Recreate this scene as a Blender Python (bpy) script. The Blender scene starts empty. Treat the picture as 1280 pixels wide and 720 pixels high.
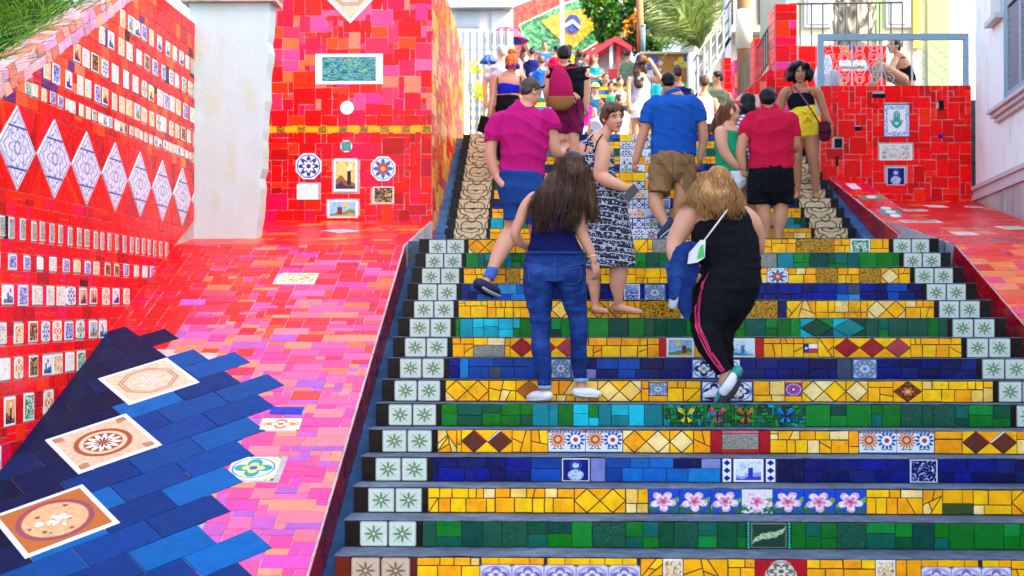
# Colourful mosaic stairway with visitors, built object by object
import bpy, bmesh, math, random
import numpy as np
from mathutils import Vector, Matrix

random.seed(11)
rng = np.random.default_rng(5)
scene = bpy.context.scene
COL = scene.collection

# ------------------------------------------------------------------ camera
FPX = 1568.0
CAM = Vector((0, 0, 1.6))
cd = bpy.data.cameras.new('camera')
cam = bpy.data.objects.new('camera', cd)
COL.objects.link(cam)
cam.location = CAM
cam.rotation_euler = (math.radians(90) + math.atan(20 / FPX), 0, math.atan(41 / FPX))
cd.sensor_width = 36.0
cd.lens = FPX / 1280 * 36.0
cd.clip_start = 0.1
cd.clip_end = 900
cd.dof.use_dof = True
cd.dof.focus_distance = 9.4
cd.dof.aperture_fstop = 3.2
scene.camera = cam

# ------------------------------------------------------------------ light
SUN_EL = math.radians(41)
SUN_AZ = math.radians(24)            # from the right, a little behind the camera
S = Vector((math.cos(SUN_EL) * math.cos(SUN_AZ), -math.cos(SUN_EL) * math.sin(SUN_AZ), math.sin(SUN_EL)))
world = bpy.data.worlds.new('World')
scene.world = world
world.use_nodes = True
wn = world.node_tree
wn.nodes.clear()
wo = wn.nodes.new('ShaderNodeOutputWorld')
wb = wn.nodes.new('ShaderNodeBackground')
sk = wn.nodes.new('ShaderNodeTexSky')
sk.sky_type = 'NISHITA'
sk.sun_disc = False
sk.sun_elevation = SUN_EL
sk.sun_rotation = math.atan2(S.x, S.y)
sk.air_density = 1.0
sk.dust_density = 4.0
sk.ozone_density = 0.6
wb.inputs['Strength'].default_value = 0.15
wn.links.new(sk.outputs[0], wb.inputs[0])
wn.links.new(wb.outputs[0], wo.inputs[0])
sl = bpy.data.lights.new('sun', 'SUN')
sl.energy = 2.1
sl.angle = math.radians(0.6)
sl.color = (1.0, 0.94, 0.84)
sun = bpy.data.objects.new('sun', sl)
sun.location = (20, -10, 30)
sun.rotation_euler = (-S).to_track_quat('-Z', 'Y').to_euler()
COL.objects.link(sun)
scene.view_settings.view_transform = 'Standard'
scene.view_settings.look = 'None'
scene.view_settings.gamma = 1.0
scene.view_settings.use_curve_mapping = False
scene.view_settings.exposure = 2.68
scene.render.engine = 'CYCLES'
scene.cycles.max_bounces = 6
scene.cycles.use_denoising = True

# ------------------------------------------------------------------ pixels to places
CM = cam.rotation_euler.to_matrix()
def ray(px, py):
    return CM @ Vector(((px - 640) / FPX, (360 - py) / FPX, -1.0))
def P(px, py, Y):
    d = ray(px, py)
    return CAM + d * (Y / d.y)
def PXp(px, py, X):
    d = ray(px, py)
    return CAM + d * (X / d.x)
def PXx(px, Y):                      # world X of a pixel column at depth Y (near the horizon row)
    return P(px, 380, Y).x
def proj(p):
    v = CM.transposed() @ (Vector(p) - CAM)
    return (640 + FPX * v.x / -v.z, 360 - FPX * v.y / -v.z)

# ------------------------------------------------------------------ colour and material helpers
def S3(h):
    h = h.lstrip('#')
    c = [int(h[i:i + 2], 16) / 255 for i in (0, 2, 4)]
    return tuple(x / 12.92 if x <= 0.04045 else ((x + 0.055) / 1.055) ** 2.4 for x in c)

class E:
    def __init__(s, g, sock): s.g = g; s.k = sock
    def _b(s, op, o, r=False): return s.g.m(op, o, s) if r else s.g.m(op, s, o)
    def __add__(s, o): return s._b('ADD', o)
    __radd__ = __add__
    def __sub__(s, o): return s._b('SUBTRACT', o)
    def __rsub__(s, o): return s._b('SUBTRACT', o, True)
    def __mul__(s, o): return s._b('MULTIPLY', o)
    __rmul__ = __mul__
    def __truediv__(s, o): return s._b('DIVIDE', o)
    def __neg__(s): return s.g.m('MULTIPLY', s, -1.0)

class G:
    """small node-graph writer"""
    def __init__(s, name):
        s.mat = bpy.data.materials.new(name)
        s.mat.use_nodes = True
        s.nt = s.mat.node_tree
        s.nt.nodes.clear()
        s.out = s.nt.nodes.new('ShaderNodeOutputMaterial')
    def n(s, t): return s.nt.nodes.new(t)
    def link(s, a, b):
        if isinstance(a, E): a = a.k
        s.nt.links.new(a, b)
    def put(s, sock, v):
        if isinstance(v, E): s.link(v, sock)
        elif isinstance(v, (tuple, list)) and len(v) == 3 and sock.type == 'RGBA': sock.default_value = (*v, 1)
        else: sock.default_value = v
    def m(s, op, *a, clamp=False):
        nd = s.n('ShaderNodeMath'); nd.operation = op; nd.use_clamp = clamp
        for i, x in enumerate(a): s.put(nd.inputs[i], x)
        return E(s, nd.outputs[0])
    def sin(s, a): return s.m('SINE', a)
    def cos(s, a): return s.m('COSINE', a)
    def abs(s, a): return s.m('ABSOLUTE', a)
    def mx(s, a, b): return s.m('MAXIMUM', a, b)
    def mn(s, a, b): return s.m('MINIMUM', a, b)
    def lt(s, a, b, soft=0.02):        # 1 where a<b
        return s.m('MULTIPLY_ADD', s.m('SUBTRACT', b, a), 1.0 / soft, 0.5, clamp=True)
    def gt(s, a, b, soft=0.02): return s.lt(b, a, soft)
    def band(s, a, c, w, soft=0.02): return s.lt(s.abs(s.m('SUBTRACT', a, c)), w, soft)
    def fr(s, a): return s.m('FRACT', a)
    def uv(s):
        nd = s.n('ShaderNodeUVMap'); sp = s.n('ShaderNodeSeparateXYZ')
        s.nt.links.new(nd.outputs[0], sp.inputs[0])
        return E(s, sp.outputs[0]), E(s, sp.outputs[1])
    def obj(s):
        nd = s.n('ShaderNodeTexCoord'); return E(s, nd.outputs['Object'])
    def geo(s):
        nd = s.n('ShaderNodeNewGeometry'); return E(s, nd.outputs['Position'])
    def rnd(s):
        nd = s.n('ShaderNodeObjectInfo'); return E(s, nd.outputs['Random'])
    def xyz(s, v):
        sp = s.n('ShaderNodeSeparateXYZ'); s.put(sp.inputs[0], v)
        return [E(s, o) for o in sp.outputs]
    def vec(s, x, y, z):
        c = s.n('ShaderNodeCombineXYZ')
        for i, q in enumerate((x, y, z)): s.put(c.inputs[i], q)
        return E(s, c.outputs[0])
    def vscale(s, v, sc):
        mp = s.n('ShaderNodeMapping'); s.put(mp.inputs['Vector'], v); mp.inputs['Scale'].default_value = sc
        return E(s, mp.outputs[0])
    def noise(s, v, scale, detail=3.0, rough=0.55, dist=0.0, col=False):
        nd = s.n('ShaderNodeTexNoise'); s.put(nd.inputs['Vector'], v)
        nd.inputs['Scale'].default_value = scale; nd.inputs['Detail'].default_value = detail
        nd.inputs['Roughness'].default_value = rough; nd.inputs['Distortion'].default_value = dist
        return E(s, nd.outputs[1 if col else 0])
    def vor(s, v, scale, feat='F1', col=False, rand=1.0):
        nd = s.n('ShaderNodeTexVoronoi'); nd.feature = feat; s.put(nd.inputs['Vector'], v)
        nd.inputs['Scale'].default_value = scale
        nd.inputs['Randomness'].default_value = rand
        return E(s, nd.outputs[1 if col else 0])
    def ramp(s, f, stops, const=False):
        nd = s.n('ShaderNodeValToRGB'); s.put(nd.inputs[0], f)
        cr = nd.color_ramp
        if const: cr.interpolation = 'CONSTANT'
        while len(cr.elements) < len(stops): cr.elements.new(0.5)
        for el, (p, c) in zip(cr.elements, stops): el.position = p; el.color = (*c, 1)
        return E(s, nd.outputs[0])
    def mix(s, f, a, b, mode='MIX'):
        nd = s.n('ShaderNodeMix'); nd.data_type = 'RGBA'; nd.blend_type = mode; nd.clamp_factor = True
        s.put(nd.inputs[0], f); s.put(nd.inputs[6], a); s.put(nd.inputs[7], b)
        return E(s, nd.outputs[2])
    def attr(s, name='col'):
        nd = s.n('ShaderNodeAttribute'); nd.attribute_name = name; return E(s, nd.outputs['Color'])
    def hsv(s, c, h=0.5, sa=1.0, v=1.0):
        nd = s.n('ShaderNodeHueSaturation')
        s.put(nd.inputs['Hue'], h); s.put(nd.inputs['Saturation'], sa); s.put(nd.inputs['Value'], v)
        s.put(nd.inputs['Color'], c); return E(s, nd.outputs[0])
    def done(s, col, rough=0.5, bump=None, bs=0.3, bd=0.01, coat=0.0, spec=0.5, sheen=0.0, sss=0.0, alpha=None, metal=0.0, trans=0.0):
        b = s.n('ShaderNodeBsdfPrincipled')
        s.put(b.inputs['Base Color'], col); s.put(b.inputs['Roughness'], rough)
        b.inputs['Coat Weight'].default_value = coat; b.inputs['Coat Roughness'].default_value = 0.08
        b.inputs['Specular IOR Level'].default_value = spec
        b.inputs['Sheen Weight'].default_value = sheen
        b.inputs['Metallic'].default_value = metal
        if sss:
            b.inputs['Subsurface Weight'].default_value = sss
            b.inputs['Subsurface Radius'].default_value = (0.012, 0.005, 0.003)
        if alpha is not None: s.put(b.inputs['Alpha'], alpha)
        if bump is not None:
            bn = s.n('ShaderNodeBump'); bn.inputs['Strength'].default_value = bs; bn.inputs['Distance'].default_value = bd
            s.put(bn.inputs['Height'], bump); s.nt.links.new(bn.outputs[0], b.inputs['Normal'])
        if trans:
            t = s.n('ShaderNodeBsdfTranslucent'); s.put(t.inputs[0], col)
            ms = s.n('ShaderNodeMixShader'); ms.inputs[0].default_value = trans
            s.nt.links.new(b.outputs[0], ms.inputs[1]); s.nt.links.new(t.outputs[0], ms.inputs[2])
            s.nt.links.new(ms.outputs[0], s.out.inputs[0])
        else:
            s.nt.links.new(b.outputs[0], s.out.inputs[0])
        return s.mat

M = {}
def glazed(name, rough=0.16, wear=0.25, wearcol=(0.03, 0.028, 0.025), chips=0.0, spec=.16, vamp=.55):
    g = G(name)
    p = g.geo()
    c = g.attr('col')
    n1 = g.noise(p, 14, 4, 0.6)
    n2 = g.noise(p, 70, 3, 0.6)
    n3 = g.noise(p, 3.1, 2)
    c2 = g.hsv(c, 0.5, 1.0, n1 * vamp + (1 - vamp * .5))
    dirt = g.lt(n2 * 0.6 + n3 * 0.5, 0.40, 0.10) * wear
    c3 = g.mix(dirt, c2, wearcol)
    if chips:
        ch = g.gt(g.noise(p, 38, 5, 0.7), 0.66, 0.03) * chips
        c3 = g.mix(ch, c3, (0.35, 0.30, 0.25))
    M[name] = g.done(c3, g.noise(p, 25, 3) * 0.22 + rough - 0.06, bump=g.noise(p, 22, 3, 0.5), bs=0.25, bd=0.006, coat=0.0, spec=spec)
glazed('glazed', 0.2, 0.22)
glazed('riser_glaze', 0.24, 0.45, chips=0.10, vamp=.95)
glazed('slab_glaze', 0.3, 0.2, spec=.07, vamp=.7)
glazed('ramp_glaze', 0.26, 0.2, spec=.34, vamp=.6)

def plain(name, col, rough=0.6, scale=8, amt=0.25, bs=0.2, bscale=30, **k):
    g = G(name); p = g.geo()
    n = g.noise(p, scale, 4, 0.6)
    c = g.hsv(col if isinstance(col, E) else g.mix(0.0, col, col), 0.5, 1.0, n * amt * 2 + (1 - amt))
    M[name] = g.done(c, rough, bump=g.noise(p, bscale, 4, 0.6), bs=bs, bd=0.01, **k)
    return M[name]

def concrete(name, base, dark, light, scale=6):
    g = G(name); p = g.geo()
    n1 = g.noise(p, scale, 6, 0.65); n2 = g.noise(p, 90, 3, 0.7); n3 = g.noise(p, 1.7, 3)
    c = g.ramp(n1 * 0.55 + n3 * 0.45, [(0.3, dark), (0.5, base), (0.72, light)])
    c = g.mix(g.gt(n2, 0.62, 0.05) * 0.5, c, dark)
    M[name] = g.done(c, 0.85, bump=n2 * 0.5 + n1, bs=0.45, bd=0.006)
concrete('cement', S3('#4f5a6a'), S3('#2c3440'), S3('#7b8796'), 11)
concrete('gutter_blue', S3('#1f4a74'), S3('#10263f'), S3('#3a6b93'), 9)
concrete('grout_light', S3('#b5a5a0'), S3('#8b7a76'), S3('#cfc3bd'), 20)
concrete('grout_dark', S3('#2a2624'), S3('#161412'), S3('#4a423c'), 20)
concrete('ground', S3('#77726c'), S3('#55504a'), S3('#918b83'), 4)

# ------------------------------------------------------------------ object helpers
WM = {}
def link(o, parent=None, mw=None):
    COL.objects.link(o)
    mw = mw or Matrix.Identity(4)
    if parent is not None:
        o.parent = parent
        o.matrix_basis = WM[parent].inverted() @ mw
    else:
        o.matrix_basis = mw
    WM[o] = mw
    return o
def thing(name, label, cat, loc=(0, 0, 0), group=None):
    o = bpy.data.objects.new(name, None)
    o.empty_display_size = 0.1
    link(o, None, Matrix.Translation(Vector(loc)))
    o['label'] = label; o['category'] = cat
    if group: o['group'] = group
    return o
def tag(o, label, cat, group=None):
    o['label'] = label; o['category'] = cat
    if group: o['group'] = group
    return o
def mesh_obj(name, verts, faces, mat, parent=None, smooth=False, origin=None):
    me = bpy.data.meshes.new(name)
    og = Vector(origin) if origin is not None else Vector((0, 0, 0))
    me.from_pydata([tuple(Vector(v) - og) for v in verts], [], faces)
    me.materials.append(M[mat] if isinstance(mat, str) else mat)
    if smooth: me.polygons.foreach_set('use_smooth', [True] * len(me.polygons))
    o = bpy.data.objects.new(name, me)
    return link(o, parent, Matrix.Translation(og))
def structure(o): o['kind'] = 'structure'; return o

class MB:
    """collects shapes into one mesh"""
    def __init__(s): s.v = []; s.f = []
    def add(s, vs, fs):
        k = len(s.v); s.v += [tuple(v) for v in vs]; s.f += [tuple(i + k for i in f) for f in fs]
    def box(s, x0, x1, y0, y1, z0, z1):
        s.add([(x0, y0, z0), (x1, y0, z0), (x1, y1, z0), (x0, y1, z0), (x0, y0, z1), (x1, y0, z1), (x1, y1, z1), (x0, y1, z1)],
              [(0, 3, 2, 1), (4, 5, 6, 7), (0, 1, 5, 4), (1, 2, 6, 5), (2, 3, 7, 6), (3, 0, 4, 7)])
    def prism(s, poly, d):
        """poly: list of 3D points (planar), d: extrusion vector"""
        n = len(poly); d = Vector(d)
        vs = [Vector(p) for p in poly] + [Vector(p) + d for p in poly]
        fs = [tuple(range(n))[::-1], tuple(range(n, 2 * n))] + [(i, (i + 1) % n, (i + 1) % n + n, i + n) for i in range(n)]
        s.add(vs, fs)
    def tube(s, pts, r, n=8, close=True):
        """pts list of 3D, r scalar or list"""
        pts = [Vector(p) for p in pts]; m = len(pts)
        rr = r if isinstance(r, (list, tuple)) else [r] * m
        vs = []; t0 = None
        for i, p in enumerate(pts):
            t = (pts[min(i + 1, m - 1)] - pts[max(i - 1, 0)])
            t = t.normalized() if t.length > 1e-9 else Vector((0, 0, 1))
            a = t.orthogonal().normalized() if t0 is None else (t0 - t * t0.dot(t)).normalized()
            t0 = a
            b = t.cross(a)
            for j in range(n):
                w = 2 * math.pi * j / n
                vs.append(p + (a * math.cos(w) + b * math.sin(w)) * rr[i])
        fs = [(i * n + j, i * n + (j + 1) % n, (i + 1) * n + (j + 1) % n, (i + 1) * n + j) for i in range(m - 1) for j in range(n)]
        if close:
            fs += [tuple(range(n))[::-1], tuple(range((m - 1) * n, m * n))]
        s.add(vs, fs)
    def build(s, name, mat, parent=None, smooth=False, origin=None):
        return mesh_obj(name, s.v, s.f, mat, parent, smooth, origin)

# ------------------------------------------------------------------ tiles
def clip_half(poly, nx, ny, c):          # keep nx*x+ny*y<=c
    out = []
    for i in range(len(poly)):
        a, b = poly[i], poly[(i + 1) % len(poly)]
        da, db = nx * a[0] + ny * a[1] - c, nx * b[0] + ny * b[1] - c
        if da <= 0: out.append(a)
        if (da < 0 < db) or (db < 0 < da):
            t = da / (da - db); out.append((a[0] + (b[0] - a[0]) * t, a[1] + (b[1] - a[1]) * t))
    return out
def area(poly):
    return 0.5 * sum(poly[i][0] * poly[(i + 1) % len(poly)][1] - poly[(i + 1) % len(poly)][0] * poly[i][1] for i in range(len(poly)))
def shrink(poly, d):
    """inset of a convex polygon"""
    if area(poly) < 0: poly = poly[::-1]
    out = list(poly)
    for i in range(len(poly)):
        a, b = poly[i], poly[(i + 1) % len(poly)]
        ex, ey = b[0] - a[0], b[1] - a[1]; L = math.hypot(ex, ey)
        if L < 1e-6: continue
        nx, ny = ey / L, -ex / L
        out = clip_half(out, nx, ny, nx * a[0] + ny * a[1] - d)
        if len(out) < 3: return None
    res = []
    for p in out:
        if not res or math.hypot(p[0] - res[-1][0], p[1] - res[-1][1]) > 1e-4: res.append(p)
    return res if len(res) >= 3 else None
def rect(u0, u1, v0, v1, j=0.0):
    r = lambda: random.uniform(-j, j)
    return [(u0 + r(), v0 + r()), (u1 + r(), v0 + r()), (u1 + r(), v1 + r()), (u0 + r(), v1 + r())]
def crack(poly, n):
    """break a convex polygon into shards by random lines"""
    ps = [poly]
    for _ in range(n):
        ps.sort(key=lambda q: -abs(area(q)))
        q = ps.pop(0)
        cx = sum(p[0] for p in q) / len(q); cy = sum(p[1] for p in q) / len(q)
        wx = max(p[0] for p in q) - min(p[0] for p in q); wy = max(p[1] for p in q) - min(p[1] for p in q)
        a = (0 if wx > wy else math.pi / 2) + random.gauss(0, .45); nx, ny = math.cos(a), math.sin(a)
        c = nx * cx + ny * cy + random.uniform(-0.012, 0.012)
        for s in (1, -1):
            r = clip_half(q, s * nx, s * ny, s * c)
            if len(r) >= 3 and abs(area(r)) > 1e-5: ps.append(r)
    return ps

SHARED = {}
class Tiles:
    def __init__(s, parent, o, eu, ev, en, mat='glazed', gap=0.0022, t=0.007, base=0.0):
        s.parent = parent; s.o = Vector(o); s.eu = Vector(eu).normalized(); s.ev = Vector(ev).normalized(); s.en = Vector(en).normalized()
        s.mat = mat; s.gap = gap; s.t = t; s.items = []; s.base = base
        s.R = Matrix((s.eu, s.ev, s.en)).transposed()
    def w(s, u, v, h=0.0): return s.o + s.eu * u + s.ev * v + s.en * h
    def add(s, poly, col, mat=None, name='tile', t=None, gap=None, vr=(0, 1), share=None, keep=False, uvbox=None, tilt=0.004, label=None):
        q = shrink(poly, s.gap if gap is None else gap)
        if not q or abs(area(q)) < 4e-5: return
        s.items.append((q, col, mat, name, t or s.t, vr, share, keep, uvbox, tilt, label))
    def _geo(s, it, local):
        q, col, mat, name, t, vr, share, keep, uvbox, tilt, label = it
        n = len(q)
        cx = sum(p[0] for p in q) / n; cy = sum(p[1] for p in q) / n
        b = min(0.0022, t * 0.4)
        ins = shrink(q, b)
        if not ins or len(ins) != n: ins = [(cx + (p[0] - cx) * 0.96, cy + (p[1] - cy) * 0.96) for p in q]
        a1, a2, a3 = random.gauss(0, tilt), random.gauss(0, tilt), random.uniform(-0.0012, 0.0012)
        hh = lambda p: s.base + t + a3 + a1 * (p[0] - cx) + a2 * (p[1] - cy)
        vs = [(p[0], p[1], s.base - 0.004) for p in q] + [(p[0], p[1], hh(p) - b) for p in q] + [(p[0], p[1], hh(p)) for p in ins]
        fs = [tuple(range(2 * n, 3 * n))]
        for i in range(n):
            k = (i + 1) % n
            fs.append((i, k, n + k, n + i)); fs.append((n + i, n + k, 2 * n + k, 2 * n + i))
        x0 = min(p[0] for p in q); x1 = max(p[0] for p in q); y0 = min(p[1] for p in q); y1 = max(p[1] for p in q)
        if uvbox == 'quad':
            a, b1, b2 = Vector(q[0]), Vector(q[1]) - Vector(q[0]), Vector(q[-1]) - Vector(q[0])
            f = lambda v: ((Vector(v[:2]) - a).dot(b1) / b1.length_squared, (Vector(v[:2]) - a).dot(b2) / b2.length_squared)
            uv = [f(v) for v in vs]
            uvbox = 0
        elif uvbox: x0, x1, y0, y1 = uvbox
        if uvbox != 0: uv = [((v[0] - x0) / (x1 - x0), vr[0] + (vr[1] - vr[0]) * (v[1] - y0) / (y1 - y0)) for v in vs]
        if local: vs = [(v[0] - cx, v[1] - cy, v[2]) for v in vs]
        return vs, fs, uv, (cx, cy)
    def emit(s, limit=300, stuffname='mosaic_pieces'):
        if not s.items: return
        def sz(it):
            pp = [proj(s.w(*p)) for p in it[0]]
            vis = any(-10 < x < 1290 and -10 < y < 730 for x, y in pp)
            return (1e9 if it[7] else 0) + (abs(area(pp)) if vis else abs(area(pp)) * 1e-4)
        order = sorted(s.items, key=sz, reverse=True)
        for it in order[:limit]:
            q, col, mat, name, t, vr, share, keep, uvbox, tilt, label = it
            vs, fs, uv, (cx, cy) = s._geo(it, True)
            mw = s.R.to_4x4(); mw.translation = s.w(cx, cy)
            key = share
            if key and key in SHARED: me = SHARED[key]
            else:
                me = bpy.data.meshes.new(name)
                me.from_pydata(vs, [], fs)
                mt = mat or s.mat
                me.materials.append(M[mt])
                if col is not None and (mat is None or mat.endswith('glaze')):
                    at = me.color_attributes.new('col', 'FLOAT_COLOR', 'POINT')
                    at.data.foreach_set('color', [c for _ in vs for c in (*col, 1.0)])
                ul = me.uv_layers.new(name='UVMap')
                li = [x for f in fs for i in f for x in uv[i]]
                ul.data.foreach_set('uv', li)
                if key: SHARED[key] = me
            o = bpy.data.objects.new(name, me)
            if label: o['label'] = label
            link(o, s.parent, mw)
        rest = order[limit:]
        if rest:
            V = []; F = []; CO = []
            for it in rest:
                vs, fs, uv, c = s._geo(it, False)
                k = len(V); V += [tuple(s.w(*v)) for v in vs]; F += [tuple(i + k for i in f) for f in fs]
                CO += [c for _ in vs for c in (*it[1], 1.0)]
            o = mesh_obj(stuffname, V, F, s.mat, s.parent)
            at = o.data.color_attributes.new('col', 'FLOAT_COLOR', 'POINT')
            at.data.foreach_set('color', CO)
            o['kind'] = 'stuff'

def pack(u0, u1, v0, v1, un, choices, occ=None, vn=None, j=0.0015):
    """fill a rectangle with random blocks on a grid: returns list of rects"""
    vn = vn or un
    nu = max(1, round((u1 - u0) / un)); nv = max(1, round((v1 - v0) / vn))
    du = (u1 - u0) / nu; dv = (v1 - v0) / nv
    used = np.zeros((nu, nv), bool)
    if occ:
        for i in range(nu):
            for k in range(nv):
                if occ(u0 + (i + .5) * du, v0 + (k + .5) * dv): used[i, k] = True
    out = []
    for k in range(nv):
        for i in range(nu):
            if used[i, k]: continue
            cs = [c for c in choices]; random.shuffle(cs)
            for (w, h) in cs + [(1, 1)]:
                if i + w <= nu and k + h <= nv and not used[i:i + w, k:k + h].any(): break
            used[i:i + w, k:k + h] = True
            out.append((u0 + i * du, u0 + (i + w) * du, v0 + k * dv, v0 + (k + h) * dv))
    return out
def inbox(u, v, boxes, pad=0.0):
    return any(b[0] - pad < u < b[1] + pad and b[2] - pad < v < b[3] + pad for b in boxes)
def pick(cs): return random.choice(cs)
def vary(c, a=0.12):
    f = random.uniform(1 - a, 1 + a)
    m = .3 * c[0] + .55 * c[1] + .15 * c[2]
    c = tuple(m + (x - m) * 1.18 for x in c)
    return tuple(min(0.95, max(0.002, x * f)) for x in c)
# ------------------------------------------------------------------ printed tile designs (procedural)
def polar(g, sx=1.0, sy=1.0, cx=0.5, cy=0.5):
    u, v = g.uv()
    x = (u - cx) * sx; y = (v - cy) * sy
    r = g.m('SQRT', x * x + y * y)
    return u, v, x, y, r, g.m('ARCTAN2', y, x)
def wornmix(g, c, col=(0.05, 0.045, 0.04), amt=0.5, thr=0.36):
    p = g.geo()
    n = g.noise(p, 60, 4, 0.7) * 0.6 + g.noise(p, 9, 3) * 0.4
    return g.mix(g.lt(n, thr, 0.06) * amt, c, col)
def edge(g, u, v, w, soft=0.02):
    d = g.mn(g.mn(u, 1.0 - u), g.mn(v, 1.0 - v))
    return g.lt(d, w, soft)
def fin(g, c, rough=0.22, amt=0.35, bump=None, bs=0.25):
    c = wornmix(g, c, amt=amt)
    p = g.geo()
    return g.done(c, rough, bump=bump if bump is not None else g.noise(p, 25, 3), bs=bs, bd=0.004, coat=0.0, spec=0.2)

def m_star(name, bgc, line, dark, amt):
    g = G(name); u, v, x, y, r, th = polar(g)
    p = g.geo(); n = g.noise(p, 45, 4, 0.7)
    c = g.mix(g.noise(p, 30, 4), bgc, tuple(q * 0.72 for q in bgc))
    lobes = g.m('POWER', g.abs(g.cos(th * 4.0)), 3.0)
    pts = g.lt(r, lobes * 0.20 + 0.12, 0.02) * g.gt(r, 0.085, 0.02)
    four = g.m('POWER', g.abs(g.cos(th * 2.0)), 6.0)
    pts = g.mx(pts, g.lt(r, four * 0.30 + 0.05, 0.02) * g.gt(r, 0.10, 0.02) * 0.8)
    rays = g.lt(g.abs(g.sin(th * 2.0 + math.pi / 2)) * r, 0.022, 0.015) * g.lt(r, 0.46, 0.03) * g.gt(r, 0.1, 0.02)
    fuzz = g.lt(r, 0.36, 0.10) * g.gt(n, 0.45, 0.1) * 0.35
    c = g.mix(fuzz, c, S3('#9fb68d'))
    c = g.mix(g.mx(pts, rays) * 0.85, c, line)
    c = g.mix(g.band(r, 0.075, 0.012, 0.015), c, line)
    c = g.mix(edge(g, u, v, 0.035, 0.05) * 0.6, c, dark)
    M[name] = fin(g, c, 0.35, amt, bump=n, bs=0.3)
m_star('star_tile', S3('#d6ddd0'), S3('#3c6a28'), S3('#45483f'), 0.75)
m_star('star_tile_rust', S3('#d8b59a'), S3('#6b4630'), S3('#6b4a3c'), 0.6)

def m_scroll():
    g = G('scroll_tile'); u, v, x, y, r, th = polar(g)
    p = g.geo()
    base = g.ramp(g.noise(p, 40, 4, 0.7), [(0.3, S3('#b98f5c')), (0.5, S3('#d8bb8c')), (0.7, S3('#e8d2a8'))])
    R1 = g.abs(g.cos(th * 2.5 + 0.79)) * 0.10 + 0.33
    ln = g.band(r, R1, 0.022, 0.02)
    ye = y + 0.02
    eye = g.m('SQRT', x * x * 0.55 + ye * ye * 2.2)
    ln = g.mx(ln, g.band(eye, 0.21, 0.02, 0.02))
    ln = g.mx(ln, g.lt(g.m('SQRT', x * x + (y + 0.03) * (y + 0.03) * 3.0), 0.10, 0.03) * g.gt(y, x * x * 4.0 - 0.05, 0.02))
    ln = g.mx(ln, g.band(g.m('SQRT', x * x * 0.8 + (y + 0.5) * (y + 0.5)), 0.30, 0.02, 0.02) * g.gt(g.abs(x), 0.2))
    ln = g.mx(ln, g.band(g.m('SQRT', x * x * 0.7 + (y - 0.5) * (y - 0.5)), 0.12, 0.02, 0.02))
    ln = g.mx(ln, g.band(g.abs(x) + g.sin(y * 9.0) * 0.05, 0.47, 0.018, 0.02))
    c = g.mix(ln * 0.92, base, S3('#17191f'))
    M['scroll_tile'] = fin(g, c, 0.4, 0.3)
m_scroll()

def m_rosette(name, bg, c1, c2, c3, n=8, ring=None, border=None):
    g = G(name); u, v, x, y, r, th = polar(g)
    pe = g.abs(g.cos(th * (n / 2.0)))
    c = g.mix(g.lt(r, pe * 0.20 + 0.20, 0.02), bg, c1)
    c = g.mix(g.lt(r, pe * 0.12 + 0.12, 0.02), c, c2)
    c = g.mix(g.lt(r, 0.09, 0.02), c, c3)
    c = g.mix(g.band(r, 0.43, 0.02, 0.02), c, ring or c1)
    cr = g.m('SQRT', (g.abs(x) - 0.5) * (g.abs(x) - 0.5) + (g.abs(y) - 0.5) * (g.abs(y) - 0.5))
    c = g.mix(g.band(cr, 0.16, 0.035, 0.02), c, c2)
    c = g.mix(g.lt(cr, 0.07, 0.02), c, c1)
    if border: c = g.mix(edge(g, u, v, 0.05), c, border)
    M[name] = fin(g, c)
W = S3('#e2e2de')
m_rosette('rosette_blue', W, S3('#1d3f8f'), S3('#e2e2de'), S3('#1d3f8f'), 8)
m_rosette('rosette_red', W, S3('#2f5fa8'), S3('#c8322c'), S3('#e8c83a'), 8, S3('#2f8f9a'))
m_rosette('rosette_orange', W, S3('#d87a2c'), S3('#efe0c8'), S3('#c84a1c'), 4)
m_rosette('rosette_brown', S3('#8a3f1c'), S3('#5c2410'), S3('#b8693a'), S3('#e0a870'), 6)
m_rosette('rosette_teal', W, S3('#2f8f8a'), S3('#d8c85a'), S3('#2f5fa8'), 4, S3('#3a6fae'))
m_rosette('rosette_lilac', S3('#c9c0dc'), S3('#7d62a8'), S3('#dcd4ea'), S3('#7d62a8'), 4)
m_rosette('medallion_grey', S3('#8fa0b4'), S3('#5b6f8c'), S3('#b8c4d0'), S3('#5b6f8c'), 10, S3('#41557a'), S3('#3c62a0'))
m_rosette('medallion_beige', S3('#cfc4ae'), S3('#6f675a'), S3('#d8cfba'), S3('#5a5248'), 6, S3('#4a443c'))
m_rosette('rosette_violet', S3('#4a3fa8'), S3('#c83a6a'), S3('#2a2a80'), S3('#d8d0e8'), 8, S3('#c8c8e8'), S3('#b8325a'))
m_rosette('white_green_oval', W, S3('#2f8f5a'), W, S3('#2f5fa8'), 4)

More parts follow.
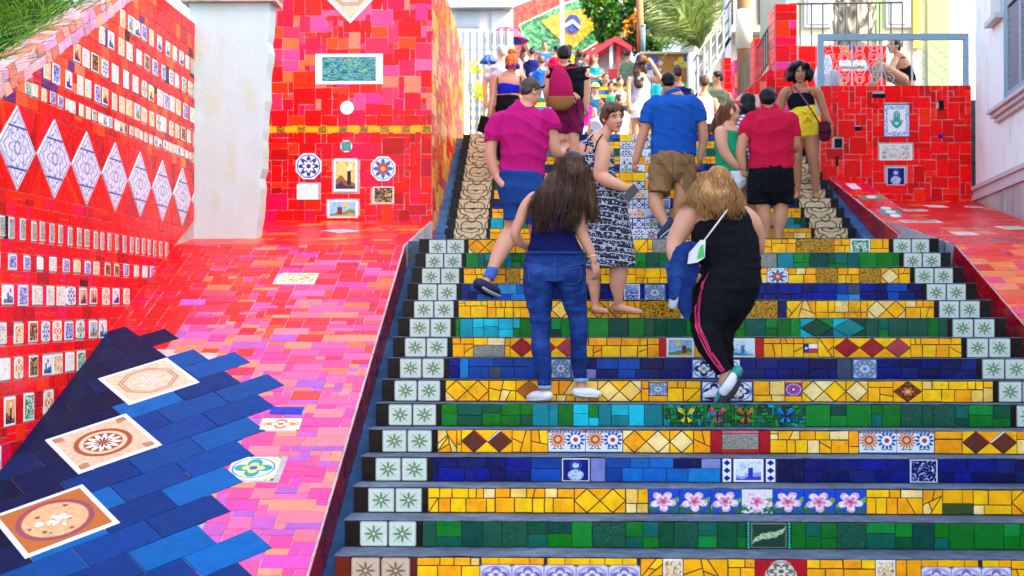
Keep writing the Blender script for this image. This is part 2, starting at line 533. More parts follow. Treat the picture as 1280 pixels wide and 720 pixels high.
def m_flower_pair():
    g = G('sun_flower_tile'); u, v = g.uv()
    c = g.mix(0.0, S3('#d9dde4'), W)
    def fl(c, cx, cy, n, cols, R):
        x = (u - cx) * 1.6; y = v - cy
        r = g.m('SQRT', x * x + y * y); th = g.m('ARCTAN2', y, x)
        pe = g.abs(g.cos(th * (n / 2.0)))
        c = g.mix(g.lt(r, pe * R * 0.45 + R * 0.55, 0.03) * g.gt(r, R * 0.55, 0.03) * g.gt(pe, 0.35, 0.1), c, cols[0])
        c = g.mix(g.lt(r, R * 0.52, 0.03), c, cols[1])
        return g.mix(g.lt(r, R * 0.26, 0.03), c, cols[2])
    c = fl(c, 0.26, 0.60, 16, (S3('#c8721e'), S3('#b05418'), S3('#e8b07a')), 0.42)
    c = fl(c, 0.74, 0.58, 12, (S3('#2b4f9a'), S3('#e4e4ea'), S3('#c8321e')), 0.42)
    lf = g.m('SQRT', (g.abs(g.abs(u - 0.5) - 0.24) - 0.09) * (g.abs(g.abs(u - 0.5) - 0.24) - 0.09) * 2.0 + (v - 0.18) * (v - 0.18) * 6.0)
    c = g.mix(g.lt(lf, 0.09, 0.03), c, S3('#6f8a52'))
    c = g.mix(g.gt(v, 0.90, 0.02), c, S3('#4fa8c0'))
    c = g.mix(g.gt(v, 0.90, 0.02) * g.gt(g.sin(u * 60.0), 0.2, 0.2), c, S3('#b03048'))
    c = g.mix(g.lt(v, 0.05, 0.02), c, S3('#3a62b0'))
    M['sun_flower_tile'] = fin(g, c, 0.2, 0.15)
m_flower_pair()

def m_lily(name, bg):
    g = G(name); u, v, x, y, r, th = polar(g, 1.0, 1.0, 0.48, 0.5)
    p = g.geo(); nz = g.noise(p, 60, 3, 0.6)
    c = g.mix(0.0, bg, bg)
    leaf = g.lt(g.abs(v - 0.42 - (u - 0.5) * 0.35 + (nz - 0.5) * 0.3), 0.09, 0.04)
    c = g.mix(leaf, c, S3('#6fa03a'))
    c = g.mix(g.lt(v, 0.3, 0.03) * g.gt(nz, 0.48, 0.05), c, S3('#2f6a3a'))
    pe = g.m('POWER', g.abs(g.cos(th * 2.5 + 0.6)), 0.7)
    R = pe * 0.27 + 0.16 + (nz - 0.5) * 0.14
    c = g.mix(g.lt(r, R, 0.03), c, S3('#efe6e8'))
    c = g.mix(g.lt(r, R, 0.03) * g.gt(r, R * 0.72, 0.06) * g.gt(nz, 0.47, 0.05), c, S3('#e59ab8'))
    c = g.mix(g.lt(r, R * 0.55, 0.10) * g.gt(nz, 0.40, 0.1), c, S3('#d8789a'))
    c = g.mix(g.lt(r, 0.08, 0.05), c, S3('#c04a78'))
    M[name] = fin(g, c, 0.2, 0.12)
m_lily('lily_tile', S3('#1746b8'))
m_lily('lily_tile_white', S3('#d6d6dc'))

def m_noisepic(name, stops, border=None, scale=7, dist=1.2, bw=0.07):
    """a small hand-painted picture: blotches of paint inside a border, different on every tile"""
    g = G(name); u, v = g.uv(); rn = g.rnd()
    q = g.vec(u + rn * 37.0, v + rn * 11.0, rn * 5.0)
    n = g.noise(q, scale, 4, 0.62, dist)
    c = g.ramp(n, stops, True)
    if border: c = g.mix(edge(g, u, v, bw), c, border)
    M[name] = fin(g, c, 0.22, 0.2)
m_noisepic('pic_blue', [(0, S3('#14246a')), (0.42, S3('#2a4fae')), (0.52, S3('#d8dfea')), (0.60, S3('#4a7ac0'))], S3('#e2e2e6'))
m_noisepic('pic_navy', [(0, S3('#06104a')), (0.5, S3('#0a1a6a')), (0.58, S3('#c8d4ee')), (0.66, S3('#2a4ab0'))], S3('#d0d4e0'), 5, 2.0, 0.045)
m_noisepic('pic_warm', [(0, S3('#7a3a1c')), (0.4, S3('#e0b070')), (0.52, S3('#f0e6d0')), (0.62, S3('#c8502a'))], S3('#ece4d4'))
m_noisepic('pic_multi', [(0, S3('#2a5f9a')), (0.38, S3('#8ab8c8')), (0.47, S3('#ece8dc')), (0.56, S3('#e0b83a')), (0.63, S3('#b83a3a'))], S3('#e6e4da'))
m_noisepic('pic_white', [(0, S3('#6a6f80')), (0.36, S3('#e6e2da')), (0.62, S3('#b8b8b8')), (0.68, S3('#4a4a60'))], S3('#ecebe6'))
m_noisepic('pic_green', [(0, S3('#1a5a3a')), (0.45, S3('#5a9a6a')), (0.53, S3('#e6ead8')), (0.62, S3('#2a6a9a'))], S3('#e2e6da'))
m_noisepic('pic_dark', [(0, S3('#1a1410')), (0.46, S3('#4a3422')), (0.55, S3('#d8b070')), (0.65, S3('#2a2018'))], S3('#e0dccc'))
m_noisepic('ornate_gold', [(0, S3('#140f0a')), (0.47, S3('#c88a10')), (0.53, S3('#e8a818')), (0.60, S3('#1a140c'))], None, 9, 2.5)
m_noisepic('ornate_blue', [(0, S3('#12225a')), (0.44, S3('#e0e4ea')), (0.52, S3('#1a3a8a')), (0.58, S3('#c8d4e4')), (0.64, S3('#c8a03a'))], None, 6, 3.0)
m_noisepic('granular', [(0, S3('#3a3a38')), (0.45, S3('#a8a698')), (0.52, S3('#55524a')), (0.6, S3('#c8c4b0'))], None, 22, 1.0)
m_noisepic('relief_green', [(0, S3('#0c3a2a')), (0.48, S3('#1c5a40')), (0.56, S3('#0a4a3a')), (0.64, S3('#4a7a58'))], None, 12, 2.0)
m_noisepic('delft', [(0, S3('#2a5aa8')), (0.40, S3('#c8d8ea')), (0.58, S3('#8ab0d8')), (0.66, S3('#2a5aa8'))], S3('#5a86c4'), 7, 1.5, 0.05)
m_noisepic('bluegreen_panel', [(0, S3('#1a5a6a')), (0.44, S3('#3a8a9a')), (0.52, S3('#8ab86a')), (0.58, S3('#1a4a7a'))], S3('#e6e8e8'), 5, 3.0, 0.10)
m_noisepic('black_white_strip', [(0, S3('#0e0e10')), (0.48, S3('#e0ded8')), (0.54, S3('#101014')), (0.60, S3('#dad8d2'))], S3('#d8d4cc'), 7, 2.5, 0.06)

def m_leaf_relief():
    g = G('leaf_relief_tile'); u, v, x, y, r, th = polar(g)
    p = g.geo(); nz = g.noise(p, 50, 3)
    a = x * 0.8 + y * 0.6; b = x * -0.6 + y * 0.8
    ww = g.abs(g.sin(a * 14.0)) * 0.07 + 0.10
    leaf = g.lt(g.abs(b + g.sin(a * 5.0) * 0.08), ww * (1.0 - g.abs(a) * 1.5), 0.03)
    c = g.mix(leaf, S3('#1c3a30'), S3('#a8bd94'))
    c = g.mix(leaf * g.band(g.fr(a * 5.0), 0.5, 0.08, 0.1), c, S3('#5a7a58'))
    c = g.mix(edge(g, u, v, 0.05), c, S3('#5a7058'))
    M['leaf_relief_tile'] = fin(g, c, 0.25, 0.2, bump=leaf + nz * 0.3, bs=0.6)
m_leaf_relief()

def m_lace():
    g = G('lace_tile'); u, v, x, y, r, th = polar(g)
    d = g.abs(x) + g.abs(y)
    p = g.geo()
    ln = g.band(d, 0.45, 0.012, 0.012)
    ln = g.mx(ln, g.band(d + g.sin(th * 12.0) * 0.02, 0.36, 0.014, 0.015))
    pe = g.abs(g.cos(th * 4.0))
    ln = g.mx(ln, g.band(r, pe * 0.10 + 0.12, 0.014, 0.015))
    ln = g.mx(ln, g.band(r, 0.07, 0.012, 0.012))
    ln = g.mx(ln, g.band(r, pe * 0.04 + 0.055, 0.01, 0.012))
    dots = g.lt(g.vor(g.vec(u, v, 0.0), 22.0), 0.22, 0.1) * g.gt(d, 0.24) * g.lt(d, 0.34)
    curl = g.band(g.noise(g.vec(u, v, 0.0), 16, 2, 0.5, 1.5), 0.5, 0.025, 0.03) * 0.8
    c = g.mix(g.mx(ln, g.mx(dots * 0.7, curl)) * 0.8, S3('#dcdcea'), S3('#3f3f8a'))
    c = g.mix(g.band(g.abs(y), 0.24, 0.012, 0.01) * g.lt(g.abs(x), 0.24), c, S3('#3a3a90'))
    M['lace_tile'] = fin(g, c, 0.2, 0.1)
m_lace()

def m_bigdecor(name, cols, kind):
    g = G(name); u, v, x, y, r, th = polar(g)
    p = g.geo(); nz = g.noise(p, 30, 4, 0.65)
    a, b, c2, c3 = cols
    c = g.mix(g.gt(nz, 0.5, 0.1), a, tuple(q * 0.8 for q in a))
    if kind == 0:
        d8 = g.mx(g.mx(g.abs(x), g.abs(y)), (g.abs(x) + g.abs(y)) * 0.72)
        c = g.mix(g.band(d8, 0.36, 0.012, 0.012), c, b)
        c = g.mix(g.band(d8, 0.32, 0.012, 0.012), c, b)
        pt = g.lt(r, g.abs(g.cos(th * 3.0)) * 0.1 + 0.07, 0.02) * g.gt(g.sin(th * 12.0) + nz, 0.5, 0.2)
        c = g.mix(pt * 0.7, c, c3)
    elif kind == 1:
        c = g.mix(g.lt(r, 0.33, 0.015), c, b)
        c = g.mix(g.lt(r, 0.27, 0.015), c, a)
        c = g.mix(g.lt(r, 0.22, 0.015), c, b)
        pt = g.abs(g.cos(th * 6.0))
        c = g.mix(g.lt(r, pt * 0.12 + 0.09, 0.015), c, c2)
        c = g.mix(g.lt(r, pt * 0.09 + 0.03, 0.015), c, c3)
        c = g.mix(g.lt(r, 0.045, 0.01), c, b)
        cr = g.m('SQRT', (g.abs(x) - 0.44) * (g.abs(x) - 0.44) + (g.abs(y) - 0.44) * (g.abs(y) - 0.44))
        c = g.mix(g.lt(cr, g.abs(g.sin(th * 10.0)) * 0.1 + 0.06, 0.02) * 0.7, c, b)
    else:
        c = g.mix(g.gt(r, 0.40, 0.02), c, b)
        c = g.mix(g.band(r, 0.37, 0.035, 0.02), c, c2)
        fl = g.vor(g.vec(u, v, 0.0), 9.0)
        c = g.mix(g.lt(fl, 0.28, 0.1) * g.lt(r, 0.30), c, c2)
        c = g.mix(g.lt(r, g.abs(g.cos(th * 2.0)) * 0.16 + 0.05, 0.02) * g.lt(fl, 0.42, 0.08), c, c3)
    c = g.mix(edge(g, u, v, 0.055, 0.008), c, S3('#dfe2ee'))
    c = g.mix(edge(g, u, v, 0.055, 0.008) * g.gt(nz, 0.6, 0.05) * 0.4, c, S3('#a8a8b8'))
    c = g.mix(g.mx(g.band(u, 0.5, 0.003, 0.004), g.band(v, 0.5, 0.003, 0.004)) * 0.6, c, S3('#8a7a6a'))
    M[name] = fin(g, c, 0.15, 0.15)
m_bigdecor('floor_tile_octagon', (S3('#d6bfa0'), S3('#a87a5a'), S3('#e8dcc8'), S3('#c8ccd0')), 0)
m_bigdecor('floor_tile_sunburst', (S3('#d8b596'), S3('#8f4a28'), S3('#e8dcd0'), S3('#5a2a14')), 1)
m_bigdecor('floor_tile_wreath', (S3('#d8a878'), S3('#a8602a'), S3('#8a4650'), S3('#e0dce4')), 2)

def m_hand():
    g = G('hand_tile'); u, v, x, y, r, th = polar(g)
    c = g.mix(0.0, S3('#e4e6e8'), W)
    hand = g.lt(g.m('SQRT', x * x * 1.2 + (y + 0.06) * (y + 0.06)), 0.17, 0.02)
    for i, cx in enumerate((-0.10, -0.035, 0.035, 0.10)):
        hh = 0.30 if i in (1, 2) else 0.24
        hand = g.mx(hand, g.lt(g.abs(x - cx), 0.028, 0.01) * g.lt(g.abs(y - 0.08), hh - 0.08, 0.02))
    hand = g.mx(hand, g.band(g.m('SQRT', x * x + (y - 0.02) * (y - 0.02)), 0.20, 0.03, 0.02) * g.lt(y, 0.03))
    c = g.mix(hand, c, S3('#3f9a86'))
    c = g.mix(g.lt(g.m('SQRT', x * x + (y + 0.08) * (y + 0.08) * 3.0), 0.08, 0.02), c, S3('#c8d8d8'))
    bd = g.gt(g.mx(g.abs(x), g.abs(y)), 0.34, 0.01) * g.lt(g.mx(g.abs(x), g.abs(y)), 0.45, 0.01)
    c = g.mix(bd * g.gt(g.noise(g.vec(u, v, 0.0), 24, 2), 0.52, 0.03), c, S3('#2a4a9a'))
    c = g.mix(edge(g, u, v, 0.03), c, S3('#2a3f8a'))
    M['hand_tile'] = fin(g, c, 0.2, 0.1)
m_hand()

def m_lozenge():
    g = G('lozenge_strip'); u, v = g.uv()
    d = g.abs(u - 0.5) * 1.2 + g.abs(g.fr(v * 3.0) - 0.5)
    c = g.mix(g.lt(d, 0.40, 0.03), S3('#dfe2ec'), S3('#14208a'))
    c = g.mix(g.lt(g.mn(u, 1.0 - u), 0.10, 0.02), c, S3('#14208a'))
    M['lozenge_strip'] = fin(g, c)
m_lozenge()
def m_flag():
    g = G('small_flag_tile'); u, v = g.uv()
    c = g.mix(g.gt(v, 0.5, 0.02), S3('#c03040'), S3('#e6e4e4'))
    c = g.mix(g.lt(u, 0.36, 0.02), c, S3('#1c2f80'))
    st = g.m('SQRT', (u - 0.18) * (u - 0.18) * 2.0 + (v - 0.5) * (v - 0.5))
    c = g.mix(g.lt(st, 0.13, 0.04), c, S3('#e6e6ea'))
    M['small_flag_tile'] = fin(g, c)
m_flag()
def m_checker():
    g = G('checker_tile'); u, v = g.uv()
    k = g.gt(g.fr(u * 6.0) - 0.5, 0.0, 0.05); l = g.gt(g.fr(v * 6.0) - 0.5, 0.0, 0.05)
    x = g.abs(k - l)
    M['checker_tile'] = fin(g, g.mix(x, S3('#dfe2e0'), S3('#4a5a5a')))
m_checker()
def m_black_yellow():
    g = G('gold_black_border'); u, v, x, y, r, th = polar(g)
    n = g.noise(g.vec(u, v, g.rnd()), 9, 2, 0.5, 2.0)
    k = g.lt(g.mx(g.abs(x) * 1.0, g.abs(y)), 0.40, 0.02)
    c = g.mix(k * g.gt(n, 0.48, 0.04), S3('#e0a010'), S3('#1a140c'))
    M['gold_black_border'] = fin(g, c)
m_black_yellow()
def m_scene(name, pal):
    g = G(name); u, v = g.uv(); rn = g.rnd()
    hill = g.sin(u * 6.0 + rn * 40.0) * .10 + .36 + g.sin(u * 15.0 + rn * 90.0) * .04
    c = g.mix(g.lt(v, hill, .03), pal[0], pal[1])
    c = g.mix(g.lt(v, hill * .55, .03), c, pal[2])
    cx = g.fr(rn * 7.3) * .5 + .25
    d = g.m('SQRT', (u - cx) * (u - cx) + (v - .72) * (v - .72) * .6)
    c = g.mix(g.lt(d, .10, .03), c, pal[3])
    bx_ = g.fr(rn * 13.7) * .4 + .3
    tw = g.lt(g.abs(u - bx_), .08, .02) * g.lt(v, .62, .02) * g.gt(v, .2, .02)
    c = g.mix(tw, c, pal[4])
    c = g.hsv(c, g.fr(rn * 5.1) * .12 + .44, 1.0, 1.0)
    c = g.mix(g.gt(g.noise(g.vec(u + rn * 9.0, v, rn), 12, 3), .60, .04) * .6, c, pal[4])
    M[name] = fin(g, g.mix(edge(g, u, v, .08), c, S3('#e6e4de')), .22, .2)
m_scene('pic_scene', (S3('#8fb4d8'), S3('#5a8a4a'), S3('#c8a860'), S3('#e8d060'), S3('#7a3a2a')))
m_scene('pic_coast', (S3('#dfe4e8'), S3('#2f5fa8'), S3('#1a3a80'), S3('#d86a3a'), S3('#20306a')))
m_scene('pic_dusk', (S3('#e8b070'), S3('#8a4a3a'), S3('#3a2a4a'), S3('#f0e0b0'), S3('#2a1a20')))
m_scene('pic_delft', (S3('#d4dfec'), S3('#8fb2dc'), S3('#3a68b0'), S3('#b8cce4'), S3('#2a56a4')))
m_rosette('azulejo', S3('#dfe4ea'), S3('#16307a'), S3('#e4e8ee'), S3('#c89a30'), 4, S3('#1c3c8a'), S3('#22409a'))
def m_figure():
    g = G('figure_tile'); u, v, x, y, r, th = polar(g)
    n = g.noise(g.vec(u, v, 0.0), 14, 3, .6, 1.0)
    head = g.lt(g.m('SQRT', x * x + (y - .20) * (y - .20)), .12, .03)
    body = g.lt(g.m('SQRT', x * x * .9 + (y + .22) * (y + .22) * 1.3) + (n - .5) * .12, .27, .04)
    halo = g.band(g.m('SQRT', x * x + (y - .20) * (y - .20)), .20, .03, .03)
    c = g.mix(halo * .6, S3('#0a1668'), S3('#2a4ab8'))
    c = g.mix(g.mx(head, body) * g.gt(n, .42, .08), c, S3('#b8ccec'))
    M['figure_tile'] = fin(g, g.mix(edge(g, u, v, .04), c, S3('#d0d6e4')), .2, .1)
m_figure()
PICS = ['pic_scene', 'pic_scene', 'pic_coast', 'pic_coast', 'pic_dusk', 'rosette_blue', 'rosette_teal', 'rosette_orange', 'pic_blue', 'pic_blue', 'pic_warm', 'pic_warm', 'pic_multi', 'pic_white', 'pic_multi', 'pic_green', 'pic_dark', 'pic_multi']
# ------------------------------------------------------------------ palettes
cs = lambda s: [S3(h) for h in s.split()]
RED = cs('d0121c e01a1c c20e1a ea2e16 a80a22 d2143a ee3e16 c8141c e4141c b80c34 f04a1c')
REDP = cs('d81a36 e0264a cc1a30 e23a2c d42a50 e4402e c8163a dc2040')
PINK = cs('e0567e d64a7e e8688c c84c90 a45aa4 e4707a de5c88 d0507e b45a9c e87c80 e68a70')
CORAL = cs('de4a36 da3c36 e45c48 de4458 e87050 d43c54 e25438 dc4c62 e8806a')
REDO = cs('d2301c e04422 c82418 e8582c d83a2a cc2a22 e46838 e07a50')
YEL = cs('f8b204 f2a802 fabc0c f0a000 fcc010 f6ac04')
YELP = cs('efcb84 e9bf72 f0d498')
GRN = cs('0b4a30 0f6428 127430 0d5446 0a3e34 157a3a 0e5a50 0f6a24')
TUR = cs('148088 1f98a4 2aa8b8 127078 3ab0bc')
NAVY = cs('0a1048 0e1660 101c74 0b1454 121240 0c1a5a 15205a')
BLUE = cs('1a4490 235aa0 183a80 2f72ac 2660a4 4484b0')
BLU2 = cs('05427a 043a74 074e86 05346a 08548c 042e60')
BLUD = cs('061a3c 082246 0c1e40 051632 141c3a')

# ------------------------------------------------------------------ ground
gm = MB()
gm.add([(-400, -200, 0), (400, -200, 0), (400, 600, 0), (-400, 600, 0)], [(0, 1, 2, 3)])
structure(gm.build('ground', 'ground'))

XL, XR = -1.12, 3.48
R0, D0, Y0, T0 = 0.1375, 0.32, 7.008, 0.395
def ypos(k): return Y0 + D0 * k
def ztop(k): return T0 + R0 * k
def nos(Y): return T0 + (R0 / D0) * (Y - Y0)
SL = R0 / D0

def tread_mesh(x0, x1, y, depth, z, th=0.005, over=0.004, seg=70):
    prof = [(over * 0.2, -th), (-over, -th * 0.8), (-over - 0.002, -th * 0.35), (-over + 0.004, -0.0005), (0.02, 0.0008), (depth * 0.5, -0.007), (depth, -0.016)]
    V = []; F = []
    for i in range(seg + 1):
        x = x0 + (x1 - x0) * i / seg
        jy = random.gauss(0, 0.0016) + 0.003 * math.sin(x * 2.3 + z * 9); jz = random.gauss(0, 0.0010) + 0.0022 * math.sin(x * 1.7 + z * 31)
        for (a, b) in prof:
            V.append((x, y + a + (jy if a < 0.05 else 0), z + b + jz * (1 if a < 0.05 else 0.4)))
    n = len(prof)
    for i in range(seg):
        for j in range(n - 1):
            F.append((i * n + j, (i + 1) * n + j, (i + 1) * n + j + 1, i * n + j + 1))
    F.append(tuple(range(n))); F.append(tuple(seg * n + j for j in range(n))[::-1])
    return V, F

def make_step(y, depth, z0, z1, x0=XL, x1=XR, name='stone_step'):
    b = MB(); yb = y + depth + .02
    b.prism([(x0, y, z0 - .06), (x0, y, z1 - .0046), (x0, yb, z1 - .024), (x0, yb, z0 - .06)], (x1 - x0, 0, 0))
    o = structure(b.build(name, 'grout_dark'))
    V, F = tread_mesh(x0 - 0.006, x1 + 0.006, y, depth + 0.004, z1)
    mesh_obj('tread', V, F, 'cement', o, True)
    return o, Tiles(o, (0, y, z0), (1, 0, 0), (0, 0, 1), (0, -1, 0), mat='riser_glaze', gap=0.0016, t=0.006)

# --- fills for a riser from u0 to u1, height h
def f_yellow(T, u0, u1, h, pale=0.12):
    u = u0; T0_ = T.gap; T.gap = .0030
    col = lambda: vary(pick(YELP) if random.random() < pale else pick(YEL), 0.06)
    while u < u1 - 0.012:
        left = u1 - u
        kind = random.random()
        if kind < 0.24 and left > 0.24:                      # a pair of tiles set on their points
            n = pick([1, 2, 2]); dw = h * 1.02
            w = n * dw
            if w > left: n = 1; w = dw
            for i in range(n):
                a = u + i * dw; m = a + dw / 2
                T.add([(m, 0.004), (a + dw, h / 2), (m, h - 0.004), (a, h / 2)], col())
            for i in range(n + 1):
                m0 = u + i * dw
                l, r = max(u, m0 - dw / 2), min(u + w, m0 + dw / 2)
                for s in (0, 1):
                    y = 0.002 if s == 0 else h - 0.002
                    T.add([(l, y), (r, y), (m0, h / 2)], col())
            u += w
        elif kind < 0.42 and left > 0.1:                     # broken shards
            w = min(left, random.uniform(0.12, 0.24))
            for q in crack(rect(u, u + w, 0.002, h - 0.002), random.randint(2, 5)): T.add(q, col(), gap=0.0032)
            u += w
        else:
            w = min(left, random.uniform(0.22, 0.5))
            if left - w < 0.06: w = left
            sp = h * random.uniform(0.58, 0.70)
            if random.random() < 0.3: sp = h - sp
            for (v0, v1) in ((0.002, sp), (sp, h - 0.002)):
                a = u
                while a < u + w - 1e-4:
                    b = a + random.uniform(0.05, 0.14)
                    if u + w - b < 0.045: b = u + w
                    if random.random() < 0.10:
                        for q in crack(rect(a, b, v0, v1), 1): T.add(q, col())
                    else: T.add(rect(a, b, v0, v1, 0.0016), col())
                    a = b
            u += w
    T.gap = T0_
def f_cols(T, u0, u1, h, pal, split=0.55, wmin=0.07, wmax=0.17, pat=None):
    u = u0
    while u < u1 - 0.01:
        b = u + random.uniform(wmin, wmax)
        if u1 - b < 0.05: b = u1
        r = random.random()
        if r < split:
            s = h * random.uniform(0.38, 0.6)
            T.add(rect(u, b, 0.002, s, 0.001), vary(pick(pal)))
            if b - u > 0.13 and random.random() < 0.35:
                m = u + (b - u) * random.uniform(0.35, 0.65)
                T.add(rect(u, m, s, h - 0.002, 0.001), vary(pick(pal))); T.add(rect(m, b, s, h - 0.002, 0.001), vary(pick(pal)))
            else: T.add(rect(u, b, s, h - 0.002, 0.001), vary(pick(pal)))
        elif pat and r < split + 0.18: T.add(rect(u, b, 0.002, h - 0.002), None, mat=pat)
        else: T.add(rect(u, b, 0.002, h - 0.002, 0.001), vary(pick(pal)))
        u = b
def f_bond(T, u0, u1, h, pal):
    s = h * 0.5
    u = u0
    while u < u1 - 0.01:
        w = min(u1 - u, random.uniform(0.35, 0.8))
        if u1 - u - w < 0.08: w = u1 - u
        if random.random() < 0.30:
            b = min(w, random.uniform(0.06, 0.11)); T.add(rect(u, u + b, 0.002, h - 0.002), vary(pick(pal))); u += b; continue
        ss = s + random.uniform(-0.015, 0.015)
        for (v0, v1) in ((0.002, ss), (ss, h - 0.002)):
            a = u
            while a < u + w - 1e-4:
                b = a + random.uniform(0.08, 0.19)
                if u + w - b < 0.05: b = u + w
                T.add(rect(a, b, v0, v1, 0.001), vary(pick(pal)))
                a = b
        u += w
def f_diam(T, u0, u1, h, cols, lines=False):
    """row of contrasting diamonds on yellow"""
    n = len(cols); dw = (u1 - u0) / n
    for i, c in enumerate(cols):
        a = u0 + i * dw; m = a + dw / 2
        pts = [(m, 0.003), (a + dw, h / 2), (m, h - 0.003), (a, h / 2)]
        if isinstance(c, str): T.add(pts, None, mat=c, t=0.009)
        else: T.add(pts, c, t=0.009)
    for i in range(n + 1):
        m0 = u0 + i * dw; l, r = max(u0, m0 - dw / 2), min(u1, m0 + dw / 2)
        T.add([(l, 0.002), (r, 0.002), (m0, h / 2)], vary(pick(YEL), .05)); T.add([(l, h - 0.002), (r, h - 0.002), (m0, h / 2)], vary(pick(YEL), .05))
def f_butterfly(T, u0, u1, h):
    """fine green mosaic with four butterflies laid in it"""
    bf = [(u0 + (u1 - u0) * f, c) for f, c in ((0.16, S3('#e8c84a')), (0.38, S3('#c04a6a')), (0.58, S3('#d8702a')), (0.86, S3('#2f7ad0')))]
    for (a, b, c, d) in pack(u0, u1, 0.002, h - 0.002, 0.022, [(1, 1), (2, 1), (1, 2)]):
        T.add(rect(a, b, c, d, 0.006), vary(pick(GRN + TUR[:2] + GRN), 0.25), gap=0.0012, name='shard', tilt=0.03)
    for (cx, c) in bf:
        cy = h * 0.5; s = 0.055
        for q in ([(0, 0), (-s, s * .95), (-s * .55, s * .9)], [(0, 0), (s * .55, s * .9), (s, s * .95)], [(0, -.004), (-s * .95, s * .5), (-s, s * .9)], [(0, -.004), (s, s * .9), (s * .95, s * .5)],
                  [(-.004, -.006), (-s * .7, -s * .6), (-s * .25, -s * .9)], [(.004, -.006), (s * .25, -s * .9), (s * .7, -s * .6)]):
            T.add([(cx + a, cy + b) for a, b in q], vary(c, 0.25), t=0.0105, gap=0.0006, name='butterfly_wing')
        T.add([(cx - .005, cy - s * .7), (cx + .005, cy - s * .7), (cx + .004, cy + s * .5), (cx - .004, cy + s * .5)], S3('#20180f'), t=0.012, gap=0.0, name='butterfly_body')

STAR = 0
def end_tiles(T, h, rust=False):
    """black end piece, two star tiles and a black sliver at each end of a riser"""
    bk = lambda: vary(S3('#16110f') if not rust else S3('#5a2018'), 0.3)
    for side in (0, 1):
        X = (lambda a: XL + a) if side == 0 else (lambda a: XR - a)
        sp = [(0.002, 0.084, 'b'), (0.086, 0.243, 's'), (0.246, 0.404, 's'), (0.406, 0.436, 'b')]
        for a, b, k in sp:
            x0, x1 = sorted((X(a), X(b)))
            if k == 'b': T.add(rect(x0, x1, 0.003, h - 0.003, 0.002), bk(), gap=0.001)
            else:
                c = random.uniform(0.006, 0.014)
                hh = h - 0.002
                pts = [(x0 + c, 0.002), (x1 - c, 0.002), (x1, 0.002 + c), (x1, hh - c), (x1 - c, hh), (x0 + c, hh), (x0, hh - c), (x0, 0.002 + c)]
                T.add(pts, None, mat='star_tile_rust' if rust else 'star_tile', name='star_tile', share=('star', rust, pick([0, 1, 2])), t=0.009)

U = lambda k, px: PXx(px, ypos(k))
SPEC = {
 -1: [('rust', 0, 0), ('lilac', 600, 800), ('pic_warm', 828, 853), ('redmed', 943, 1007), ('pic_warm', 1093, 1118), ('lilac', 1150, 1262)],
 0: [('leaf', 932, 988), ('relief_green', 740, 782), ('relief_green', 842, 872)],
 1: [('lily', 810, 1082), ('mossy', 1177, 1215)],
 2: [('navydark', 548, 664), ('bluelight', 664, 701), ('figure_tile', 702, 737), ('bluelight', 738, 900), ('loz', 901, 915), ('pic_delft', 916, 954), ('loz', 955, 970), ('navydark', 971, 1136), ('pic_navy', 1136, 1171), ('navydark', 1171, 1268)],
 3: [('brown2', 577, 640), ('sunf', 685, 778), ('redgran', 888, 962), ('sunf', 1073, 1167), ('brown2', 1202, 1270)],
 4: [('turq', 665, 828), ('butter', 829, 1006)],
 5: [('brownrel', 645, 678), ('bluelow', 811, 834), ('ornate_blue', 876, 941), ('violet', 981, 1002), ('brownros', 1116, 1152)],
 6: [('bluelight', 575, 670), ('medallion_grey', 688, 714), ('bluelight', 714, 745), ('ornate_blue', 864, 926), ('bluelight', 1046, 1064), ('medallion_grey', 1065, 1096)],
 7: [('granlow', 592, 631), ('red3', 638, 724), ('rgr', 824, 868), ('crest', 913, 954), ('flag', 1004, 1022), ('red3', 1042, 1138)],
 8: [('turq', 575, 650), ('gdiam', 1000, 1082)],
 9: [('ornate_gold', 800, 850), ('ornate_gold', 929, 972), ('navycol', 973, 983)],
 10: [('bluelight', 596, 662), ('pic_blue', 780, 800), ('medallion_grey', 805, 832), ('bluelight', 1046, 1075)],
 11: [('ornate_gold', 632, 650), ('rosette_red', 959, 985), ('ornate_gold', 1020, 1047), ('ornate_gold', 1074, 1101)],
 12: [('turq', 606, 640), ('granular', 950, 971), ('turq', 972, 992)],
 13: [('ornate_gold', 995, 1043), ('pic_green', 1063, 1088), ('granular', 816, 845)],
}
KIND = lambda k: 'g' if k % 4 == 0 else ('b' if k % 4 == 2 else 'y')
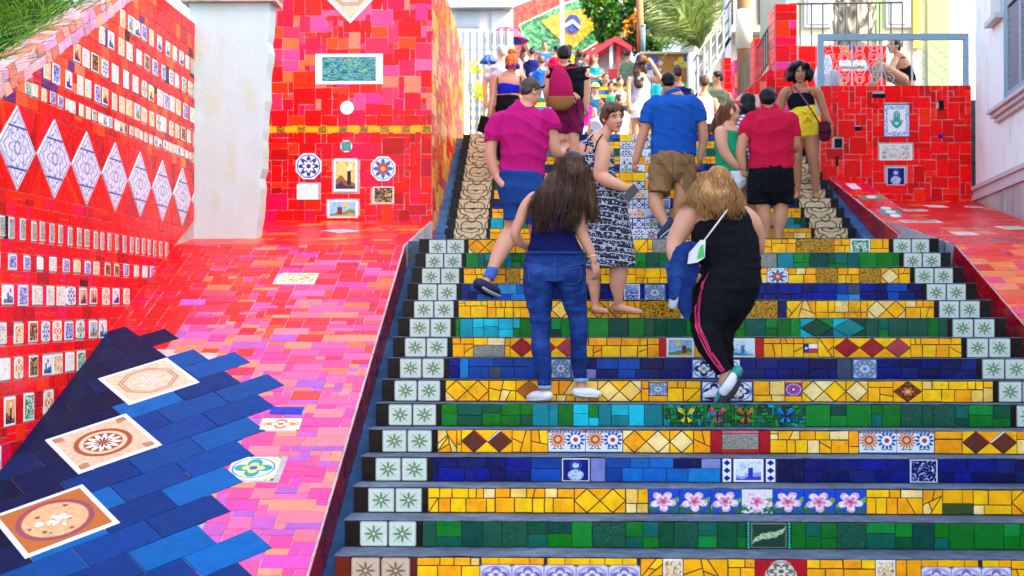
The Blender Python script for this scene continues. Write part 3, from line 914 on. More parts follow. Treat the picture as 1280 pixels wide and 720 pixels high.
for k in range(-2, 14):
    z0 = ztop(k - 1) - 0.0135 if k > -2 else 0.0
    st, T = make_step(ypos(k), D0 if k < 13 else 0.5, z0, ztop(k))
    st['label'] = 'cement step with a mosaic riser'
    h = ztop(k) - z0 - 0.005
    if k == -2: continue
    spec = SPEC.get(k, [])
    end_tiles(T, h, any(s[0] == 'rust' for s in spec))
    spec = [s for s in spec if s[0] != 'rust']
    a, b = XL + 0.438, XR - 0.438
    def fill(u0, u1):
        if u1 - u0 < 0.012: return
        if KIND(k) == 'y': f_yellow(T, u0, u1, h, 0.25 if k in (5, 3) else 0.10)
        elif KIND(k) == 'g': f_cols(T, u0, u1, h, GRN, 0.5, pat='relief_green')
        else: f_bond(T, u0, u1, h, NAVY + BLUE[:1])
    u = a
    for (kind, p0, p1) in sorted(spec, key=lambda s: s[1]):
        x0, x1 = max(a, U(k, p0)), min(b, U(k, p1))
        if x1 - x0 < 0.01: continue
        fill(u, x0)
        u = x1
        if kind == 'lilac':
            n = max(1, round((x1 - x0) / 0.175)); w = (x1 - x0) / n; s = h * 0.74
            for i in range(n):
                T.add(rect(x0 + i * w, x0 + (i + 1) * w, 0.002, s), None, mat='rosette_lilac', share=('lil', k, p0))
                q = x0 + i * w + random.uniform(-.02, .02)
                T.add(rect(max(x0, q), min(x1, q + w * .55), s, h - .002), vary(pick(YEL))); T.add(rect(max(x0, q + w * .55), min(x1, q + w), s, h - .002), vary(pick(YEL)))
        elif kind == 'redmed':
            T.add(rect(x0, x1, 0.002, h - 0.002), S3('#b80d1c')); m = (x0 + x1) / 2; r = h * 0.62
            T.add([(m + r * 0.95 * math.cos(t * math.pi / 10), h * .35 + r * math.sin(t * math.pi / 10)) for t in range(20) if h * .35 + r * math.sin(t * math.pi / 10) > 0.003], None, mat='medallion_beige', t=0.012, name='medallion')
        elif kind == 'leaf':
            T.add(rect(x0, x0 + .022, .002, h - .002), S3('#123a34')); T.add(rect(x1 - .022, x1, .002, h - .002), S3('#123a34'))
            for i in range(9):
                v = h * (i + .5) / 9
                for xx in (x0 + .011, x1 - .011): T.add([(xx + .0065 * math.cos(t), v + .0065 * math.sin(t)) for t in [j * math.pi / 4 for j in range(8)]], S3('#2fb8a0'), t=0.012, gap=0, name='bead')
            T.add(rect(x0 + .022, x1 - .022, .002, h - .002), None, mat='leaf_relief_tile', t=0.008)
        elif kind == 'lily':
            for i in range(7):
                w = (x1 - x0) / 7
                T.add(rect(x0 + i * w, x0 + (i + 1) * w, .002, h - .002), None, mat='lily_tile_white' if i == 3 else 'lily_tile', name='flower_tile')
        elif kind == 'mossy':
            T.add(rect(x0, x1, .002, h * .45), S3('#3a4a22')); T.add(rect(x0, (x0 * .35 + x1 * .65), h * .45, h - .002), pick(YEL)); T.add(rect((x0 * .35 + x1 * .65), x1, h * .45, h - .002), pick(YEL))
        elif kind == 'navydark': f_bond(T, x0, x1, h, NAVY)
        elif kind == 'bluelight': f_bond(T, x0, x1, h, BLUE + BLUE + NAVY[:1] + [S3('#7a80b0'), S3('#3a4458')])
        elif kind == 'turq': f_cols(T, x0, x1, h, TUR + TUR + GRN[1:3], 0.4, 0.06, 0.13)
        elif kind == 'loz': T.add(rect(x0, x1, .002, h - .002), None, mat='lozenge_strip')
        elif kind == 'brown2':
            f_diam(T, x0, x1, h, [S3('#5a2a1c'), S3('#642e1e')])
            m = (x0 + x1) / 2; dw = (x1 - x0) / 2
            for sx, cc in ((-1, S3('#b8101c')), (1, S3('#d8d8dc'))):
                T.add([(m, h * .5), (m + sx * dw * .5, h - .004), (m + sx * (dw * .5 + .012), h - .004), (m + sx * .012, h * .5)], cc, t=.011, gap=0, name='sliver')
        elif kind == 'sunf':
            m = (x0 + x1) / 2
            T.add(rect(x0, m, .002, h - .002), None, mat='sun_flower_tile', name='flower_tile'); T.add(rect(m, x1, .002, h - .002), None, mat='sun_flower_tile', name='flower_tile')
        elif kind == 'redgran':
            w = x1 - x0
            T.add(rect(x0, x0 + w * .19, .002, h - .002), S3('#a80c20')); T.add(rect(x1 - w * .19, x1, .002, h - .002), S3('#a80c20'))
            T.add(rect(x0 + w * .19, x1 - w * .19, .002, h * .16), S3('#d81a14')); T.add(rect(x0 + w * .19, x1 - w * .19, h * .86, h - .002), S3('#e0606a'))
            T.add(rect(x0 + w * .19, x1 - w * .19, h * .16, h * .86), None, mat='granular')
        elif kind == 'butter': f_butterfly(T, x0, x1, h)
        elif kind == 'brownrel': f_diam(T, x0, x1, h, [S3('#a85a14')])
        elif kind == 'brownros': f_diam(T, x0, x1, h, ['rosette_brown'])
        elif kind in ('bluelow', 'violet'):
            T.add(rect(x0, x1, h * .28, h * .9), None, mat='rosette_violet' if kind == 'violet' else 'medallion_grey'); T.add(rect(x0, x1, .002, h * .28), pick(YEL)); T.add(rect(x0, x1, h * .9, h - .002), pick(YEL))
        elif kind == 'granlow':
            T.add(rect(x0, x1, .002, h * .62), None, mat='granular'); m = x0 + (x1 - x0) * .45
            T.add(rect(x0, m, h * .62, h - .002), pick(YEL)); T.add(rect(m, x1, h * .62, h - .002), pick(YELP))
        elif kind == 'red3': f_diam(T, x0, x1, h, [S3('#9a1a24'), S3('#a02028'), S3('#a83a44')])
        elif kind == 'rgr':
            T.add(rect(x0, x0 + .05, .002, h - .002), S3('#c0141c')); T.add(rect(x0 + .05, x1, .002, h - .002), None, mat='pic_scene')
        elif kind == 'crest':
            T.add(rect(x0, x1 - .06, .002, h - .002), None, mat='pic_delft'); T.add(rect(x1 - .06, x1, .002, h - .002), S3('#c0141c'))
        elif kind == 'flag':
            T.add(rect(x0, x1, h * .25, h * .7), None, mat='small_flag_tile', name='flag_tile'); T.add(rect(x0, x1, .002, h * .25), pick(YEL)); T.add(rect(x0, x1, h * .7, h - .002), pick(YEL))
        elif kind == 'gdiam':
            m = (x0 + x1) / 2
            for (l, r, c) in ((x0, m, S3('#0c4a2a')), (m, x1, S3('#127a78'))):
                T.add([((l + r) / 2, .003), (r, h / 2), ((l + r) / 2, h - .003), (l, h / 2)], c, t=.009)
            for (l, r, y) in ((x0, m, 0), (m, x1, 0), (x0, m, 1), (x1, m, 1)):
                yy = .002 if y == 0 else h - .002
                if y == 0: T.add([(l, yy), ((l + r) / 2, yy), (l, h / 2)], vary(pick(TUR))); T.add([((l + r) / 2, yy), (r, yy), (r, h / 2)], vary(pick(GRN)))
                else:
                    T.add([(min(l, r), yy), ((l + r) / 2, yy), (min(l, r), h / 2)], vary(pick(TUR))); T.add([((l + r) / 2, yy), (max(l, r), yy), (max(l, r), h / 2)], vary(pick(GRN)))
        elif kind == 'navycol': T.add(rect(x0, x1, .002, h - .002), pick(NAVY))
        elif kind == 'ornate_blue':
            n_ = max(1, round((x1 - x0) / h)); w = (x1 - x0) / n_
            for i in range(n_): T.add(rect(x0 + i * w, x0 + (i + 1) * w, .002, h - .002), None, mat='azulejo')
        else: T.add(rect(x0, x1, .002, h - .002), None, mat=kind)
    fill(u, b)
    T.emit(260, 'small_shards')

# ------------------------------------------------------------------ landing and upper flight
b = MB()
b.prism([(XL - .13, 11.45, 1.6), (XL - .13, 11.45, 2.176), (XL - .13, 14.14, 2.315), (XL - .13, 14.14, 1.6)], (XR - XL + .26, 0, 0))
structure(b.build('landing', 'cement'))
D1, R1, Y1, T1 = 0.28, 0.134, 14.1, 2.454
for i in range(12):
    y = Y1 + D1 * i; z1 = T1 + R1 * i; z0 = (z1 - R1 - 0.0135) if i else 2.312
    st, T = make_step(y, D1 if i < 11 else 0.4, z0, z1)
    h = z1 - z0 - 0.005
    for side in (0, 1):
        X = (lambda a: XL + a) if side == 0 else (lambda a: XR - a)
        for (a, c, kd) in ((.002, .092, 'b'), (.094, .466, 's'), (.468, .50, 'b')):
            x0, x1 = sorted((X(a), X(c)))
            if kd == 'b': T.add(rect(x0, x1, .002, h - .002), vary(S3('#14161a'), .4))
            else: T.add(rect(x0, x1, .002, h - .002), None, mat='scroll_tile', vr=(0, .5) if i % 2 == 0 else (.5, 1), name='scroll_tile')
    a, c = XL + .502, XR - .502
    kd = ['y', 'g', 'y', 'b', 'y', 'g', 'y', 'b', 'y', 'g', 'y', 'b'][i]
    p0, p1 = PXx(775, y), PXx(838, y)
    for (u0, u1) in ((a, p0), (p1, c)):
        if kd == 'y': f_yellow(T, u0, u1, h, .06)
        elif kd == 'g': f_cols(T, u0, u1, h, GRN + TUR[:2], .4, .1, .2)
        else: f_bond(T, u0, u1, h, NAVY + BLUE[:2])
    n = 4; w = (p1 - p0) / n
    mats = ['pic_delft', 'rosette_orange', 'azulejo', 'pic_scene', 'rosette_blue', 'pic_coast', 'rosette_teal', 'rosette_red', None, None]
    for q in range(n):
        mt = pick(mats)
        T.add(rect(p0 + q * w, p0 + (q + 1) * w, .002, h - .002), vary(pick(YEL + BLUE + [S3('#d05a7a')])), mat=mt)
    T.emit(200)
b = MB()
b.prism([(XL - .14, 13.9, 1.9), (XL - .14, 13.9, 2.30), (XL - .14, 17.6, 3.82), (XL - .14, 17.6, 1.9)], (.15, 0, 0))
structure(b.build('upper_gutter', 'gutter_blue'))
b = MB()
b.prism([(XR - .01, 13.2, 1.9), (XR - .01, 13.2, 2.12), (XR - .01, 17.6, 3.70), (XR - .01, 17.6, 1.9)], (.18, 0, 0))
structure(b.build('upper_gutter', 'gutter_blue'))
# second landing and the flight beyond it
b = MB(); b.box(-6, 9, 17.55, 23.05, 2.5, 3.925); structure(b.build('landing', 'cement'))
for i in range(20):
    y = 23.0 + .28 * i; z1 = 4.06 + .134 * i; z0 = z1 - .134
    st, T = make_step(y, .28 if i < 19 else 3.0, z0, z1, -2.4, 4.6)
    h = .124; kd = i % 4; u = -2.4
    while u < 4.6:
        w = random.uniform(.25, .5); e = min(4.6, u + w)
        T.add(rect(u, e, .002, h - .002), vary(pick([YEL, BLUE, YEL, GRN][kd])))
        u = e
    T.emit(60)
b = MB(); b.box(-12, 14, 31.0, 47, 3, 6.60); structure(b.build('upper_street', 'cement'))

# ------------------------------------------------------------------ gutters beside the lower flight
XG, XG2 = -1.25, 3.61
def slab(name, x0, x1, off, ya, yb, mat, depth=.5):
    b = MB(); b.prism([(x0, ya, nos(ya) + off - depth), (x0, ya, nos(ya) + off), (x0, yb, nos(yb) + off), (x0, yb, nos(yb) + off - depth)], (x1 - x0, 0, 0))
    return structure(b.build(name, mat))
slab('gutter', XG - .02, XL + .02, -.3265, 6.3, 11.4, 'gutter_blue')
slab('gutter', XR - .02, XG2 + .04, -.3265, 6.3, 11.4, 'gutter_blue')

# ------------------------------------------------------------------ left ramp
GOFF = -.066
XW = -3.327
YA, YB, YC = 6.74, 11.2, 13.95
hr = lambda Y: nos(Y) + GOFF
hB = hr(YB); SP = .146
hC = hB + SP * (YC - YB)
b = MB()
YF = YA - .24
b.prism([(XW - .05, YF, -.3), (XW - .05, YF, hr(YF) - .004), (XW - .05, YB, hB - .004), (XW - .05, YC, hC - .004), (XW - .05, YC, -.3)], (XG - XW + .05, 0, 0))
ramp = structure(b.build('ramp', 'grout_light'))
ca = 1 / math.hypot(1, SL); sa = SL * ca
TR = Tiles(ramp, (XW, YA, hr(YA) - .004), (1, 0, 0), (0, ca, sa), (0, -sa, ca), gap=0.0022, t=.006, mat='ramp_glaze')
LR = (YB - YA) / ca
big = [((.56, 2.14), .52, 'floor_tile_octagon'), ((.527, 1.265), .545, 'floor_tile_sunburst'), ((.541, .382), .54, 'floor_tile_wreath')]
def ub(v):
    pts = [(-.2, 1.66), (.05, 1.62), (.45, 1.50), (.75, 1.36), (.92, 1.30), (1.1, 1.44), (1.3, 1.56), (1.6, 1.46), (1.87, 1.42), (2.1, 1.25), (2.25, 1.12), (2.45, 1.22), (2.62, 1.10), (2.66, .55), (2.9, .2), (3.0, -1)]
    for (a, x), (c, y) in zip(pts, pts[1:]):
        if a <= v <= c: return x + (y - x) * (v - a) / (c - a)
    return -1
c45, s45 = math.cos(math.radians(41)), math.sin(math.radians(41))
bluecells = []
la, lb = .42, .24
for ia in range(-14, 16):
    for ib in range(-22, 16):
        offa = (ib % 2) * la * .5
        A0, B0 = ia * la + offa, ib * lb
        uvp = lambda a, q: (a * c45 + q * s45 + .1, a * s45 - q * c45 + .2)
        q = [uvp(A0, B0), uvp(A0, B0 + lb), uvp(A0 + la, B0 + lb), uvp(A0 + la, B0)]
        cu, cv = uvp(A0 + la / 2, B0 + lb / 2)
        if cv > -.4 and cu < ub(max(-.19, cv)) and cu > -.3: bluecells.append((q, cu, cv))
def rot_in(u, v, c, s):        # inside a rotated square?
    du, dv = u - c[0], v - c[1]
    a, q = du * c45 + dv * s45, du * s45 - dv * c45
    return max(abs(a), abs(q)) < s / 2
for q, cu, cv in bluecells:
    r = [(max(0.004, u), min(LR, v)) for u, v in q]
    if any(all(rot_in(u, v, c, s) for u, v in r) for c, s, m in big): continue
    r = clip_half(clip_half(q, -1, 0, -.004), 0, -1, .25)
    if len(r) < 3: continue
    t = min(1, max(0, cu / 1.4))
    col = vary(pick(BLU2), .15) if cu > .55 + random.uniform(-.25, .25) else vary(pick(BLUD), .25)
    TR.add(r, col, mat='slab_glaze', t=.011, gap=.003, name='slab', tilt=.003, keep=True)
for c, s, m in big:
    TR.add([(c[0] + s / 2 * (i * c45 + k * s45), c[1] + s / 2 * (i * s45 - k * c45)) for i, k in ((-1, -1), (-1, 1), (1, 1), (1, -1))],
           None, mat=m, t=.015, gap=0, keep=True, name='floor_tile', tilt=0, uvbox='quad')
decR = [(1.40, 1.70, .83, 1.10, 'rosette_teal'), (1.50, 1.72, 1.66, 1.76, None), (1.48, 1.74, 1.44, 1.60, 'rosette_orange'), (1.10, 1.42, 3.92, 4.16, 'pic_warm')]
for (a, c, d, e, m) in decR:
    TR.add(rect(a, c, d, e), S3('#101ea0'), mat=m, t=.011, keep=True, name='accent_tile')
isblue = lambda u, v: v < 2.9 and u < ub(max(-.19, v)) - .16
UV4 = {}
for (a, c, d, e) in pack(.004, XG - XW - .012, -.25, LR, .066, [(3, 2), (2, 1), (3, 1), (2, 2), (4, 2), (1, 2), (3, 2), (2, 1), (1, 1)], vn=.062, occ=lambda u, v: isblue(u, v) or inbox(u, v, decR)):
    f = (d + e) / 2 / LR
    pal = PINK if f < .48 + random.uniform(-.12, .12) else (CORAL + PINK if f < .70 + random.uniform(-.1, .1) else CORAL + REDP + PINK[:4] + REDO[:3])
    x = random.random()
    if a < .35 and f > .52: pal = RED + REDP
    sk = random.uniform(-.003, .003)
    TR.add([(a - sk, d), (c - sk, d), (c + sk, e), (a + sk, e)], vary(pick(pal), .10))
TR.emit(300, 'small_ramp_tiles')
# upper part of the ramp, less steep
ca2 = 1 / math.hypot(1, SP); sa2 = SP * ca2
TU = Tiles(ramp, (XW, YB, hB - .004), (1, 0, 0), (0, ca2, sa2), (0, -sa2, ca2), gap=.0022, t=.006, mat='ramp_glaze')
for (a, c, d, e) in pack(.004, XG - XW - .012, .01, (YC - YB) / ca2, .085, [(2, 1), (3, 1), (2, 2), (3, 2), (1, 1), (4, 2)], vn=.11):
    TU.add(rect(a, c, d, e, .004), vary(pick(REDO + CORAL[:3] + REDP), .1), name='tile')
dcx, dcy = PXx(425, 12.6) - XW, 12.6 - YB
TU.add([(dcx - .2, dcy), (dcx, dcy - .2), (dcx + .2, dcy), (dcx, dcy + .2)], None, mat='checker_tile', t=.012, keep=True, name='accent_tile')
TU.emit(120, 'small_ramp_tiles')
# side of the ramp towards the gutter, and its low front
TS = Tiles(ramp, (XG, YA, hr(YA) - .004), (0, ca, sa), (0, -sa, ca), (1, 0, 0), gap=.0022, t=.005)
u = -.25
while u < LR - .02:
    w = random.uniform(.09, .2)
    for (v0, v1) in ((-.30, -.14), (-.14, -.002)):
        TS.add(rect(u, min(LR, u + w), v0, v1, .003), vary(pick(cs('7a0e1c 6c0a18 8a1220 741028 96141f')), .15))
    u += w
TS.emit(60, 'small_ramp_tiles')
TF = Tiles(ramp, (XW, YF, 0), (1, 0, 0), (0, 0, 1), (0, -1, 0), gap=.002, t=.005)
for (a, c, d, e) in pack(.01, XG - XW - .01, .02, hr(YF) - .01, .1, [(2, 1), (3, 1), (1, 1)], vn=.06):
    TF.add(rect(a, c, d, e), vary(pick(cs('2e2a50 3a2e58 282848 44345e'))))
TF.emit(40)

# ------------------------------------------------------------------ left mosaic wall
def topz(Y): return max(1.2, min(3.07 + .49 * (Y - 7.66), 4.27))
YE = 11.80
LW = thing('mosaic_wall', 'tall red mosaic wall with a row of white lace diamonds and painted tiles beside the ramp', 'wall', (XW - .15, 9, 0))
b = MB()
pts = [(5.6, -.2), (5.6, topz(5.6)), (10.11, 4.27), (YE, 4.27), (YE, -.2)]
b.prism([(XW, y, z) for y, z in pts], (-.17, 0, 0))
b.build('wall_body', 'grout_light', LW)
TW = Tiles(LW, (XW, 0, 0), (0, 1, 0), (0, 0, 1), (1, 0, 0), gap=.0022, t=.006)
UA, UE = 6.9, YE - .005
def wadd(poly, col, **k):
    q = clip_half(poly, -1, 0, -UA); q = clip_half(q, 1, 0, UE) if len(q) > 2 else q
    if len(q) > 2: q = clip_half(q, SL, -1, SL * YA - hr(YA))          # above the ramp
    if len(q) > 2: q = clip_half(q, -.49, 1, 3.07 - .49 * 7.66 - .16)   # below the coping
    if len(q) > 2: q = clip_half(q, 0, 1, 4.262)
    if len(q) > 2 and abs(area(q)) > 2e-4: TW.add(q, col, **k)
def redcol(u, v):
    d = topz(u) - v
    if d < .42 and u < 10.4: return vary(pick(cs('e8604a e2503c ea7a5e d84a44 e0563e') if random.random() < .75 else cs('d0344a 5a2a6a')), .1)
    if random.random() < .02: return pick(cs('3a0a1a 16040c 4a1420'))
    return vary(pick(RED + (REDO if v > 2.2 else REDP)), .10)
def redrun(v0, v1, rows):
    hh = (v1 - v0) / rows
    for r in range(rows):
        u = UA - random.uniform(0, .1)
        while u < UE:
            w = random.uniform(.10, .20); a, c = u, u + w
            if random.random() < .12:
                m = v0 + (r + random.uniform(.35, .65)) * hh
                wadd(rect(a, c, v0 + r * hh, m), redcol(u, v0)); wadd(rect(a, c, m, v0 + (r + 1) * hh), redcol(u, v0))
            else: wadd(rect(a, c, v0 + r * hh, v0 + (r + 1) * hh, .002), redcol(u, v0))
            u = c
def picrow(v0, v1, pitch, w, mats=None, dv=.014):
    if v0 > 2.9: pitch *= .88
    u = UA + random.uniform(0, .1)
    while u < UE:
        p = pitch * random.uniform(.80, 1.18); ww = w * random.uniform(.85, 1.1)
        g = (p - ww)
        if g > .03:
            if g > .10 and random.random() < .5:
                m = random.uniform(.35, .65)
                wadd(rect(u, u + g, v0, v0 + (v1 - v0) * m), redcol(u, v0)); wadd(rect(u, u + g, v0 + (v1 - v0) * m, v1), redcol(u, v0))
            else: wadd(rect(u, u + g, v0, v1, .002), redcol(u, v0))
        a, c = u + max(0, g), u + p
        if topz((a + c) / 2) - .16 > v1 - .03 and v0 + .06 > hr((a + c) / 2):
            if c < UE: wadd(rect(a, c, v0 + random.uniform(0, dv), v1 - random.uniform(0, dv)), None, mat=pick(mats or PICS), t=.009, name='picture_tile', keep=True)
        else: wadd(rect(a, c, v0, v1), redcol(u, v0))
        u += p
redrun(.2, .30, 1); picrow(.30, .46, .3, .15); redrun(.46, .58, 1); picrow(.58, .74, .3, .15); redrun(.74, .84, 1); picrow(.84, 1.03, .28, .16); redrun(1.03, 1.12, 1)
picrow(1.12, 1.27, .235, .155); redrun(1.27, 1.34, 1); picrow(1.34, 1.49, .245, .155); redrun(1.49, 1.585, 1); picrow(1.585, 1.725, .235, .15)
redrun(1.725, 1.81, 1); picrow(1.81, 1.92, .21, .12, ['pic_blue', 'pic_blue', 'pic_warm', 'pic_white', 'pic_dark', 'pic_multi']); redrun(1.92, 2.0, 1)
picrow(2.0, 2.146, .155, .085, ['black_white_strip']); redrun(2.146, 2.31, 2)
dp, dw0, dv0, dv1 = .601, .575, 2.31, 2.855
for i in range(-2, 8):
    c = 7.80 + dp * i; m = (dv0 + dv1) / 2
    if c - dw0 / 2 < UE:
        TW_before = len(TW.items)
        wadd([(c, dv0), (c + dw0 / 2, m), (c, dv1), (c - dw0 / 2, m)], None, mat='lace_tile', t=.010, gap=.004, name='lace_tile', keep=True, uvbox=(c - dw0 / 2, c + dw0 / 2, dv0, dv1))
    for (y, s) in ((dv0, 0), (dv1, 1)):
        x0, x1, xm = c, c + dp, c + dp / 2
        n = 3
        tri = [(x0, y), (x1, y), (xm, m)]
        if s: tri = [(x1, y), (x0, y), (xm, m)]
        for q in crack(tri, pick([2, 3, 4])): wadd(q, vary(pick(RED), .1))
redrun(2.855, 2.94, 1); picrow(2.94, 3.035, .145, .09); redrun(3.035, 3.09, 1); picrow(3.09, 3.235, .215, .125); redrun(3.235, 3.305, 1)
picrow(3.305, 3.455, .235, .14); redrun(3.455, 3.545, 1); picrow(3.545, 3.69, .23, .135); redrun(3.69, 3.775, 1); picrow(3.775, 3.92, .225, .13)
redrun(3.92, 4.0, 1); picrow(4.0, 4.14, .22, .125); redrun(4.14, 4.262, 1)
TW.emit(300, 'small_wall_tiles')
# pale coping pieces along the sloping top
sl = math.atan(.49)
TC = Tiles(LW, (XW + .004, 6.4, 3.07 + .49 * (6.4 - 7.66) - .17), (0, math.cos(sl), math.sin(sl)), (0, -math.sin(sl), math.cos(sl)), (1, 0, 0), gap=.003, t=.008)
u = 0
while u < 4.1:
    w = random.uniform(.09, .16)
    for (v0, v1) in ((0.0, .075), (.075, .152)):
        TC.add(rect(u, u + w, v0, v1, .012), vary(pick(cs('d8a8b8 e0b4b8 e08a80 d0a0c0 e8a090 c890b0 e07a70')), .1), tilt=.05, name='coping_piece')
    u += w
TC.emit(80)
TC2 = Tiles(LW, (XW - .17, 6.4, 3.07 + .49 * (6.4 - 7.66) - .004), (1, 0, 0), (0, math.cos(sl), math.sin(sl)), (0, -math.sin(sl), math.cos(sl)), gap=.003, t=.008)
for (a, c, d, e) in pack(.005, .17, 0, 4.1, .085, [(1, 1), (2, 1), (1, 2)]): TC2.add(rect(a, c, d, e, .01), vary(pick(cs('d8a8b8 e0b4b8 e08a80')), .1), tilt=.04, name='coping_piece')
TC2.emit(80)

# ------------------------------------------------------------------ plaster pillar
def m_plaster(name, base, stain, light):
    g = G(name); p = g.geo()
    n1 = g.noise(p, 2.2, 5, .65); n2 = g.noise(p, 14, 5, .7); n3 = g.noise(g.vscale(p, (6, 6, 1.2)), 1.0, 4)
    c = g.ramp(n1 * .5 + n3 * .5, [(.32, stain), (.46, base), (.65, light)])
    c = g.mix(g.gt(n2, .70, .03) * .5, c, (.25, .22, .17))
    M[name] = g.done(c, .85, bump=n2 + g.noise(p, 60, 3) * .4, bs=.3, bd=.01)
m_plaster('cream_plaster', S3('#b6c8c4'), S3('#bcc094'), S3('#bfd0d0'))
m_plaster('white_plaster', S3('#e8e8dc'), S3('#d2cebc'), S3('#eeeee6'))
m_plaster('stone_render', S3('#a49c92'), S3('#7a7068'), S3('#c0b8ae'))
PP = thing('plaster_pillar', 'bare cream plaster pillar with flaking edges between two red mosaic walls', 'pillar', (-3, 11.9, 2.2))
x1b, x1t = PXx(321, 11.8), PXx(337, 11.8)
rows = []
n = 26
for i in range(n + 1):
    t = i / n; z = 2.05 + (4.46 - 2.05) * t
    e = x1b + (x1t - x1b) * t + random.gauss(0, .006) - (.03 * (1 - t) ** 8)
    rows.append((e, z))
V = []; F = []
for (e, z) in rows:
    V += [(XW - .05, 11.8, z), (e, 11.8, z), (e + .02, 11.97, z), (XW - .05, 11.97, z)]
for i in range(n):
    for j in range(4):
        F.append((i * 4 + j, i * 4 + (j + 1) % 4, (i + 1) * 4 + (j + 1) % 4, (i + 1) * 4 + j))
F += [(0, 3, 2, 1), (n * 4, n * 4 + 1, n * 4 + 2, n * 4 + 3)]
mesh_obj('shaft', V, F, 'cream_plaster', PP)
b = MB(); xm = (XW - .05 + x1t) / 2
b.prism([(XW - .12, 11.74, 4.462), (x1t + .06, 11.74, 4.462), (x1t + .06, 11.74, 4.50), (xm, 11.74, 4.68), (XW - .12, 11.74, 4.50)], (0, .32, 0))
b.build('cap', 'stone_render', PP)

# ------------------------------------------------------------------ red pillar wall left of the upper flight
PXl, PXr = PXx(318, 13.9), XG
RW = thing('mosaic_wall', 'red mosaic wall with a gold band, a blue framed panel and small painted tiles', 'wall', (-2.2, 14, 2.4))
b = MB(); b.box(PXl - .2, PXr - .001, 13.9, 19.4, 2.2, 5.5); b.box(PXl - .2, PXr - .03, 19.4, 21.2, 3.5, 5.15)
b.build('wall_body', 'grout_light', RW)
TP = Tiles(RW, (0, 13.9, 0), (1, 0, 0), (0, 0, 1), (0, -1, 0), gap=.0026, t=.007)
def bx(x0, y0, x1, y1, Y=13.9):
    a, c = P(x0, y1, Y), P(x1, y0, Y); return (a.x, c.x, a.z, c.z)
dec = [(bx(394, 67, 479, 106), 'bluegreen_panel'), (bx(417, 198, 447, 240), 'pic_dusk'), (bx(371, 230, 398, 250), 'pic_white'), (bx(466, 233, 493, 255), 'pic_dark'), (bx(409, 250, 448, 273), 'pic_scene')]
boxes = [d[0] for d in dec]
by = bx(333, 156, 540, 168); boxes.append((-9, 9, by[2], by[3]))
for (bb, m) in dec: TP.add(rect(*bb), None, mat=m, t=.013, keep=True, name='painted_tile', tilt=0)
n = 17; w = (PXr - .004 - PXl) / n
for i in range(n):
    TP.add(rect(PXl + i * w, PXl + (i + 1) * w, by[2], by[3]), S3('#e6a80c'), mat=None if i % 2 else 'gold_black_border', keep=True, name='border_tile')
for (cx, cy, r, m, k) in ((386, 208, 18, 'rosette_blue', 8), (479, 211, 17, 'rosette_red', 8), (434, 135, 9, 'pic_white', 16), (433, 183, 8, 'bluegreen_panel', 16)):
    c = P(cx, cy, 13.9); rr = r / FPX * 13.9
    TP.add([(c.x + rr * math.cos(2 * math.pi * (j + .5) / k), c.z + rr * math.sin(2 * math.pi * (j + .5) / k)) for j in range(k)], None, mat=m, t=.014, keep=True, name='rosette_tile', tilt=0)
# big cream diamond whose lower point shows at the top
c0 = P(438, 30, 13.9); s = .42
TP.add([(c0.x, c0.z), (c0.x + s * .98, c0.z + s), (c0.x, c0.z + 2 * s), (c0.x - s * .98, c0.z + s)], None, mat='floor_tile_octagon', t=.016, keep=True, name='diamond_tile', tilt=0, uvbox='quad')
for (a, c, d, e) in pack(PXl, PXr - .003, 2.46, 5.5, .062, [(2, 2), (3, 2), (2, 1), (3, 2), (1, 2), (2, 3), (4, 3), (3, 1), (1, 1), (3, 3)], occ=lambda u, v: inbox(u, v, boxes)):
    pal = RED + REDP if d < 3.75 else REDP + CORAL + PINK[:3] + REDO[:3]
    TP.add(rect(a, c, d, e, .004), vary(pick(pal), .12))
TP.emit(300, 'small_wall_tiles')
TP2 = Tiles(RW, (PXr, 0, 0), (0, 1, 0), (0, 0, 1), (1, 0, 0), gap=.003, t=.007)
for (a, c, d, e) in pack(13.905, 19.4, 2.3, 5.5, .12, [(2, 1), (3, 1), (2, 2), (1, 1), (4, 2)]):
    TP2.add(rect(a, c, d, e), vary(pick(cs('d8562e e08a3a c83a30 d8a04a b84a3a e0b070 c8323a')), .12))
TP2.emit(120, 'small_wall_tiles')

# ------------------------------------------------------------------ right ramp and platform
XQ = 3.63
SPR = .161
hRB = hr(YB)
b = MB()
b.prism([(XQ, 6.9, -.3), (XQ, 6.9, hr(6.9) - .004), (XQ, YB, hRB - .004), (XQ, 16.0, hRB + SPR * 4.8 - .004), (XQ, 16.0, -.3)], (2.3, 0, 0))
rr = structure(b.build('ramp', 'grout_light'))
T1r = Tiles(rr, (XQ, 6.9, hr(6.9) - .004), (1, 0, 0), (0, ca, sa), (0, -sa, ca), gap=.0026, t=.006, mat='ramp_glaze')
LR2 = (YB - 6.9) / ca
dd = [(.52, .66, 3.55, 3.85, 'pic_white'), (.86, 1.0, 3.3, 3.45, 'pic_white')]
for (a, c, d, e, m) in dd: T1r.add(rect(a, c, d, e), None, mat=m, t=.011, keep=True, name='accent_tile')
for (a, c, d, e) in pack(.008, 1.05, 1.8, LR2, .07, [(3, 1), (2, 1), (3, 2), (2, 2), (4, 2), (1, 1)], occ=lambda u, v: inbox(u, v, dd)):
    T1r.add(rect(a, c, d, e, .002), vary(pick(REDO + CORAL + [S3('#e87a4a'), S3('#d8603a')]), .1))
T1r.emit(200, 'small_ramp_tiles')
ca3 = 1 / math.hypot(1, SPR); sa3 = SPR * ca3
T2r = Tiles(rr, (XQ, YB, hRB - .004), (1, 0, 0), (0, ca3, sa3), (0, -sa3, ca3), gap=.0026, t=.006, mat='ramp_glaze')
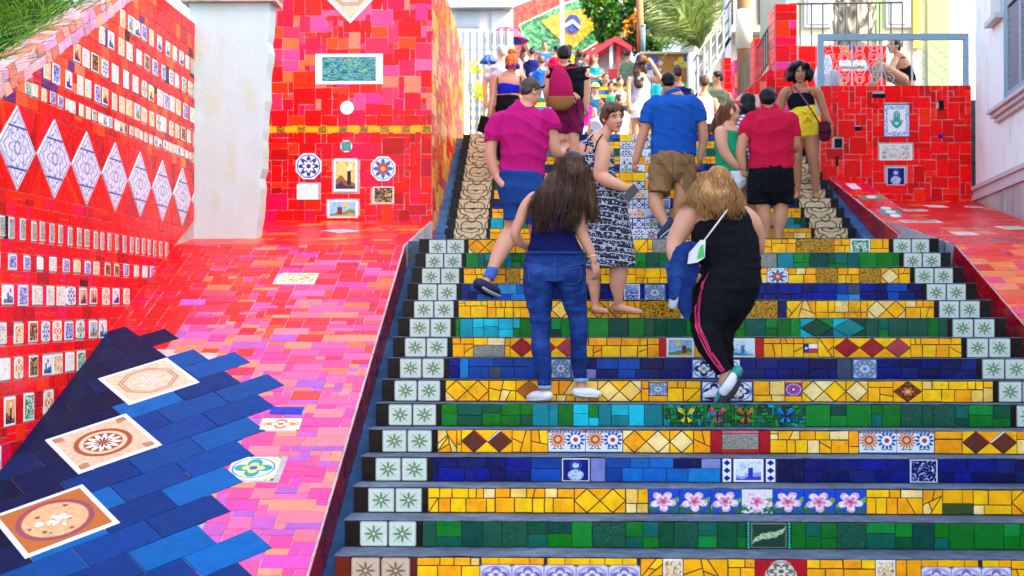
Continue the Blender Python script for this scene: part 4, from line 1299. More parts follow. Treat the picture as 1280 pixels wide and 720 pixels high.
def on_plat(px, py):
    d = ray(px, py); p0 = Vector((XQ, YB, hRB)); nn = Vector((0, -sa3, ca3)); t = (p0 - CAM).dot(nn) / d.dot(nn); p = CAM + d * t
    return (p.x - XQ, (p.y - YB) / ca3)
for (px, py, w, hh, m) in ((1140, 263, .34, .26, 'rosette_teal'), (1150, 277, .4, .25, 'pic_green'), (1170, 258, .22, .3, 'pic_white'), (1205, 292, .2, .25, 'pic_white'), (1217, 259, .18, .2, 'rosette_blue'), (1265, 285, .25, .3, 'pic_warm')):
    u, v = on_plat(px, py)
    if v > 0: T2r.add(rect(u - w / 2, u + w / 2, v - hh / 2, v + hh / 2), None, mat=m, t=.010, keep=True, name='accent_tile')
for (a, c, d, e) in pack(.008, 2.2, .01, 4.8 / ca3, .1, [(2, 1), (3, 1), (2, 2), (1, 1), (2, 2)], vn=.16):
    T2r.add(crack(rect(a, c, d, e, .01), 1)[0] if random.random() < 0 else rect(a, c, d, e, .012), vary(pick(RED + REDO + RED), .1))
T2r.emit(260, 'small_ramp_tiles')
T3r = Tiles(rr, (XQ, YB, hRB - .004), (0, -ca, -sa), (0, -sa, ca), (-1, 0, 0), gap=.0025, t=.005)
u = 0
while u < LR2 - .05:
    w = random.uniform(.10, .17)
    for (v0, v1) in ((-.32, -.15), (-.15, -.002)):
        T3r.add(rect(u, u + w, v0, v1, .003), vary(pick(cs('b01424 c01a28 9c1022 a81a34 c8222a')), .15))
    u += w
T3r.emit(60, 'small_ramp_tiles')
# raised sloping strip beside the upper flight
pA, pB = P(1112, 293, 13.1), P(1034, 221, 15.95)
x0s, x1s = 3.60, 3.98
b = MB(); b.prism([(x0s, 12.9, 2.0), (x0s, 12.9, 2.32), (x0s, 15.98, 3.20), (x0s, 15.98, 2.0)], (x1s - x0s, 0, 0))
strip = structure(b.build('sloping_kerb', 'grout_light'))
ss = (3.20 - 2.32) / 3.08; ck = 1 / math.hypot(1, ss)
T4 = Tiles(strip, (x0s, 12.9, 2.32), (1, 0, 0), (0, ck, ss * ck), (0, -ss * ck, ck), gap=.003, t=.007)
kd = [(.10, .22, 2.4, 2.75, 'pic_white'), (.06, .34, 1.75, 2.0, 'pic_green'), (.08, .3, .9, 1.15, 'pic_green')]
for (a, c, d, e, m) in kd: T4.add(rect(a, c, d, e), S3('#2f8a68') if m == 'pic_green' else None, mat=None if m == 'pic_green' else m, t=.011, keep=True, name='accent_tile')
for v in (1.87, .82, 1.02, 1.22):
    T4.add([(.2 + .06 * math.cos(j * math.pi / 6), v + .08 * math.sin(j * math.pi / 6)) for j in range(12)], S3('#dcdcd4'), t=.016, keep=True, name='round_tile')
for (a, c, d, e) in pack(.006, x1s - x0s - .006, 0, 3.08 / ck, .12, [(1, 1), (2, 1), (1, 2)], vn=.14): T4.add(rect(a, c, d, e, .01), vary(pick(RED + REDP), .1))
T4.emit(90)
T5 = Tiles(strip, (x0s, 15.98, 3.20), (0, -ck, -ss * ck), (0, -ss * ck, ck), (-1, 0, 0), gap=.003, t=.005)
u = 0
while u < 3.1:
    w = random.uniform(.12, .2); T5.add(rect(u, u + w, -.28, -.004, .004), vary(pick(cs('a01224 b01428 8c1020')), .15)); u += w
T5.emit(40)

# ------------------------------------------------------------------ red wall under the terrace
RX0, RX1, RY, RZ1 = PXx(1026, 16), PXx(1215, 16), 16.0, P(1100, 107, 16).z
TWL = thing('mosaic_wall', 'bright red mosaic wall under the terrace with a painted hand tile', 'wall', (4.5, 16.1, 2.8))
b = MB(); b.box(RX0, RX1, RY, RY + .3, 2.4, RZ1); b.build('wall_body', 'grout_light', TWL)
T6 = Tiles(TWL, (0, RY, 0), (1, 0, 0), (0, 0, 1), (0, -1, 0), gap=.0032, t=.007)
dec = [(bx(1104, 130, 1137, 172, 16), 'hand_tile'), (bx(1099, 180, 1140, 201, 16), 'pic_multi'), (bx(1108, 209, 1131, 232, 16), 'figure_tile')]
for bb, m in dec: T6.add(rect(*bb), None, mat=m, t=.013, keep=True, name='painted_tile', tilt=0)
blk = [bx(1090, 117, 1107, 123, 16), bx(1068, 158, 1077, 164, 16), bx(1173, 125, 1180, 138, 16), bx(1043, 173, 1053, 185, 16), bx(1172, 168, 1179, 173, 16), bx(1044, 195, 1048, 208, 16)]
for i, bb in enumerate(blk): T6.add(rect(*bb), S3('#0e0a10') if i != 4 else S3('#141a8a'), t=.010, keep=True)
for (a, c, d, e) in pack(RX0, RX1, 2.7, RZ1, .073, [(2, 2), (2, 1), (3, 2), (1, 2), (2, 3), (3, 1), (1, 1), (3, 3)], occ=lambda u, v: inbox(u, v, [q[0] for q in dec]) or inbox(u, v, blk)):
    T6.add(rect(a, c, d, e, .004), vary(pick(cs('f02414 e01226 d00c26 fa3c10 f42c12 d81030 ff4a14 c00a28 ec1a1c')), .12))
T6.emit(300, 'small_wall_tiles')
# ------------------------------------------------------------------ buildings, terrace and the upper street
class Frame:
    def __init__(s, o, eu, ev, en):
        s.o = Vector(o); s.eu = Vector(eu).normalized(); s.ev = Vector(ev).normalized(); s.en = Vector(en).normalized()
    def w(s, u, v, h): return s.o + s.eu * u + s.ev * v + s.en * h
    def box(s, mb, u0, u1, v0, v1, w0, w1):
        mb.prism([s.w(u0, v0, w0), s.w(u1, v0, w0), s.w(u1, v1, w0), s.w(u0, v1, w0)], s.en * (w1 - w0))
    def hit(s, px, py):
        d = ray(px, py); t = (s.o - CAM).dot(s.en) / d.dot(s.en); p = CAM + d * t - s.o
        return p.dot(s.eu), p.dot(s.ev)
plain('white_paint', S3('#b9b9b6'), .5, 6, .08, .1)
plain('pale_pink_paint', S3('#c4bcb8'), .55, 6, .1, .15)
plain('shutter_grey', S3('#8a96a0'), .55, 10, .15)
plain('teal_paint', S3('#5f9aa0'), .5, 8, .12)
plain('pale_green_paint', S3('#7fa860'), .6, 5, .12)
plain('rail_blue', S3('#7f9aa8'), .45, 10, .12)
plain('iron_white', S3('#b5b3ac'), .45, 12, .12)
plain('iron_dark', S3('#34332f'), .5, 14, .3)
plain('steel_grey', S3('#9aa0a4'), .45, 8, .15)
plain('wood_pole', S3('#8a5f38'), .8, 9, .35, .5)
plain('fence_white', S3('#9aa2a8'), .6, 5, .12)
plain('cream_wall', S3('#bdb59c'), .8, 2, .12)
plain('orange_paint', S3('#b0701c'), .6, 3, .2)
plain('blue_paint', S3('#1d4f9a'), .5, 5, .2)
plain('red_canvas', S3('#c8202c'), .7, 5, .15)
plain('blue_canvas', S3('#1f3fae'), .7, 5, .15)
plain('yellow_paint', S3('#e0c03a'), .6, 5, .2)
plain('window_dark', S3('#2a3036'), .15, 5, .2)

dv = Vector((.84, 6, 0)).normalized(); en = Vector((-dv.y, dv.x, 0))
WF = Frame((5.45, 16, 0), -dv, (0, 0, 1), en)
WB = thing('white_building', 'tall white plastered house with a louvred window and pink base moulding beside the red platform', 'building', (6, 12, 2.4))
b = MB()
ft = [(5.45, 16.0), (4.61, 10.0), (4.61, -4.0), (13, -4.0), (13, 16.0)]
b.prism([(x, y, 0) for x, y in ft], (0, 0, 12.2)); b.build('wall', 'white_plaster', WB)
b = MB(); WF.box(b, .0, 6.0, 2.9, 2.97, 0, .05); WF.box(b, .0, 6.0, 2.97, 3.03, 0, .035); WF.box(b, .0, 6.0, 3.03, 3.08, 0, .06); b.build('base_moulding', 'pale_pink_paint', WB)
b = MB(); WF.box(b, .0, 6.0, 2.1, 2.9, 0, .025); b.build('plinth', 'stone_render', WB)
ul, vt = WF.hit(1263, 60); us, vs_ = WF.hit(1247, 120)
b = MB(); WF.box(b, us, us + 2.2, 3.80, 3.84, 0, .13); WF.box(b, us + .03, us + 2.17, 3.75, 3.80, 0, .09); WF.box(b, us + .05, us + 2.15, 3.70, 3.75, 0, .05)
win = MB(); WF.box(win, ul - .11, ul, 3.84, 6.2, 0, .05); WF.box(win, ul + 1.3, ul + 1.41, 3.84, 6.2, 0, .05); WF.box(win, ul - .06, ul + 1.36, 6.1, 6.28, 0, .055); WF.box(win, ul - .06, ul + 1.36, 3.82, 3.86, 0, .03)
wo_ = win.build('window', 'teal_paint', WB)
b.build('window_sill', 'pale_pink_paint', wo_)
b = MB(); WF.box(b, ul, ul + .06, 3.85, 6.1, .0, .045); WF.box(b, ul + .6, ul + .7, 3.85, 6.1, .0, .045); WF.box(b, ul + 1.24, ul + 1.3, 3.85, 6.1, 0, .045); WF.box(b, ul, ul + 1.3, 3.85, 3.95, 0, .046); WF.box(b, ul, ul + 1.3, 4.9, 5.0, 0, .046)
b.build('shutter_frame', 'shutter_grey', wo_)
for u0 in (ul + .06, ul + .7):
    for i in range(30):
        v = 3.97 + i * .07
        if 4.88 < v + .05 and v < 5.0: continue
        b = MB(); b.prism([WF.w(u0, v, .008), WF.w(u0 + .54, v, .008), WF.w(u0 + .54, v + .05, .03), WF.w(u0, v + .05, .03)], WF.en * .008); b.build('slat', 'shutter_grey', wo_)
b = MB(); WF.box(b, ul + .06, ul + .6, 3.95, 6.1, .0, .006); WF.box(b, ul + .7, ul + 1.24, 3.95, 6.1, 0, .006); b.build('shutter_backing', 'window_dark', wo_)
ub_, vb_ = WF.hit(1242, 28)
b = MB(); WF.box(b, ub_, ub_ + .5, vb_, vb_ + .9, 0, .03); WF.box(b, ub_ - .05, ub_ + .55, vb_ - .06, vb_, 0, .1); b.build('small_sill', 'white_paint', WB)  # small white sill bracket with a flat panel above it

# terrace
tz = RZ1 - .02
b = MB(); b.box(3.45, 9.5, 16.3, 23.2, 3.2, tz - .12); structure(b.build('terrace', 'cement'))
RL = thing('terrace_railing', 'blue grey framed railing with white wrought iron scrolls on top of the red wall', 'railing', (4.3, 16.15, RZ1))
yr = 16.14
q = lambda x, y: P(x, y, yr)
b = MB(); a, c = q(1022, 47), q(1210, 47)
b.box(a.x, c.x, yr - .03, yr + .03, a.z - .04, a.z + .04); b.build('top_rail', 'rail_blue', RL)
b = MB(); b.box(a.x, a.x + .075, yr - .03, yr + .03, RZ1 - .02, a.z - .041); b.build('post', 'rail_blue', RL)
b = MB(); b.box(c.x - .06, c.x, yr - .03, yr + .03, RZ1 - .02, a.z - .041); b.build('post', 'rail_blue', RL)
zb, zt = RZ1, a.z - .04
def spiral(cx, cz, r, turns, a0, sgn, n=18):
    return [(cx + r * (1 - .75 * i / n) * math.cos(a0 + sgn * turns * 2 * math.pi * i / n), yr, cz + r * (1 - .75 * i / n) * math.sin(a0 + sgn * turns * 2 * math.pi * i / n)) for i in range(n + 1)]
for px in (1065, 1102, 1140):
    cx = q(px, 80).x; b = MB()
    b.tube([(cx, yr, zb), (cx, yr, zt)], .012, 6); b.build('upright', 'iron_white', RL)
for px in (1046, 1065, 1084, 1102):
    cx = q(px, 80).x
    for sx in (-1, 1):
        b = MB()
        for f in (.18, .42, .66, .86):
            cz = zb + (zt - zb) * f; rr_ = .072
            b.tube(spiral(cx + sx * .095, cz, rr_, 1.3, math.pi / 2 if sx > 0 else math.pi / 2, -sx), .0048, 5)
        b.tube([(cx, yr, zb + (zt - zb) * .5), (cx + sx * .05, yr, zb + (zt - zb) * .75), (cx + sx * .09, yr, zt)], .006, 5)
        b.tube([(cx, yr, zb + (zt - zb) * .5), (cx + sx * .05, yr, zb + (zt - zb) * .25), (cx + sx * .09, yr, zb)], .006, 5)
        b.build('scroll', 'iron_white', RL, True)
for i in range(9):
    b = MB(); z = zb + .08 + (zt - zb - .1) * i / 9; x0 = q(1148, 80).x; x1 = q(1206, 80).x
    b.tube([(x0 + (x1 - x0) * t / 14, yr, z + .03 * math.sin(t * 1.3 + i * 2)) for t in range(15)], .0035, 4); b.build('wire', 'steel_grey', RL)
# terrace back wall, red tiled
BW = thing('terrace_wall', 'low red tiled wall with a blue and white name strip behind the seated woman', 'wall', (4.6, 19.5, tz))
Yb = 19.5
a, c = P(998, 105, Yb), P(1108, 57, Yb)
b = MB(); b.box(a.x, c.x, Yb, Yb + .2, tz - .3, c.z); b.build('wall_body', 'grout_light', BW)
T = Tiles(BW, (0, Yb, 0), (1, 0, 0), (0, 0, 1), (0, -1, 0), gap=.005, t=.01)
st = bx(1048, 75, 1082, 84, Yb)
T.add(rect(*st), None, mat='ornate_blue', t=.018, keep=True, name='name_tile')
for bb in (bx(1061, 57, 1069, 63, Yb), bx(1085, 84, 1092, 91, Yb)): T.add(rect(*bb), S3('#141a7a'), t=.016, keep=True)
for (x0, x1, z0, z1) in pack(a.x, c.x, a.z - .3, c.z, .13, [(2, 1), (3, 1), (2, 2), (1, 1)], occ=lambda u, v: inbox(u, v, [st])): T.add(rect(x0, x1, z0, z1), vary(pick(RED + REDO), .1))
T.emit(120)
# white covered bundle
def blob(name, pts, mat, parent=None, origin=None):
    return None
# red tiled pillars up the right-hand side
def tiled_box(name, label, px0, px1, ytop, Y, depth, zb_, pal, group=None, lim=80, un=.12):
    a = P(px0, ytop, Y); c = P(px1, ytop, Y)
    t = thing(name, label, 'pillar', ((a.x + c.x) / 2, Y, zb_), group)
    b = MB(); b.box(a.x, c.x, Y, Y + depth, zb_, a.z); b.build('core', 'grout_light', t)
    T = Tiles(t, (0, Y, 0), (1, 0, 0), (0, 0, 1), (0, -1, 0), gap=.004, t=.009)
    for (x0, x1, z0, z1) in pack(a.x, c.x, max(zb_, a.z - 2.3), a.z, un, [(2, 1), (1, 1), (2, 2), (3, 1)]): T.add(rect(x0, x1, z0, z1, .003), vary(pick(pal), .1))
    T.emit(lim)
    T = Tiles(t, (a.x, Y + depth, 0), (0, -1, 0), (0, 0, 1), (-1, 0, 0), gap=.004, t=.009)
    for (x0, x1, z0, z1) in pack(0, depth, max(zb_, a.z - 2.3), a.z, un, [(2, 1), (1, 1), (2, 2)]): T.add(rect(x0, x1, z0, z1, .003), vary(pick(pal), .1))
    T.emit(lim)
    return t
RPK = REDP + PINK[:2] + RED
tiled_box('tiled_pillar', 'tallest red and pink tiled pillar where the stair parapet starts', 969, 996, 5, 18.2, .5, 3.9, RPK)
tiled_box('tiled_pillar', 'slim red tiled pillar between two black iron railings', 943, 954, 48, 20.6, .4, 3.9, RED)
tiled_box('tiled_pillar', 'red tiled gate pillar beside the grey metal stair', 905, 914, 72, 23.2, .4, 3.9, RED)
tiled_box('tiled_pillar', 'pale pink tiled gate pillar beside the slim iron railing', 918, 928, 75, 22.6, .4, 3.9, PINK + RED[:2])
# sloped red parapet
SPp = thing('stair_parapet', 'sloping pink and red tiled parapet rising to the tall tiled pillar', 'wall', (3.3, 18.9, 3.9))
poly = [P(996, 132, 18.5), P(912, 150, 18.5), P(914, 128, 18.5), P(960, 88, 18.5), P(996, 62, 18.5)]
b = MB(); b.prism(poly, (0, .25, 0)); b.build('parapet_body', 'grout_light', SPp)
T = Tiles(SPp, (0, 18.5, 0), (1, 0, 0), (0, 0, 1), (0, -1, 0), gap=.004, t=.009)
p2 = [(p.x, p.z) for p in poly]
if area(p2) < 0: p2 = p2[::-1]
for (x0, x1, z0, z1) in pack(min(p[0] for p in p2), max(p[0] for p in p2), min(p[1] for p in p2), max(p[1] for p in p2), .09, [(1, 2), (1, 1), (2, 1)]):
    r = rect(x0, x1, z0, z1)
    for i in range(len(p2)):
        A, B = p2[i], p2[(i + 1) % len(p2)]; ex, ey = B[0] - A[0], B[1] - A[1]
        if len(r) > 2: r = clip_half(r, ey, -ex, ey * A[0] - ex * A[1])
    if len(r) > 2 and abs(area(r)) > 3e-4: T.add(r, vary(pick(CORAL + PINK[:2] + REDP + cs('d8a0a0 e0b0a8')), .12))
T.emit(120)
def iron_rail(label, corners, Y, n, r=.012, mat='iron_dark', group=None):
    """corners: px (x,ytop,ybot) left and right"""
    (xa, ta, ba), (xc, tc, bc) = corners
    t = thing('iron_railing', label, 'railing', P((xa + xc) / 2, max(ba, bc), Y), group)
    for i in range(n):
        f = i / (n - 1); x = xa + (xc - xa) * f
        p0, p1 = P(x, ta + (tc - ta) * f, Y), P(x, ba + (bc - ba) * f, Y)
        b = MB(); b.tube([p0, p1], r, 6); b.build('bar', mat, t)
    for (ya, yc) in ((ta, tc), (ba, bc)):
        b = MB(); b.tube([P(xa, ya, Y), P(xc, yc, Y)], r * 1.3, 6); b.build('rail', mat, t)
    return t
iron_rail('black iron railing climbing to the tallest tiled pillar', ((946, 60, 102), (968, 22, 66)), 19.0, 9)
iron_rail('black iron railing beside the pale pink gate pillar', ((928, 78, 128), (942, 58, 104)), 21.5, 7)
iron_rail('dark iron fence with widely spaced bars on the terrace behind the red wall', ((986, 5, 58), (1128, 3, 58)), 20.3, 11, .013)
# house behind the terrace
CH = thing('terrace_house', 'cream house with a pale green corner stripe behind the terrace', 'building', (6, 24, 4))
def pbox(mb, x0, y0, x1, y1, Y, d):
    a, c = P(x0, y1, Y), P(x1, y0, Y); mb.box(a.x, c.x, Y, Y + d, a.z, c.z)
b = MB(); pbox(b, 984, -90, 1260, 135, 24, 3); b.build('wall', 'cream_wall', CH)
b = MB(); pbox(b, 1160, -90, 1186, 135, 23.94, .06); b.build('stripe', 'pale_green_paint', CH)
b = MB(); pbox(b, 1187, -90, 1206, 135, 23.95, .05); b.build('pilaster', 'white_paint', CH)
b = MB(); pbox(b, 1096, -40, 1101, 60, 23.92, .08); b.build('drainpipe', 'pale_green_paint', CH)
b = MB(); pbox(b, 1142, -40, 1150, 60, 23.92, .08); b.build('door_frame', 'yellow_paint', CH)
for (x0, x1) in ((1006, 1040), (1108, 1138)):
    b = MB(); pbox(b, x0, -60, x1, 34, 23.93, .07); w = b.build('window', 'white_paint', CH)
    b = MB(); pbox(b, x0 + 4, -55, x1 - 4, 30, 23.91, .02); b.build('pane', 'shutter_grey', w)
# twisted trunk against the house
g = G('bark'); p = g.geo()
M['bark'] = g.done(g.ramp(g.vor(g.vscale(p, (9, 9, 3)), 1.0), [(0, S3('#2a221a')), (.4, S3('#8a7c68')), (.8, S3('#c4b8a0'))]), .9, bump=g.vor(g.vscale(p, (9, 9, 3)), 1.0), bs=.9, bd=.03)
TT = thing('tree_trunk', 'thick gnarled grey trunk with old leaf scars against the cream house', 'tree', P(1068, 58, 21.6))
b = MB()
b.tube([P(1066, 62, 21.6), P(1067, 30, 21.6), P(1070, 0, 21.6), P(1072, -60, 21.6)], [.30, .30, .28, .26], 14); b.build('trunk', 'bark', TT, True)
for i in range(40):
    a_ = i * 2.4; z = i / 40; c_ = P(1066 + 5 * z, 62 - 100 * z, 21.6)
    b = MB(); d = Vector((math.cos(a_), math.sin(a_), 0)); b.tube([c_ + d * .24, c_ + d * .32 + Vector((0, 0, .08)), c_ + d * .36 + Vector((0, 0, .22))], [.06, .05, .01], 5); b.build('leaf_scar', 'bark', TT)

# grey metal stair with railing
MS = thing('metal_stair', 'grey metal outdoor stair with slanted stringer and handrails', 'staircase', (3.4, 24, 3.9))
Ym = 24.5
b = MB()
b.prism([P(861, 128, Ym), P(872, 128, Ym), P(872, 62, Ym), P(861, 66, Ym)], (0, .3, 0)); b.build('post', 'steel_grey', MS)
for (x0, y0, x1, y1, w) in ((868, 120, 915, 40, 7), (868, 92, 912, 20, 3), (866, 76, 914, -2, 3), (870, 106, 914, 32, 3)):
    b = MB(); b.prism([P(x0, y0, Ym), P(x1, y1, Ym), P(x1, y1 + w, Ym), P(x0, y0 + w, Ym)], (0, .12, 0)); b.build('stringer' if w > 5 else 'handrail', 'steel_grey', MS)
for i in range(6):
    x = 872 + i * 8; b = MB(); b.tube([P(x, 112 - i * 13, Ym), P(x, 72 - i * 13.4, Ym)], .02, 6); b.build('baluster', 'steel_grey', MS)
b = MB(); b.prism([P(906, 128, Ym), P(914, 128, Ym), P(914, -20, Ym), P(906, -20, Ym)], (0, .2, 0)); b.build('post', 'steel_grey', MS)
HB = thing('stone_house', 'weathered cream house with a balcony behind the utility pole', 'building', P(955, 130, 29))
b = MB(); pbox(b, 868, -90, 1000, 150, 29, 3); b.build('wall', 'cream_wall', HB)
b = MB(); pbox(b, 900, 34, 985, 40, 28.6, .4); b.build('balcony_slab', 'stone_render', HB)
for x in (905, 948, 962):
    b = MB(); pbox(b, x, -10, x + 12, 30, 28.95, .05); w = b.build('window', 'window_dark', HB)
b = MB(); pbox(b, 912, 42, 935, 78, 28.9, .1); b.build('doorway', 'stone_render', HB)
UP = thing('utility_pole', 'brown wooden utility pole rising behind the tiled pillars', 'pole', P(930, 130, 22.4))
b = MB(); b.tube([P(931, 130, 22.4), P(930, 20, 22.4), P(928, -80, 22.4)], [.13, .125, .11], 14); b.build('shaft', 'wood_pole', UP, True)
b = MB(); c_ = P(930, 62, 22.4); b.tube([c_, c_ + Vector((0, 0, .7))], .15, 14); b.build('painted_band', 'cream_wall', UP, True)

# mural wall with the flag
def m_mosaic(name, c1, c2, c3, scale=14):
    g = G(name); p = g.geo(); vc = g.vor(p, scale, col=True); x, y, z = g.xyz(vc)
    c = g.ramp(x, [(0, c1), (.5, c2), (.8, c3)])
    M[name] = g.done(c, .35, bump=g.vor(p, scale), bs=.3, bd=.01)
m_mosaic('green_mosaic', S3('#0c4426'), S3('#1f6a38'), S3('#5a9060'))
m_mosaic('yellow_mosaic', S3('#a86c08'), S3('#b87c10'), S3('#c89a30'))
m_mosaic('blue_mosaic', S3('#1c2a6a'), S3('#26347a'), S3('#3c4a90'))
m_mosaic('red_mosaic', S3('#8c2018'), S3('#9c2c20'), S3('#b04a38'))
m_mosaic('white_mosaic', S3('#a8a8a4'), S3('#b4b2ac'), S3('#9ca0a4'))
FW = thing('flag_mural_wall', 'large mosaic mural of a green flag with yellow rhombus and blue globe on a red wall', 'mural', P(720, 100, 40))
Yf = 40.0
def fpoly(name, pts, mat, y, d=.06, parent=FW):
    b = MB(); b.prism([P(px, py, y) for px, py in pts], (0, d, 0)); return b.build(name, mat, parent)
fpoly('wall', [(633, 12), (700, -14), (764, -14), (764, 130), (633, 130)], 'red_mosaic', Yf, .6)
fl = [(650, 31), (704, 6), (760, -12), (762, 40), (722, 66), (664, 62)]
fpoly('flag_border', [(648, 31), (704, 4), (760, -13.5), (763, 44), (722, 69), (662, 65)], 'white_mosaic', Yf - .05, .04)
fpoly('flag_field', fl, 'green_mosaic', Yf - .09, .035)
fpoly('flag_rhombus', [(676, 26), (706, 14), (760, 8), (742, 36), (715, 62), (702, 52)], 'yellow_mosaic', Yf - .12, .028)
fpoly('flag_globe', [(716 + 10 * math.cos(t * math.pi / 10), 30 + 12 * math.sin(t * math.pi / 10)) for t in range(20)], 'blue_mosaic', Yf - .15, .028)
fpoly('flag_band', [(705, 30), (716, 24), (726, 33), (725, 37), (716, 29), (706, 35)], 'white_mosaic', Yf - .18, .028)

SP2 = thing('street_pole', 'slender white pole standing in front of the flag mural', 'pole', P(703, 120, 37))
b = MB(); b.tube([P(703, 120, 37), P(702, -40, 37)], .06, 10); b.build('shaft', 'white_paint', SP2, True)
b = MB(); b.tube([P(703, 120, 37), P(703, 116, 37)], .1, 10); b.build('base', 'steel_grey', SP2, True)
# pavilion with red sloping roof
PV = thing('red_roofed_stall', 'pink and white stall with a red slanted roof below the flag mural', 'stall', P(765, 112, 33))
b = MB(); b.prism([P(735, 66, 33), P(770, 45, 33), P(790, 58, 33), P(790, 63, 33), P(768, 52, 33), P(735, 74, 33)], (0, 1.5, 0)); b.build('roof', 'red_canvas', PV)
for x in (762, 771):
    b = MB(); pbox(b, x, 52, x + 4, 118, 33.1, .15); b.build('post', 'red_canvas' if x > 765 else 'white_paint', PV)
b = MB(); pbox(b, 740, 60, 790, 118, 34, .1); b.build('back_wall', 'pale_pink_paint', PV)
b = MB(); pbox(b, 761, 86, 772, 98, 33.0, .08); b.build('notice_board', 'red_canvas', PV)
# orange mural wall
OM = thing('orange_mural_wall', 'orange wall painted with blue shapes and yellow blossoms under the palm', 'mural', P(835, 128, 30))
b = MB(); pbox(b, 802, 66, 868, 130, 30, .3); b.build('wall', 'orange_paint', OM)
b = MB(); pbox(b, 800, 64, 870, 67, 29.9, .5); b.build('coping', 'cream_wall', OM)
for (x, y, r, m) in ((818, 74, 5, 'blue_paint'), (812, 84, 4, 'blue_paint'), (860, 73, 5, 'blue_paint'), (851, 75, 4, 'yellow_paint'), (857, 81, 4, 'yellow_paint'), (849, 83, 4, 'yellow_paint'), (863, 82, 4, 'yellow_paint'), (826, 79, 3, 'white_paint'), (845, 79, 3, 'yellow_paint'), (814, 92, 5, 'white_paint')):
    b = MB(); c_ = P(x, y, 29.99); rr_ = r / FPX * 30
    b.prism([(c_.x + rr_ * math.cos(t * math.pi / 7), 29.99, c_.z + rr_ * math.sin(t * math.pi / 7)) for t in range(14)], (0, -.012, 0)); b.build('painted_blossom', m, OM)
# left: white house, fence, parasols
LH = thing('white_house', 'white house with a grey roof edge behind the pale fence', 'building', P(600, 130, 37))
b = MB(); pbox(b, 556, -60, 638, 140, 37, 3); b.build('wall', 'white_paint', LH)
b = MB(); pbox(b, 552, 4, 641, 9, 36.6, .4); b.build('eave', 'steel_grey', LH)
b = MB(); pbox(b, 570, 14, 600, 34, 36.95, .05); w = b.build('window', 'steel_grey', LH)
b = MB(); pbox(b, 573, 16, 597, 32, 36.93, .02); b.build('pane', 'shutter_grey', w)
b = MB(); pbox(b, 614, 12, 628, 130, 36.9, .1); b.build('corner_post', 'fence_white', LH)
PF = thing('slat_fence', 'pale grey upright slat fence at the left of the upper steps', 'fence', P(606, 170, 22))
for i in range(16):
    x = 572 + i * 4.4
    b = MB(); pbox(b, x, 36 + (3 if i % 2 else 0), x + 3.6, 196, 22 + (.03 if i % 2 else 0), .03); b.build('slat', 'fence_white', PF)
for y in (60, 110):
    b = MB(); pbox(b, 571, y, 643, y + 3, 22.07, .05); b.build('rail', 'fence_white', PF)
def parasol(label, px, py, rpx, Y, mats, drop, h):
    c_ = P(px, py, Y); R_ = rpx / FPX * Y; t = thing('parasol', label, 'parasol', (c_.x, Y, c_.z - h))
    n = 8
    for i in range(n):
        a0, a1 = 2 * math.pi * i / n, 2 * math.pi * (i + 1) / n
        V = []
        for f in (0, .35, .7, 1):
            for a_ in (a0, (a0 + a1) / 2, a1):
                sag = .96 if a_ == (a0 + a1) / 2 and f == 1 else 1
                V.append((c_.x + R_ * f * sag * math.cos(a_), Y + R_ * f * sag * math.sin(a_), c_.z - drop * R_ * f ** 1.7))
        F = [(r * 3 + k, r * 3 + k + 1, r * 3 + k + 4, r * 3 + k + 3) for r in range(3) for k in range(2)]
        o = mesh_obj('canopy_panel', V, F, mats[i % len(mats)], t, True)
        o.modifiers.new('thick', 'SOLIDIFY').thickness = .006
    b = MB(); b.tube([(c_.x, Y, c_.z + .06), (c_.x, Y, c_.z - h)], .02, 8); b.build('pole', 'iron_white', t)
    return t
parasol('red parasol with a blue rim panel behind the pale fence', 632, 33, 30, 28, ['red_canvas', 'blue_canvas', 'red_canvas'], .62, 3.0)
parasol('small royal blue parasol beside the grey haired man', 611, 68, 12, 21.4, ['blue_canvas'], .9, 1.9)

# ------------------------------------------------------------------ plants
def leafmat(name, cols, trans=.35):
    g = G(name); rn = g.noise(g.geo(), 3.0, 2); at = g.attr('col')
    M[name] = g.done(g.mix(0.0, at, at), .5, trans=trans)
leafmat('leaf', None)
def leaves_mesh(name, parent, items, cols, mat='leaf'):
    """items: list of (pos, dir, length, width) leaf blades"""
    V = []; F = []; C = []
    for (p, d, l, w) in items:
        d = d.normalized(); s = d.cross(Vector((random.gauss(0, 1), random.gauss(0, 1), random.gauss(0, 1)))).normalized() * w * .5
        n = d.cross(s).normalized() * l * .08
        k = len(V)
        V += [p, p + d * l * .5 + s + n, p + d * l, p + d * l * .5 - s + n]
        F.append((k, k + 1, k + 2, k + 3)); c = vary(pick(cols), .3); C += [x for _ in range(4) for x in (*c, 1)]
    o = mesh_obj(name, V, F, mat, parent)
    o.data.color_attributes.new('col', 'FLOAT_COLOR', 'POINT').data.foreach_set('color', C)
    return o
rv = lambda: Vector((random.gauss(0, 1), random.gauss(0, 1), random.gauss(0, 1))).normalized()
